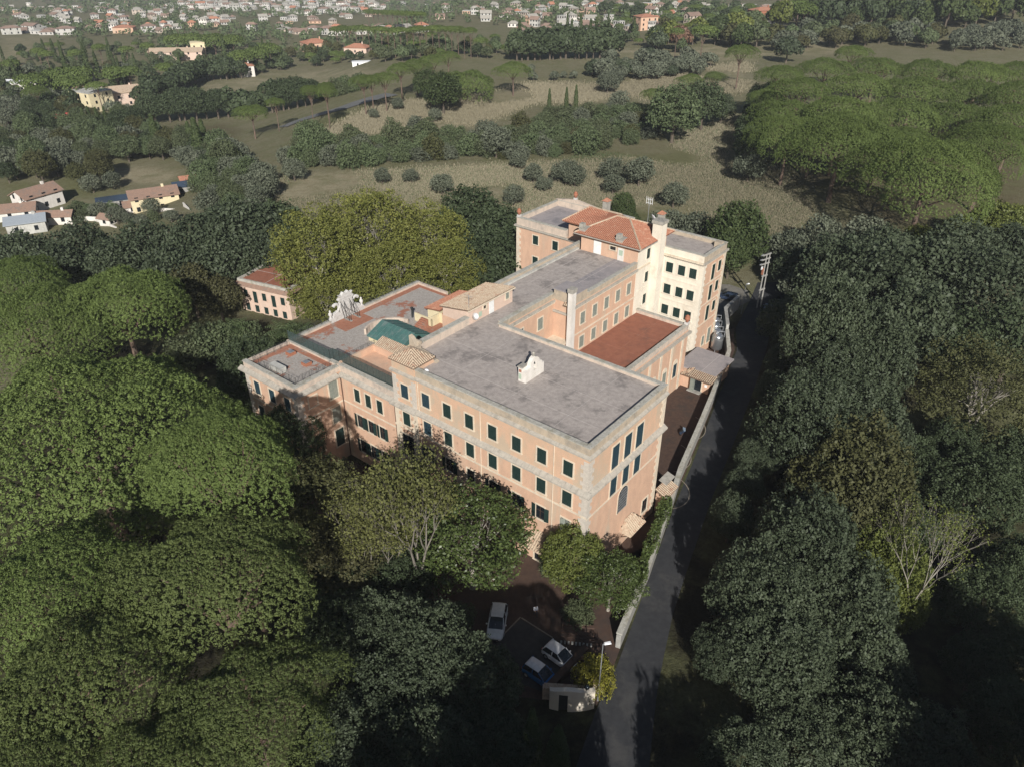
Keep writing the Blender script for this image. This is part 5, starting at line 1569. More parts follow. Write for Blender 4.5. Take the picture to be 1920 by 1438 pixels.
def pine_crown(Rr, hd, z0, nt, per, size, tr, seed):
    g = np.random.default_rng(seed)
    i = np.arange(nt) + .5
    rho = np.sqrt(i / nt) * 1.06
    ph = math.pi * (1 + 5 ** .5) * i
    x0, y0 = rho * np.cos(ph), rho * np.sin(ph)
    x0 += g.normal(size=nt) * .02
    y0 += g.normal(size=nt) * .02
    out = 1 + .12 * np.sin(3 * ph + seed) + .09 * np.sin(5 * ph + seed * 2.3) + .06 * np.sin(8 * ph + seed) + .04 * np.sin(13 * ph)
    cc = np.random.default_rng(seed + 5).random((34, 2)) * 2 - 1
    dm = np.min(np.hypot(x0[:, None] - cc[:, 0], y0[:, None] - cc[:, 1]), 1)
    bump = np.clip(.24 - dm, -.14, .24) * 4.2
    rc = np.minimum(rho, 1)
    z = hd * (1 - rc ** 2.3) ** .62 + bump * (1 - .3 * rc)
    z = np.where(rho > 1, -(rho - 1) * 22 - .3, z)
    xs, ys_ = x0 * Rr * out, y0 * Rr * out
    k = rho > 1
    xs[k] *= .93; ys_[k] *= .93
    C = np.stack([xs, ys_, z + z0 + g.normal(size=nt) * .12], -1)
    nn = unit(np.stack([x0 * (.25 + 1.1 * rc ** 3), y0 * (.25 + 1.1 * rc ** 3), 1.05 - rc ** 4 * .9], -1))
    wv = np.sin(xs * 1.1 + seed) * np.sin(ys_ * 1.3 + seed * 1.7) + .7 * np.sin(xs * .55 - ys_ * .7 + seed * 2)
    hole = (g.random(nt) < .04) | ((wv < -1.05) & (g.random(nt) < .6))
    C[hole, 2] -= .6
    D = unit(g.normal(size=(nt, per, 3)) + nn[:, None, :] * .9)
    P = (C[:, None, :] + D * tr * (.75 + .5 * g.random((nt, per, 1)))).reshape(-1, 3)
    tint = (np.repeat(g.random(nt), per) * .75 + .25 * g.random(nt * per))
    V = cards(P, D.reshape(-1, 3) + .35 * np.repeat(nn, per, 0), np.full(len(P), size), .22, .55)
    # thin under layer closing the crown from below, tinted darker as painted shade
    nu = nt // 2
    r2 = np.sqrt(g.random(nu)) * .92
    p2 = g.random(nu) * 6.283
    U = np.stack([r2 * np.cos(p2) * Rr, r2 * np.sin(p2) * Rr, z0 + hd * .25 * (1 - r2 ** 2) + g.random(nu) * .8 - .3], -1)
    V2 = cards(U, np.tile([0, 0, 1.0], (nu, 1)), np.full(nu, size * 1.6), .5, .8)
    return np.concatenate([V, V2]), np.concatenate([tint, g.random(nu) * .4])

def pine_trunk(Rr, z0, hd, r0, seed, limbs=9):
    g = random.Random(seed)
    mb = MB()
    fork = z0 * .62
    mb.tube([(0, 0, -.6), (.15, .05, fork * .5), (.05, -.1, fork), (.1, .05, z0 + hd * .2)], [r0, r0 * .8, r0 * .68, r0 * .3], 9)
    for i in range(limbs):
        a = i * 2.4 + g.uniform(-.3, .3)
        s = fork * g.uniform(.95, 1.35)
        rr = Rr * g.uniform(.45, .82)
        p0 = (.1 * math.cos(a), .1 * math.sin(a), s)
        p1 = (rr * .45 * math.cos(a + .15), rr * .45 * math.sin(a + .15), s + (z0 - s) * .55 + .4)
        p2 = (rr * math.cos(a), rr * math.sin(a), z0 + hd * .25)
        mb.tube([p0, p1, p2], [r0 * .38, r0 * .24, r0 * .08], 5)
        for q in (-.5, .5):
            mb.tube([p1, ((p1[0] + p2[0]) / 2 - math.sin(a) * q * rr * .35, (p1[1] + p2[1]) / 2 + math.cos(a) * q * rr * .35, z0 + hd * .3)], [r0 * .18, r0 * .05], 4)
    return mb

def skeleton(seed, H, spread, depth, r0, trunk=.3, up=.35, nch=(3, 4), lean=(0, 0)):
    g = random.Random(seed)
    mb = MB()
    tips = []
    def go(p, d, L, r, k):
        q = p + d * L * .5 + Vector((g.uniform(-1, 1), g.uniform(-1, 1), g.uniform(-.3, .6))) * L * .07
        e = q + (d + Vector((0, 0, .12))).normalized() * L * .5
        mb.tube([p, q, e], [r, r * .82, r * .62], 7 if k > 2 else (5 if k > 1 else 3), cap=False)
        if k == 0:
            tips.append((e, d)); return
        n = g.randint(*nch)
        a0 = g.uniform(0, 6.28)
        for i in range(n):
            a = a0 + i * 6.283 / n + g.uniform(-.4, .4)
            ref = Vector((1, 0, 0)) if abs(d.z) > .8 else Vector((0, 0, 1))
            u = d.cross(ref).normalized(); v = d.cross(u)
            s = spread * g.uniform(.6, 1.2)
            nd = (d + (u * math.cos(a) + v * math.sin(a)) * s + Vector((0, 0, up))).normalized()
            go(e if i else e, nd, L * g.uniform(.62, .86), r * .58, k - 1)
        if k <= 2: tips.append((e, d))
    d0 = Vector((lean[0], lean[1], 1)).normalized()
    go(Vector((0, 0, -.4)), d0, H * trunk, r0, depth)
    return mb, tips

def tip_cards(tips, per, rad, size, seed, jit=.9, asp=.75):
    g = np.random.default_rng(seed)
    T = np.array([tuple(t[0]) for t in tips])
    n = len(T)
    off = g.normal(size=(n, per, 3)) * rad * .55
    P = (T[:, None, :] + off).reshape(-1, 3)
    tint = np.clip(np.repeat(g.random(n), per) * .5 + .5 * g.random(n * per), 0, 1)
    N = unit(off.reshape(-1, 3) + np.array([0, -.2, .5]))
    return cards(P, N, np.full(len(P), size), jit, asp), tint

def mk(name, VT, mat):
    return card_mesh(name, VT[0], mat, VT[1])

def recolour(me, mat):
    return coloured(me, mat)

print('templates...')
SPEC = {}
# stone pine: R 10, dome 4.6, trunk 10.5
def pine_set(mat):
    return dict(R=10.0, H=14.8, zc=12.0,
        hi=[(pine_trunk(10, 10.4, 3.9, .55, s).mesh('trunk', 'bark_pine'), mk('crown', pine_crown(10, 5.4, 10.0, 4300, 14, .21, .235, s), mat)) for s in (3, 8)],
        mid=[(pine_trunk(10, 10.4, 3.9, .55, s).mesh('trunk', 'bark_pine'), mk('crown', pine_crown(10, 4.0, 10.4, 2800, 12, .235, .25, s), mat)) for s in (11, 14, 19)],
        xl=[(pine_trunk(10, 10.0, 5.0, .5, 3).mesh('trunk', 'bark_pine'), mk('crown', pine_crown(10, 5.2, 10.0, 8500, 11, .16, .165, 3), mat))],
        lo=[(pine_trunk(10, 10.5, 4.6, .6, s, 5).mesh('trunk', 'bark_pine'), mk('crown', pine_crown(10, 4.2, 10.4, 330, 7, 1.2, .8, s), mat)) for s in (21, 23)])
SPEC['stone_pine'] = pine_set('leaf_pine')
SPEC['stone_pine_olive'] = dict(SPEC['stone_pine'])
for k in ('xl', 'hi', 'mid', 'lo'):
    SPEC['stone_pine_olive'][k] = [(t, recolour(c, 'leaf_pine_olive')) for t, c in SPEC['stone_pine'][k]]
def simple_trunk(h, r, seed=1, mat='bark', n=5):
    g = random.Random(seed)
    mb = MB().tube([(0, 0, -.6), (.1, .05, h * .4), (-.05, .1, h)], [r, r * .75, r * .4], 7)
    for i in range(n):
        a = i * 2.4
        mb.tube([(0, 0, h * .5), (h * .25 * math.cos(a), h * .25 * math.sin(a), h * .85), (h * .4 * math.cos(a), h * .4 * math.sin(a), h * 1.15)], [r * .45, r * .25, r * .1], 4)
    return mb.mesh('trunk', mat)
SPEC['holm_oak'] = dict(R=5.0, H=10.6, zc=5.6,
    hi=[(simple_trunk(5.2, .38, s), mk('crown', lobed(5, 4.9, 5.6, 85, 1.05, 24000, .27, s, point=.9, tuft=6, jit=.4), 'leaf_oak')) for s in (1, 2, 3)],
    mid=[(simple_trunk(5.2, .38, s), mk('crown', lobed(5, 4.6, 5.6, 48, 1.35, 6000, .5, s, point=.5, tuft=4, jit=.4), 'leaf_oak')) for s in (4, 5, 6)],
    lo=[(simple_trunk(5.2, .4, s, n=0), mk('crown', lobed(5, 4.4, 5.5, 22, 1.8, 900, 1.25, s), 'leaf_oak')) for s in (7, 8)])
def variant(base, mat, bark=None):
    d = dict(SPEC[base])
    for k in ('hi', 'mid', 'lo'):
        d[k] = [(t if not bark else recolour(t, bark), recolour(c, mat)) for t, c in SPEC[base][k]]
    return d
SPEC['grey_oak'] = variant('holm_oak', 'leaf_oak_grey')
SPEC['broadleaf_tree'] = variant('holm_oak', 'leaf_scrub')
SPEC['autumn_tree'] = variant('holm_oak', 'leaf_autumn')
SPEC['lime_tree'] = variant('holm_oak', 'leaf_lime')
SPEC['rust_tree'] = variant('holm_oak', 'leaf_rust')
SPEC['cedar'] = variant('holm_oak', 'leaf_cypress')
SPEC['olive_tree'] = dict(R=3.0, H=5.4, zc=3.1,
    hi=[(simple_trunk(2.6, .25, s), mk('crown', lobed(3, 2.3, 3.1, 40, .85, 5000, .3, s, tuft=3), 'leaf_olive')) for s in (11, 12)],
    mid=[(simple_trunk(2.6, .25, s), mk('crown', lobed(3, 2.3, 3.1, 30, .95, 2400, .42, s, tuft=3), 'leaf_olive')) for s in (13, 14, 15)],
    lo=[(simple_trunk(2.6, .25, s, n=0), mk('crown', lobed(3, 2.3, 3.0, 16, 1.15, 520, .85, s), 'leaf_olive')) for s in (16, 17)])
SPEC['shrub'] = dict(R=3.0, H=4.6, zc=2.1,
    hi=[(simple_trunk(1.6, .16, s), mk('crown', lobed(3, 2.4, 2.0, 36, .9, 5200, .26, s, flat=.75, tuft=4), 'leaf_scrub')) for s in (31, 32)],
    mid=[(simple_trunk(1.6, .16, s), mk('crown', lobed(3, 2.4, 2.0, 30, .95, 2600, .4, s, flat=.75, tuft=3), 'leaf_scrub')) for s in (33, 34)],
    lo=[(simple_trunk(1.6, .16, s, n=0), mk('crown', lobed(3, 2.3, 2.0, 16, 1.15, 520, .85, s, flat=.7), 'leaf_scrub')) for s in (35, 36)])
SPEC['thicket'] = variant('shrub', 'leaf_scrub')
SPEC['thicket_grey'] = variant('shrub', 'leaf_olive')
SPEC['thicket_dull'] = variant('shrub', 'leaf_autumn')
SPEC['yellow_shrub'] = variant('shrub', 'leaf_yellow')
def cyp(N, size, seed):
    g = np.random.default_rng(seed)
    u = g.random(N) ** .8
    z = .4 + 11.6 * u
    rr = 1.25 * np.sin(np.clip((1 - u) * 1.25 + .12, 0, 1) * math.pi / 2) * (.85 + .3 * np.sin(z * 3 + seed) * .3) * (.75 + .25 * g.random(N))
    a = g.random(N) * 6.283
    P = np.stack([rr * np.cos(a), rr * np.sin(a), z], -1)
    nn = np.stack([np.cos(a), np.sin(a), np.full(N, .45)], -1)
    return cards(P, nn, np.full(N, size), .4), g.random(N)
SPEC['cypress'] = dict(R=1.3, H=12.2, zc=6.0,
    hi=[(simple_trunk(4, .16, s, n=0), mk('crown', cyp(5200, .26, s), 'leaf_cypress')) for s in (41, 42)],
    mid=[(simple_trunk(4, .16, s, n=0), mk('crown', cyp(1900, .42, s), 'leaf_cypress')) for s in (43, 44)],
    lo=[(simple_trunk(4, .16, s, n=0), mk('crown', cyp(420, .9, s), 'leaf_cypress')) for s in (45,)])
def skel_spec(mat, bark, seeds, H, spread, depth, r0, per, rad, size, trunk=.25, up=.3, nch=(3, 4)):
    out = []
    for s in seeds:
        mb, tips = skeleton(s, H, spread, depth, r0, trunk, up, nch)
        tp = np.array([tuple(t[0]) for t in tips])
        Rm = np.percentile(np.hypot(tp[:, 0], tp[:, 1]), 94)
        ht = tp[:, 2].max()
        out.append((mb.mesh('trunk', bark), mk('crown', tip_cards(tips, per, rad, size, s), mat), Rm, ht, float(np.percentile(tp[:, 2], 45))))
    return dict(R=out[0][2], H=out[0][3], zc=out[0][4], hi=[(a, b) for a, b, *_ in out], mid=[(a, b) for a, b, *_ in out], lo=[(a, b) for a, b, *_ in out])
def leafy(mat, seeds, Rx, Rz, zc, nl, rl, N, size, H, r0, spread, up, flat=.8, tuft=5):
    out = []
    for s in seeds:
        mb, tips = skeleton(s, H, spread, 4, r0, .28, up, (3, 3))
        out.append((mb.mesh('trunk', 'bark_pale'), mk('crown', lobed(Rx, Rz, zc, nl, rl, N, size, s, flat=flat, tuft=tuft, jit=.7), mat)))
    return dict(R=Rx, H=zc + Rz, zc=zc, hi=out, mid=out, lo=out)
SPEC['plane_tree'] = leafy('leaf_plane', (5, 6, 9), 8.0, 8.5, 9.0, 120, 1.35, 21000, .34, 15, .45, .5, .35)
SPEC['magnolia_tree'] = leafy('leaf_green', (51, 53), 5.0, 4.6, 5.4, 80, .9, 15000, .24, 8.5, .3, .5, .3, flat=.6)
SPEC['sparse_tree'] = skel_spec('leaf_lime', 'bark_pale', (77, 78), 15, .42, 5, .16, 6, .5, .2, .4, .24, (3, 3))
SPEC['thin_tree'] = skel_spec('leaf_dull', 'bark_grey', (25, 27), 15, .5, 6, .2, 9, .65, .18, .22, .4, (3, 3))
SPEC['brown_tree'] = leafy('leaf_autumn', (61,), 7.0, 6.0, 7.5, 100, 1.1, 13000, .26, 12, .3, .55, .25, flat=.6)

print({k: (round(v['R'], 1), round(v['H'], 1), round(v['zc'], 1)) for k, v in SPEC.items()})
NAMES = {'stone_pine_olive': 'stone_pine', 'grey_oak': 'holm_oak', 'autumn_tree': 'broadleaf_tree', 'lime_tree': 'broadleaf_tree', 'rust_tree': 'stone_pine', 'yellow_shrub': 'shrub', 'sparse_tree': 'bare_tree', 'thin_tree': 'broadleaf_tree', 'brown_tree': 'bare_tree'}
NAMES['rust_tree'] = 'dead_tree'
NAMES['thicket'] = NAMES['thicket_grey'] = NAMES['thicket_dull'] = 'thicket_bush'
NAMES['cedar'] = 'cedar_tree'
CATS = {'stone_pine': 'pine', 'holm_oak': 'oak', 'broadleaf_tree': 'tree', 'olive_tree': 'olive tree', 'cypress': 'cypress', 'shrub': 'shrub', 'plane_tree': 'plane tree', 'bare_tree': 'tree', 'magnolia_tree': 'tree', 'dead_tree': 'tree', 'cedar_tree': 'cedar', 'thicket_bush': 'bush'}
TREES = []
def plant(kind, P, depth, r, hk, label, group, lod=None):
    S = SPEC[kind]
    L = lod or ('hi' if depth < (270 if kind.startswith('stone_pine') else 118) else ('mid' if depth < 340 else 'lo'))
    if L == 'hi' and 'xl' in S and r > 10.5: L = 'xl'
    t, c = S[L][rnd.randrange(len(S[L]))]
    nm = NAMES.get(kind, kind)
    o = thing(nm, label, CATS[nm], P, rnd.uniform(0, 6.28), group)
    s = r / S['R']
    j = rnd.uniform(.92, 1.08)
    if kind.startswith('stone_pine'):      # a taller pine has a longer trunk, not a stretched crown
        o.scale = (s * j, s / j, s)
        put('trunk', t, o, scale=(1, 1, max(.3, 1 + (hk - 1) * S['H'] / 10.6)))
        put('crown', c, o, (0, 0, S['H'] * (hk - 1)))
    else:
        o.scale = (s * j, s / j, s * hk)
        put('trunk', t, o)
        put('crown', c, o)
    TREES.append((P[0], P[1], r))
    return o

def T(kind, px, py, wpx, label, group=None, hk=1.0, h=None, lod=None):
    """tree whose crown is centred at a photograph pixel and wpx pixels wide"""
    S = SPEC[kind]
    d, hc = 100.0, S['zc']
    for _ in range(12):
        r = wpx / 2 * d / FPX
        k = hk if h is None else h / (S['H'] * r / S['R'])
        zt = S['zc'] + S['H'] * (k - 1) if kind.startswith('stone_pine') else S['zc'] * k
        hc = .5 * hc + .5 * zt * r / S['R']
        p = at(px, py, hc)
        d = float((np.array(p) - np.array([0, 0, CAMH])) @ FV)
    z = float(gz(p.x, p.y))
    return plant(kind, (p.x, p.y, z - .1), d, r, k, label, group, lod)

def wood(poly, n, kinds, rmin, rmax, group, labels, hk=(.85, 1.15), gap=.8, tries=60, lod=None):
    xs = [p[0] for p in poly]; ysx = [p[1] for p in poly]
    done = []
    for _ in range(n * tries):
        if len(done) >= n: break
        px = rnd.uniform(min(xs), max(xs)); py = rnd.uniform(min(ysx), max(ysx))
        if not bool(inside(poly, px, py)): continue
        p = at(px, py)
        r = rnd.uniform(rmin, rmax)
        if any((p.x - q[0]) ** 2 + (p.y - q[1]) ** 2 < (gap * (r + q[2])) ** 2 for q in done): continue
        done.append((p.x, p.y, r))
        k = rnd.choices([q[0] for q in kinds], [q[1] for q in kinds])[0]
        d = float((np.array(p) - np.array([0, 0, CAMH])) @ FV)
        rk = r if k != 'cypress' else r * .45
        plant(k, (p.x, p.y, p.z - .1), d, rk, rnd.uniform(*hk), labels[k], group, lod)

def row(pix, n, kinds, r, group, labels, hk=(.9, 1.1), jit=1.5):
    P = [at(*q) for q in pix]
    seg = [(b - a).length for a, b in zip(P, P[1:])]
    tot = sum(seg)
    for i in range(n):
        s = tot * (i + .5) / n
        k = 0
        while s > seg[k] and k < len(seg) - 1: s -= seg[k]; k += 1
        p = P[k].lerp(P[k + 1], s / seg[k])
        x, y = p.x + rnd.uniform(-jit, jit), p.y + rnd.uniform(-jit, jit)
        kd = rnd.choices([q[0] for q in kinds], [q[1] for q in kinds])[0]
        d = float((np.array(p) - np.array([0, 0, CAMH])) @ FV)
        rr = r * rnd.uniform(.85, 1.15) * (.42 if kd == 'cypress' else 1)
        plant(kd, (x, y, float(gz(x, y)) - .1), d, rr, rnd.uniform(*hk), labels[kd], group)

# ------------------------------------------------------------------ trees near the villa, one by one
print('trees...')
N_ = T
# umbrella pines in the left foreground
T('stone_pine', 165, 825, 580, 'huge domed umbrella pine left of the villa, the broadest crown', h=19)
T('stone_pine', 412, 845, 275, 'umbrella pine nearest the west wing corner', h=25)
T('stone_pine_olive', 400, 1065, 340, 'olive green umbrella pine crown below the one at the west wing corner', h=20)
T('stone_pine', 80, 1120, 370, 'umbrella pine at the left edge below the broadest crown', h=17.5)
T('stone_pine_olive', 150, 1290, 400, 'umbrella pine in the lower left corner of the view', h=17.5)
T('stone_pine_olive', 470, 1320, 320, 'rightmost umbrella pine at the bottom edge beside the dark gap', h=16.5)
T('stone_pine_olive', 300, 1450, 300, 'umbrella pine cut by the bottom edge between two others', h=16.5)
T('stone_pine_olive', 20, 1440, 280, 'umbrella pine cut by the lower left corner', h=17)
T('stone_pine', 225, 562, 230, 'umbrella pine dome in front of the dark oaks left of the annex', h=16)
T('stone_pine', 60, 610, 290, 'umbrella pine at the left edge behind the broadest crown', h=16)
T('stone_pine', 20, 530, 190, 'small umbrella pine dome at the left edge under the oaks', h=14)
# oaks in the foreground
T('grey_oak', 800, 1225, 190, 'grey green holm oak in the bottom middle beside the parked cars', hk=1.1)
T('grey_oak', 890, 1290, 180, 'grey green holm oak below the parked cars left of the gate', hk=1.0)
T('grey_oak', 720, 1190, 170, 'grey green holm oak left of the white estate car', hk=1.0)
T('grey_oak', 740, 1310, 190, 'grey green holm oak in the middle of the bottom clump', hk=1.0)
T('grey_oak', 680, 1400, 200, 'grey green holm oak at the bottom edge left of the clump', hk=1.0)
T('grey_oak', 800, 1420, 190, 'grey green holm oak cut by the bottom edge below the clump', hk=1.0)
T('grey_oak', 930, 1400, 150, 'grey green holm oak at the bottom edge below the parked cars', hk=.9)
T('holm_oak', 640, 1190, 170, 'dark holm oak in the shade between pines and big oak', hk=.9)
T('cypress', 997, 1385, 46, 'pale green cypress shoot at the bottom edge, left of the pair', h=8.5)
T('cypress', 1045, 1415, 58, 'pale green cypress shoot at the bottom edge, right of the pair', h=8.0)
T('magnolia_tree', 882, 1010, 240, 'glossy dark green tree in front of the villa facade', hk=1.0)
T('thin_tree', 770, 915, 180, 'thin yellow green tree with bare twigs against the facade', hk=1.05)
T('thin_tree', 700, 975, 150, 'thin leafy tree left of the bare twigged one', hk=.9)
T('autumn_tree', 590, 960, 200, 'dull olive tree in shade at the foot of the west wing', hk=1.0)
T('autumn_tree', 650, 1060, 190, 'dull olive tree in shade in front of the west wing', hk=.9)
T('holm_oak', 745, 1085, 150, 'dark oak in shade left of the forecourt', hk=.9)
T('holm_oak', 640, 1120, 150, 'dark oak in shade below the olive trees', hk=.85)
T('autumn_tree', 560, 1040, 150, 'dull olive tree in shade beside the umbrella pine', hk=.95)
T('autumn_tree', 715, 1015, 140, 'dull leafy tree under the bare twigged one', hk=.85)
T('holm_oak', 480, 720, 140, 'dark oak against the outer wall of the west wing', hk=1.2)
T('holm_oak', 545, 830, 120, 'dark oak between pine and west wing corner', hk=1.2)
T('lime_tree', 1075, 1050, 120, 'pale olive green tree at the villa corner', hk=1.15)
T('magnolia_tree', 1145, 1090, 130, 'fresh green tree beside the wall at the villa corner', hk=1.1)
T('shrub', 1040, 1062, 55, 'greyish shrub by the villa entrance canopy', hk=1.1)
T('yellow_shrub', 1115, 1270, 80, 'bright yellow green bush round the street lamp', hk=1.25)
T('shrub', 1085, 1150, 60, 'dark green bush at the garden steps', hk=.9)
T('shrub', 860, 1150, 60, 'dark clipped shrub left of the white estate car', hk=.7)
HG = thing('climbing_hedge', 'leafy green hedge climbing over the yard wall', 'hedge', (0, 0, 0))
hp = []
for i in range(9000):
    t = rnd.random()
    x = 13.6 + (19.6 - 13.6) * t; y = 58.0 + (72.0 - 58.0) * t
    wd = .9 + .3 * math.sin(t * 17)
    a = rnd.uniform(0, 6.283)
    hp.append((x - .3 + wd * math.cos(a) * rnd.uniform(.5, 1) * .8, y + .2 + wd * math.sin(a) * .5, -2.4 + 1.9 * rnd.random() + .5 * math.sin(t * 23)))
hp = np.array(hp)
put('crown', card_mesh('crown', cards(hp, unit(rng.normal(size=hp.shape) + np.array([0, -.4, .8])), np.full(len(hp), .26), .5), 'leaf_green', rng.random(len(hp))), HG)
MB().tube([(13.6, 58, G0), (16.5, 65, -2.6), (19.4, 71.6, -2.0)], .1).build('trunk', 'bark', HG)
# east side of the lane
for a in ((1545, 640, 170, 'grey green holm oak beside the lane opposite the gate hut', 1.4), (1610, 690, 170, 'grey green holm oak behind the one opposite the gate hut', 1.4), (1500, 805, 180, 'grey green holm oak over the lane opposite the side yard', 1.15), (1590, 800, 180, 'grey green holm oak behind the one over the lane', 1.2), (1550, 730, 150, 'grey green holm oak between the lane oaks', 1.3), (1640, 860, 140, 'grey green holm oak above the olive brown tree', 1.2),
          (1500, 1040, 210, 'grey green holm oak at the top of the big clump right of the lane', 1.2), (1425, 1125, 190, 'grey green holm oak on the lane side of the big clump', 1.1), (1560, 1160, 230, 'grey green holm oak on the wood side of the big clump', 1.1), (1450, 1230, 210, 'grey green holm oak at the foot of the big clump', 1.0), (1350, 1225, 110, 'holm oak bough hanging over the lane', 1.0), (1620, 1270, 170, 'grey green holm oak between the clump and the lower right oaks', 1.0),
          (1620, 1380, 200, 'grey green holm oak in the lower right', 1.1), (1730, 1420, 180, 'grey green holm oak in the lower right beside the dark wood', 1.1), (1500, 1410, 190, 'grey green holm oak at the bottom edge right of the lane', 1.0), (1390, 1430, 150, 'grey green holm oak at the bottom edge nearest the lane', 1.0),
          (1640, 545, 150, 'grey green holm oak in the wood right of the power pole', 1.1), (1740, 520, 150, 'grey green holm oak in the wood below the pine grove', 1.0), (1555, 520, 130, 'grey green holm oak next to the power pole wood edge', 1.1), (1840, 545, 150, 'grey green holm oak in the wood near the right edge', 1.0), (1700, 620, 150, 'grey green holm oak left of the brown tree', 1.1), (1465, 610, 90, 'small holm oak leaning over the lane top', 1.0), (1800, 480, 130, 'holm oak with light tips below the big pine', .9), (1900, 480, 120, 'holm oak at the right edge below the pines', .9), (1660, 475, 110, 'holm oak at the field edge of the wood', .9), (1500, 510, 90, 'holm oak right of the tall bushy tree', .9)):
    T('grey_oak', a[0], a[1], a[2], a[3], hk=a[4])
T('autumn_tree', 1590, 930, 240, 'olive brown tree between the big oaks right of the lane', hk=1.15)
T('lime_tree', 1650, 1080, 170, 'yellow green tree behind the largest oak', hk=1.1)
T('lime_tree', 1680, 1130, 120, 'yellow green sapling beside the bare tree trunk', hk=1.2)
T('sparse_tree', 1762, 990, 190, 'almost bare tree with a few yellow leaves and pale trunk on the right', hk=1.15)
T('brown_tree', 1840, 745, 250, 'brownish thin leaved tree near the right edge', hk=1.0)
for a in ((1830, 930, 170), (1905, 880, 150), (1905, 1240, 130), (1700, 880, 130), (1790, 640, 130), (1900, 650, 140), (1840, 1130, 150), (1905, 1080, 140), (1690, 1000, 130), (1780, 850, 130), (1880, 1350, 150), (1830, 1250, 120)):
    T('holm_oak', *a, label='dark shaded holm oak in the wood along the right edge', group='dark oaks along the right edge')
plant('cedar', (46.5, 148.5, G0), 120, 6.0, 1.1, 'ivy green tall bushy tree behind the power pole', None)
T('cedar', 1370, 480, 70, 'ivy green bush between rear wing and tall bushy tree', hk=1.2)
for a in ((1475, 470, 80), (1540, 440, 75), (1620, 440, 80), (1500, 540, 70), (1440, 470, 50)):
    T('olive_tree', *a, label='grey green bush at the wood edge below the field', group='bushes at the wood edge')
for a in ((1860, 425, 90), (1790, 440, 70), (1720, 455, 60), (1905, 420, 70)):
    T('lime_tree', *a, label='yellow green broadleaf tree in front of the grove trunks', group='yellow green trees before the grove')
# behind the villa on the left: the plane trees and the oak belt
T('plane_tree', 600, 485, 195, 'leftmost yellow green plane tree beside the pink annex', hk=.95)
T('plane_tree', 700, 450, 200, 'tallest yellow green plane tree behind the roof terrace', hk=1.0)
T('plane_tree', 735, 525, 170, 'yellow green plane tree close behind the stone crest terrace', hk=.85)
T('plane_tree', 810, 460, 160, 'yellow green plane tree right of the tallest one', hk=1.0)
T('plane_tree', 840, 510, 140, 'rightmost yellow green plane tree beside the roof hut', hk=.85)
T('plane_tree', 610, 560, 120, 'small yellow green plane tree over the annex corner', hk=.8)
LB = {'holm_oak': 'dark holm oak in the belt behind the villa on the left', 'grey_oak': 'grey green holm oak in the belt behind the villa on the left', 'autumn_tree': 'olive brown tree in the oak belt left of the annex'}
for a in ((455, 445, 140), (370, 470, 130), (520, 430, 110), (285, 480, 120), (330, 520, 120), (160, 480, 115), (60, 495, 120), (220, 505, 110), (110, 515, 110), (10, 490, 100), (420, 500, 120), (490, 490, 105), (410, 430, 90)):
    T(rnd.choice(['holm_oak', 'grey_oak']), *a, label=LB['holm_oak'], group='oak belt left of the villa', hk=.95)
for a in ((300, 560, 90), (360, 545, 100), (410, 560, 80)):
    T('autumn_tree', *a, label=LB['autumn_tree'], group='olive brown trees left of the annex')
for a in ((880, 420, 120), (930, 440, 110), (970, 500, 120), (910, 500, 110), (1000, 480, 80)):
    T('holm_oak', *a, label='dark holm oak squeezed between plane trees and rear wing', group='oaks behind the link wing', hk=1.05)
for a in ((1170, 390, 45), (1180, 420, 40)): T('cedar', *a, label='small dark conifer behind the red hipped roof', group='conifers behind the red roof', hk=1.3)
for a in ((1300, 430, 70), (1250, 420, 60), (1360, 430, 60), (1400, 440, 60)): T('olive_tree', *a, label='grey green shrub just behind the rear wing', group='shrubs behind the rear wing')
for a in ((400, 640, 90), (460, 630, 70), (350, 660, 80), (540, 640, 70)):
    T('shrub', *a, label='dark shrub in the shaded garden by the annex', group='shrubs in the annex garden', hk=.9)
# the wood goes on below the view, on both sides of the lane; unseen oaks sized to shade the foreground
for k, (x, y, r_, k_) in enumerate(((-2.5, 26.5, 4.2, 1.75), (2.5, 25.5, 4.0, 1.8), (-9, 25, 4.5, 1.6), (6.2, 24, 3.0, 2.3), (15.5, 25, 4.3, 1.6), (20.5, 24, 4.3, 1.2), (0, 15, 4.6, 1.5), (13, 14, 4.4, 1.5), (22, 16, 4.5, 1.5), (-15, 22, 4.6, 1.4), (27, 22, 5.0, 1.2), (39, 28, 5.2, 1.8), (46, 30, 5.2, 2.0), (37, 20, 5.2, 2.0), (52, 34, 5.2, 1.9), (44, 22, 5, 1.9))):
    plant('grey_oak', (x, y, float(gz(x, y)) - .1), 60, r_, k_, 'unseen grey green holm oak further down the lane, sized for shade', 'unseen oaks further down the lane')
for x, y, h_ in ((4.2, 18.5, 21.5), (.5, 16.5, 22.5)):  # unseen pines added to throw shade over the forecourt
    plant('stone_pine', (x, y, G0 - .1), 60, 5.0, h_ / (14.8 * .5), 'tall unseen umbrella pine added to shade the forecourt', 'unseen pines added for shade')
# oaks overhanging the far side of the lane
for k in range(15):
    f = (k + .5) / 15 * 10
    i = 3 + int(f * .8); fr_ = f * .8 - int(f * .8)
    p, q = LANE_R[min(i, 10)], LANE_R[min(i + 1, 11)]
    x = p[0] + (q[0] - p[0]) * fr_ + rnd.uniform(3.4, 4.4); y = p[1] + (q[1] - p[1]) * fr_
    if y < 66: continue
    plant('grey_oak', (x, y, float(gz(x, y)) - .1), 90, rnd.uniform(2.2, 2.9), rnd.uniform(1.0, 1.3), 'grey green oak leaning over the far edge of the lane', 'oaks along the lane edge')
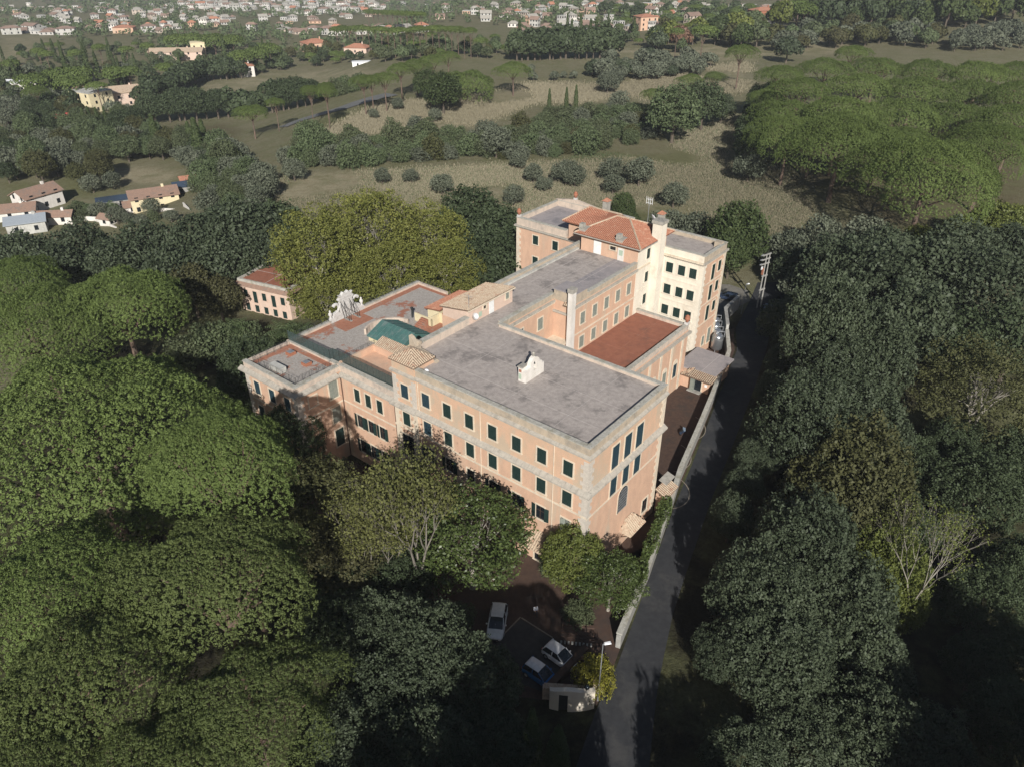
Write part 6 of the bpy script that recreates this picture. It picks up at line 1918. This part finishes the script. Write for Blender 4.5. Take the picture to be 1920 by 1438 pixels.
# palms
def palm(label, px, py, h, r):
    p = at(px, py, h)
    z = float(gz(p.x, p.y))
    o = thing('palm_tree', label, 'palm', (p.x, p.y, z))
    MB().tube([(0, 0, -.3), (.1, 0, h * .5), (0, .05, h)], [.32, .26, .24], 8).build('trunk', 'bark', o)
    V = []; 
    for k in range(34):
        a = k * 2.4; el = 1.2 - 1.7 * (k / 34)
        pts = []
        for s in np.linspace(0, 1, 9):
            e = el - 1.5 * s
            pts.append(Vector((math.cos(a), math.sin(a), 0)) * r * (s * math.cos(el * .5) * 1.0) + Vector((0, 0, h + r * (math.sin(el) * s - .55 * s * s))))
        for i in range(8):
            d = (pts[i + 1] - pts[i]).normalized(); sd = d.cross(Vector((0, 0, 1))).normalized() * r * .17 * math.sin(math.pi * (i + 1.2) / 10)
            for s in (-1, 1):
                q = pts[i] + sd * s - Vector((0, 0, r * .06))
                V += [tuple(pts[i]), tuple(pts[i] + d * .16), tuple(q + d * .3), tuple(q + d * .18)]
    put('crown', card_mesh('crown', np.array(V), 'leaf_palm', rng.random(len(V) // 4)), o)
palm('palm beside the annex with drooping fronds', 530, 620, 4.5, 3.2)
palm('palm in the shaded garden left of the other palm', 440, 615, 4.0, 3.0)
palm('low palm behind the screen fence corner', 565, 620, 3.6, 2.6)

# ------------------------------------------------------------------ the pine grove on the right and the field
T('stone_pine', 1742, 318, 262, 'broad front umbrella pine of the right hand grove with leaning trunk', h=21)
for a in ((1580, 260, 215, 20), (1650, 268, 140, 15), (1480, 250, 150, 17), (1860, 272, 180, 19)):
    T('stone_pine', *a[:3], label='umbrella pine in the front row of the right hand grove', group='front row of the pine grove', h=a[3])
gp = [(1475, 210, 140), (1580, 205, 150), (1690, 214, 165), (1800, 222, 165), (1905, 222, 160), (1500, 165, 120), (1610, 160, 135), (1715, 168, 145), (1825, 176, 150), (1915, 175, 130), (1465, 138, 90), (1550, 126, 105), (1645, 126, 110), (1740, 132, 120), (1840, 136, 125), (1915, 132, 100), (1600, 97, 70), (1440, 180, 80), (1530, 240, 100), (1700, 255, 100)]
for a in gp:
    T('stone_pine', a[0], a[1], a[2] * .9, lod='mid', label='umbrella pine among the touching domes of the right hand grove', group='pine grove on the right', h=rnd.uniform(13.5, 20.5))
T('rust_tree', 1655, 132, 24, 'rust brown dead pine top between green domes', hk=1.4)
T('rust_tree', 1740, 150, 32, 'low rust brown dead crown in the middle of the grove', hk=.9)
for a in ((1390, 95, 62, 17), (1320, 55, 42, 18), (1270, 58, 28, 14)): T('stone_pine', *a[:3], label='tall lone pine with bare trunk at the field top', group='lone pines at the field top', h=a[3])
for a in ((1295, 148, 50), (1340, 142, 40), (1225, 176, 42)): T('stone_pine', *a, label='small flat umbrella pine above the green thicket', group='small pines by the thicket', h=12)
T('stone_pine', 870, 155, 125, 'broad low pine crown with dark underside in the middle field', h=11)
T('cedar', 830, 175, 75, 'dark spreading cedar beside the broad low pine', hk=.9)
T('cedar', 800, 160, 50, 'smaller dark cedar left of the spreading one', hk=1.0)
T('stone_pine', 962, 128, 66, 'round umbrella pine right of the broad low crown', h=13)
for a in ((680, 150, 52), (720, 145, 50), (750, 128, 55), (780, 122, 60), (810, 112, 50), (840, 104, 44), (695, 148, 40), (610, 170, 40), (580, 168, 36), (610, 162, 34)):
    T('stone_pine', *a, label='flat umbrella pine lining the country road', group='pines along the country road', h=14)
for a in ((470, 208, 62), (515, 190, 36)): T('stone_pine', *a, label='lone umbrella pine left of the country road', group='pines left of the country road', h=12)
# dark hedgerows and the scrub belt
LH = {'thicket': 'green bushy tree in the thicket belt across the middle field', 'thicket_grey': 'grey green bush in the thicket belt across the middle field', 'thicket_dull': 'brownish bush in the thicket belt across the middle field', 'holm_oak': 'dark round oak in the long hedgerow across the fields', 'broadleaf_tree': 'green thicket tree in the belt across the middle field', 'olive_tree': 'grey green bush in the belt across the middle field', 'shrub': 'low bush in the belt across the middle field', 'autumn_tree': 'brownish thicket tree in the belt across the middle field', 'grey_oak': 'dark round oak in the long hedgerow across the fields'}
row([(280, 234), (350, 228), (430, 222), (520, 210), (590, 198)], 18, [('holm_oak', 1)], 5.6, 'long dark hedgerow', LH)
row([(265, 200), (310, 182), (345, 168), (380, 152)], 15, [('holm_oak', 1)], 5.2, 'long dark hedgerow', LH)
row([(385, 152), (420, 150), (458, 147)], 9, [('holm_oak', 1)], 5.0, 'long dark hedgerow', LH)
row([(960, 116), (1040, 112), (1100, 112), (1155, 110)], 16, [('holm_oak', 1)], 7.0, 'long dark hedgerow', LH)
row([(600, 190), (640, 178), (680, 168)], 12, [('thicket', 1)], 4.0, 'green thicket belt', LH)
wood([(540, 310), (560, 268), (680, 272), (800, 258), (930, 262), (1040, 222), (1160, 210), (1240, 228), (1230, 262), (1100, 292), (960, 300), (760, 305), (640, 318)], 165, [('thicket', 6), ('thicket_grey', 2), ('thicket_dull', 1)], 1.8, 4.4, 'green thicket belt', LH, gap=.52, hk=(.6, 1.4))
T('broadleaf_tree', 1265, 215, 95, 'big bright green oak at the right end of the thicket', hk=1.0); T('holm_oak', 1320, 200, 80, 'dark green oak at the right end of the thicket', hk=1.0); T('grey_oak', 1355, 205, 50, 'grey green tree behind the thicket oaks', hk=1.0)
for a in ((1030, 195), (1062, 192), (1080, 188)): T('cypress', *a, 11, label='slim cypress standing in the thicket', group='cypresses in the thicket', h=11)
LO_ = {'olive_tree': 'grey green olive in the grove on the upper field', 'broadleaf_tree': 'green tree in the grove on the upper field', 'grey_oak': 'dark tree in the grove on the upper field', 'shrub': 'low bush in the grove on the upper field'}
wood([(1085, 150), (1120, 125), (1200, 118), (1310, 115), (1340, 125), (1330, 140), (1240, 150), (1150, 165)], 48, [('olive_tree', 5), ('grey_oak', 1)], 2.6, 4.2, 'olives on the upper field', LO_, gap=.75)
for a in ((700, 213, 20), (780, 235, 36), (816, 215, 26), (845, 190, 24), (745, 195, 24), (1040, 142, 20), (1057, 140, 14), (995, 128, 16), (1000, 142, 18), (1075, 140, 16), (930, 265, 60), (1140, 155, 40)):
    T('olive_tree', *a, label='round grey bush alone in the dry field', group='lone bushes in the dry field')
for a in ((1000, 325, 38), (1060, 322, 48), (1078, 330, 44), (1150, 318, 46), (1200, 322, 56), (828, 345, 42), (716, 330, 32), (1405, 315, 54), (1265, 365, 50), (972, 300, 34), (550, 318, 44), (490, 325, 48), (965, 365, 40), (1020, 345, 30), (1150, 345, 40), (770, 330, 28)):
    T('olive_tree', *a, label='rounded olive bush in the field behind the villa', group='olive bushes behind the villa')
# left middle ground
LL = {'olive_tree': 'grey green olive on the slope left of the field', 'holm_oak': 'dark oak on the slope left of the field', 'broadleaf_tree': 'green tree on the slope left of the field', 'autumn_tree': 'olive brown tree on the slope left of the field', 'shrub': 'low bush on the slope left of the field', 'cypress': 'cypress on the slope left of the field', 'stone_pine': 'umbrella pine on the slope left of the field'}
wood([(0, 270), (150, 262), (300, 268), (440, 300), (470, 345), (400, 345), (330, 305), (190, 305), (90, 345), (0, 345)], 95, [('olive_tree', 4), ('holm_oak', 2), ('broadleaf_tree', 3), ('autumn_tree', 1)], 3.0, 5.2, 'trees on the left slope', LL, gap=.66)
wood([(150, 345), (200, 330), (230, 350), (170, 372)], 6, [('autumn_tree', 1), ('olive_tree', 1)], 3, 4.2, 'trees on the left slope', LL)
wood([(380, 330), (470, 345), (520, 380), (480, 415), (400, 410), (370, 375)], 20, [('olive_tree', 3), ('broadleaf_tree', 2), ('shrub', 1)], 2.6, 4.4, 'trees on the left slope', LL, gap=.7)
wood([(110, 395), (300, 405), (350, 420), (200, 432)], 14, [('shrub', 2), ('olive_tree', 1)], 1.6, 2.6, 'garden shrubs by the farmhouses', {'shrub': 'garden shrub beside the farmhouses', 'olive_tree': 'small garden olive beside the farmhouses'}, gap=.8)
for a in ((290, 250, 26, 14), (370, 265, 30, 16), (382, 258, 22, 13), (357, 262, 20, 13), (253, 240, 14, 10), (160, 232, 15, 12), (170, 228, 13, 12), (185, 230, 14, 12), (200, 228, 12, 12), (214, 232, 13, 12), (234, 232, 16, 12), (212, 158, 12, 12), (226, 152, 12, 13), (238, 150, 11, 12)):
    T('cypress', *a[:3], label='cypress standing in the row of spires on the left', group='cypresses on the left', h=a[3])
wood([(0, 245), (130, 240), (260, 245), (300, 232), (280, 215), (120, 215), (0, 225)], 26, [('olive_tree', 2), ('broadleaf_tree', 2), ('autumn_tree', 2), ('holm_oak', 1)], 3.2, 5.0, 'trees on the left slope', LL, gap=.7)
wood([(0, 205), (120, 200), (150, 215), (0, 222)], 10, [('olive_tree', 2), ('holm_oak', 2)], 3.5, 5.0, 'trees on the left slope', LL)
LM = {'stone_pine': 'flat umbrella pine among the villas of the valley', 'holm_oak': 'dark tree among the villas of the valley', 'broadleaf_tree': 'green tree among the villas of the valley', 'cypress': 'cypress among the villas of the valley', 'autumn_tree': 'olive brown tree among the villas of the valley', 'olive_tree': 'grey olive among the villas of the valley'}
for a in ((60, 150, 60), (110, 142, 70), (140, 138, 60), (130, 155, 55), (150, 150, 36), (65, 170, 45), (215, 135, 48), (240, 132, 40), (180, 160, 34), (310, 125, 34), (330, 73, 40), (360, 72, 44), (400, 74, 50), (435, 74, 40), (450, 104, 44), (480, 98, 46), (505, 90, 40), (20, 118, 30), (85, 100, 26), (140, 98, 26), (185, 88, 26), (235, 92, 26), (275, 85, 26), (70, 95, 24)):
    T('stone_pine', *a, label=LM['stone_pine'], group='valley trees', h=13)
wood([(0, 150), (100, 130), (260, 120), (420, 112), (560, 118), (640, 108), (500, 135), (380, 148), (280, 170), (150, 195), (0, 200)], 130, [('holm_oak', 2), ('broadleaf_tree', 4), ('cypress', 2), ('autumn_tree', 1), ('olive_tree', 1)], 2.2, 3.8, 'valley trees', LM, gap=.65)
wood([(0, 100), (200, 84), (420, 82), (520, 92), (560, 110), (420, 110), (200, 120), (0, 135)], 75, [('holm_oak', 2), ('broadleaf_tree', 3), ('cypress', 1), ('stone_pine', 2)], 2.2, 3.6, 'valley trees', LM, gap=.7)
wood([(520, 95), (640, 92), (760, 80), (900, 75), (960, 85), (960, 115), (860, 108), (760, 118), (650, 120), (560, 130), (440, 145), (440, 130)], 100, [('broadleaf_tree', 3), ('holm_oak', 2), ('stone_pine', 2), ('autumn_tree', 1)], 2.4, 4.0, 'valley trees', LM, gap=.68)
for i in range(22): T('stone_pine', 630 + i * 12, 55 - 2 * math.sin(i * .5), 24 + 6 * math.sin(i * 2.1), label='umbrella pine in the long pine row before the white houses', group='long far pine row', h=15)
for i in range(12): T('stone_pine', 690 + i * 9, 22 + i * .4, 20, label='umbrella pine in the far grove under the town', group='far grove under the town', h=16)
# upper right wood
LU = {'holm_oak': 'dark tree in the wood at the upper right', 'broadleaf_tree': 'green tree in the wood at the upper right', 'stone_pine': 'umbrella pine in the wood at the upper right', 'lime_tree': 'sunlit yellow green tree in the wood at the upper right', 'olive_tree': 'grey olive below the wood at the upper right', 'cedar': 'dark conifer in the wood at the upper right', 'autumn_tree': 'olive brown tree in the wood at the upper right'}
wood([(1440, 70), (1560, 60), (1700, 62), (1920, 50), (1920, 5), (1640, 8), (1540, 30), (1440, 50)], 90, [('cedar', 3), ('holm_oak', 3), ('lime_tree', 2), ('stone_pine', 1)], 5.0, 8.5, 'upper right wood', LU, gap=.62, hk=(1.1, 1.5))
wood([(1440, 100), (1560, 92), (1660, 88), (1760, 95), (1760, 70), (1600, 66), (1440, 80)], 34, [('olive_tree', 2), ('autumn_tree', 2), ('broadleaf_tree', 1)], 4.0, 6.0, 'upper right wood', LU, gap=.7)
wood([(1770, 100), (1920, 95), (1920, 62), (1800, 68)], 26, [('olive_tree', 1)], 3.2, 4.4, 'upper right wood', LU, gap=.9)
wood([(1190, 95), (1260, 75), (1420, 60), (1440, 85), (1400, 95), (1290, 85), (1240, 95)], 26, [('cedar', 1), ('broadleaf_tree', 1), ('autumn_tree', 1), ('lime_tree', 1)], 4.5, 7.0, 'upper right wood', LU, gap=.7)
T('rust_tree', 1275, 70, 42, 'reddish brown bare crowned tree at the top of the field', hk=1.0); T('grey_oak', 1232, 76, 36, 'dark round oak at the top of the field', hk=1.0); T('broadleaf_tree', 1278, 85, 20, 'bright green conical tree at the top of the field', hk=1.3); T('grey_oak', 1218, 102, 26, 'small dark oak alone on the dry field', hk=1.0)
T('grey_oak', 1478, 92, 50, 'grey round tree at the grove back edge', hk=.9)
wood([(960, 100), (1150, 88), (1210, 85), (1180, 60), (960, 70)], 50, [('stone_pine', 2), ('broadleaf_tree', 2), ('holm_oak', 2), ('cypress', 1)], 2.4, 4.0, 'valley trees', LM, gap=.75)
wood([(1180, 55), (1440, 50), (1440, 22), (1100, 20)], 60, [('stone_pine', 3), ('broadleaf_tree', 1), ('holm_oak', 2)], 3, 5.0, 'valley trees', LM, gap=.75)
wood([(1380, 300), (1410, 215), (1450, 190), (1440, 240), (1400, 320)], 7, [('holm_oak', 1)], 3.5, 5, 'oaks at the grove edge', {'holm_oak': 'dark oak under the left edge of the pine grove'}, gap=.7)

# ------------------------------------------------------------------ the far town
print('town...')
WC = [('town_pale', 'pale grey'), ('plaster_white', 'white'), ('town_warm', 'beige'), ('plaster_pink', 'pink'), ('plaster_orange', 'orange'), ('concrete_pale', 'grey')]
RC = [('roof_tile_red', 'red roofed'), ('town_roof', 'brown roofed'), ('chimney_grey', 'grey roofed'), ('concrete_pale', 'flat roofed')]
def town(poly, n, where, smin, smax, hs=(1, 2), wts=(7, 3, 3, 1, 1, 3), gap=1.1):
    xs = [p[0] for p in poly]; ysx = [p[1] for p in poly]
    done = []
    for _ in range(n * 50):
        if len(done) >= n: break
        px = rnd.uniform(min(xs), max(xs)); py = rnd.uniform(min(ysx), max(ysx))
        if not bool(inside(poly, px, py)): continue
        p = at(px, py)
        s = rnd.uniform(smin, smax)
        if any((p.x - q[0]) ** 2 + (p.y - q[1]) ** 2 < (gap * (s + q[2]) / 2) ** 2 for q in done): continue
        if any((p.x - q[0]) ** 2 + (p.y - q[1]) ** 2 < (s * .5 + q[2] * .8) ** 2 for q in TREES): continue
        done.append((p.x, p.y, s))
        wm, wn_ = rnd.choices(WC, wts)[0]
        rm, rn_ = rnd.choices(RC, (1, 5, 4, 3))[0]
        st = rnd.choice(hs)
        rf = 'flat' if rn_ == 'flat roofed' else rnd.choice(['gable', 'hip', 'hip'])
        house('town_house', f'{wn_} {rn_} house {where}', px, py, s * rnd.uniform(.75, 1.2), s * rnd.uniform(.5, .8), 2.7 * st, rnd.uniform(-.9, .9), rf, wm, rm, 1.8, st, 3, f'houses {where}', False)
town([(340, 4), (500, 3), (735, 4), (730, 20), (600, 28), (440, 24), (340, 18)], 120, 'in the dense town on the far skyline', 8, 14, (1, 2, 3), (7, 3, 2, 0, 0, 4), .9)
town([(0, 12), (330, 8), (440, 26), (430, 60), (250, 66), (60, 48), (0, 30)], 95, 'scattered in the valley at the upper left', 6, 11)
town([(470, 24), (720, 26), (560, 66), (470, 62)], 24, 'between town and long pine row', 7, 12)
town([(600, 60), (800, 58), (800, 66), (600, 68)], 12, 'behind the trunks of the long pine row', 9, 14, (2,), (2, 10, 1, 0, 1, 0))
town([(730, 10), (960, 8), (960, 50), (850, 40), (740, 30)], 18, 'on the slope right of the town', 6, 10)
town([(960, 6), (1330, 6), (1330, 44), (1180, 72), (960, 76)], 90, 'among gardens at the upper middle', 5.5, 9.5)
town([(1340, 14), (1560, 12), (1560, 30), (1400, 50)], 14, 'near the upper right wood', 8, 12)
town([(20, 56), (130, 56), (130, 66), (20, 70)], 9, 'in the pale works yard at the left', 10, 17, (1, 2), (8, 0, 0, 0, 0, 4))
H('house', 'tall orange house with a hip roof above the upper field', 1209, 56, 13, 11, 9.0, R(20), 'hip', 'plaster_orange', 'roof_tile_red', 1.6, 3, 3)
H('house', 'orange villa with a stepped red roof right of the long field', 592, 98, 17, 13, 6.5, R(30), 'hip', 'plaster_orange', 'roof_tile_red', 2.4, 2, 3)
H('house', 'pink villa with a red roof behind cypresses and olives', 672, 103, 15, 11, 6.5, R(-10), 'hip', 'plaster_pink', 'roof_tile_red', 2.2, 2, 3)
H('house', 'long beige row house with grey roof near the yellow tower house', 335, 112, 34, 10, 5.5, R(5), 'gable', 'plaster_pink', 'roof_tile_old', 1.8, 2, 6)
H('house', 'bright yellow house with a small tower in the valley', 375, 108, 9, 9, 9.5, R(20), 'flat', 'plaster_yellow', 'plaster_yellow', rows=3, cols=2)
H('house', 'salmon house with flat orange roof left of the hedged fields', 235, 62, 17, 12, 5.0, R(10), 'hip', 'plaster_orange', 'roof_tile_red', 1.6, 1, 3)
H('house', 'low white greenhouse by the pink villa', 690, 116, 18, 5, 2.6, R(12), 'flat', 'white_paint', 'white_paint', rows=1, cols=3)
H('house', 'brick house with red roof below the upper right wood', 1428, 36, 17, 12, 6.5, R(15), 'hip', 'terracotta', 'roof_tile_red', 2.0, 2, 3)

# things that look alike are told apart by their place along the row
ORD = 'first second third fourth fifth sixth seventh eighth ninth tenth eleventh twelfth thirteenth fourteenth fifteenth sixteenth seventeenth eighteenth nineteenth twentieth'.split()
ORD += ['twenty-' + o for o in ORD[:9]] + ['thirtieth']
fam = {}
for o in bpy.data.objects:
    if o.parent is None and 'label' in o and 'group' in o: fam.setdefault(o['label'], []).append(o)
for lb, os_ in fam.items():
    if 2 <= len(os_) <= 30:
        xs_ = sorted(os_, key=lambda o: float(project(np.array(o.location))[0]))
        for i, o in enumerate(xs_):
            n_ = len(lb.split())
            if n_ <= 12: o['label'] = f'{lb}, {ORD[i]} from the left'
            elif n_ <= 13: o['label'] = f'{lb}, {ORD[i]} from left'

# woods too far away to tell the trees apart
Pf = []
gg = np.random.default_rng(99)
n = 13000
yy = 560 + 1800 * gg.random(n) ** 1.2
xx = (gg.random(n) * 2 - 1) * yy * .72
zz = gz(xx, yy)
dn = np.sin(xx * .017 + 2 * np.sin(yy * .009)) + np.sin(yy * .021 + xx * .006) + .6 * np.sin(xx * .047)
fx, fy, _ = project(np.stack([xx, yy, zz], -1))
TW = [(340, 3), (735, 3), (700, 26), (440, 24), (340, 18)]
k = (dn > -.2 + 1.2 * gg.random(n) - .6) & ~inside(DRY[3], fx, fy) & ~inside(DRY[4], fx, fy) & ~inside(DRY[5], fx, fy) & ~inside(DRY[1], fx, fy) & ~((fx > 1760) & (fy > 60)) & ~(inside(TW, fx, fy) & (gg.random(n) < .72))
HX = np.array([(o.location.x, o.location.y) for o in bpy.data.objects if o.name.startswith(('town_house', 'house'))])
Pc = np.stack([xx, yy, zz], -1)[k]
dmin = np.array([np.min(np.hypot(HX[:, 0] - p[0], HX[:, 1] - p[1] - 8)) for p in Pc])
Pc = Pc[dmin > 8]
n = len(Pc)
rr = (1.5 + 2.0 * gg.random(n)) * np.clip(Pc[:, 1] / 1000, .9, 1.5)
per = 24
D = unit(gg.normal(size=(n, per, 3)) + np.array([0, -.25, .45]))
hh = rr * (1.0 + .5 * gg.random(n))
P = Pc[:, None, :] + D * np.stack([rr, rr, rr * .8], -1)[:, None, :] + np.stack([0 * hh, 0 * hh, hh], -1)[:, None, :]
P = P.reshape(-1, 3)
tint = np.repeat(gg.random(n), per) * .6 + .4 * gg.random(n * per)
tag(put('distant_woods', card_mesh('distant_woods', cards(P, D.reshape(-1, 3), np.repeat(rr * .68, per), .4, .85), 'leaf_scrub', tint)), 'hazy woods and gardens spread through the far valley', 'wood', kind='stuff')

# ------------------------------------------------------------------ the air
hz = MB().box(-9600, 9600, -300, 9200, -190, 62)
hz = hz.build('haze', None)
m, nt = nodes_of('haze')
pv = NN(nt, 'ShaderNodeVolumePrincipled')
pv.inputs['Color'].default_value = (.86, .91, 1, 1)
pv.inputs['Density'].default_value = HAZE
pv.inputs['Anisotropy'].default_value = 0
oo = NN(nt, 'ShaderNodeOutputMaterial')
nt.links.new(pv.outputs[0], oo.inputs[1])
hz.data.materials.append(m)
tag(hz, 'thin bluish haze over the valley', 'haze', kind='stuff')
print('objects', len(bpy.data.objects), 'tris', sum(len(me.loop_triangles) if me.loop_triangles else sum(len(p.vertices) - 2 for p in me.polygons) for me in bpy.data.meshes if me.users))
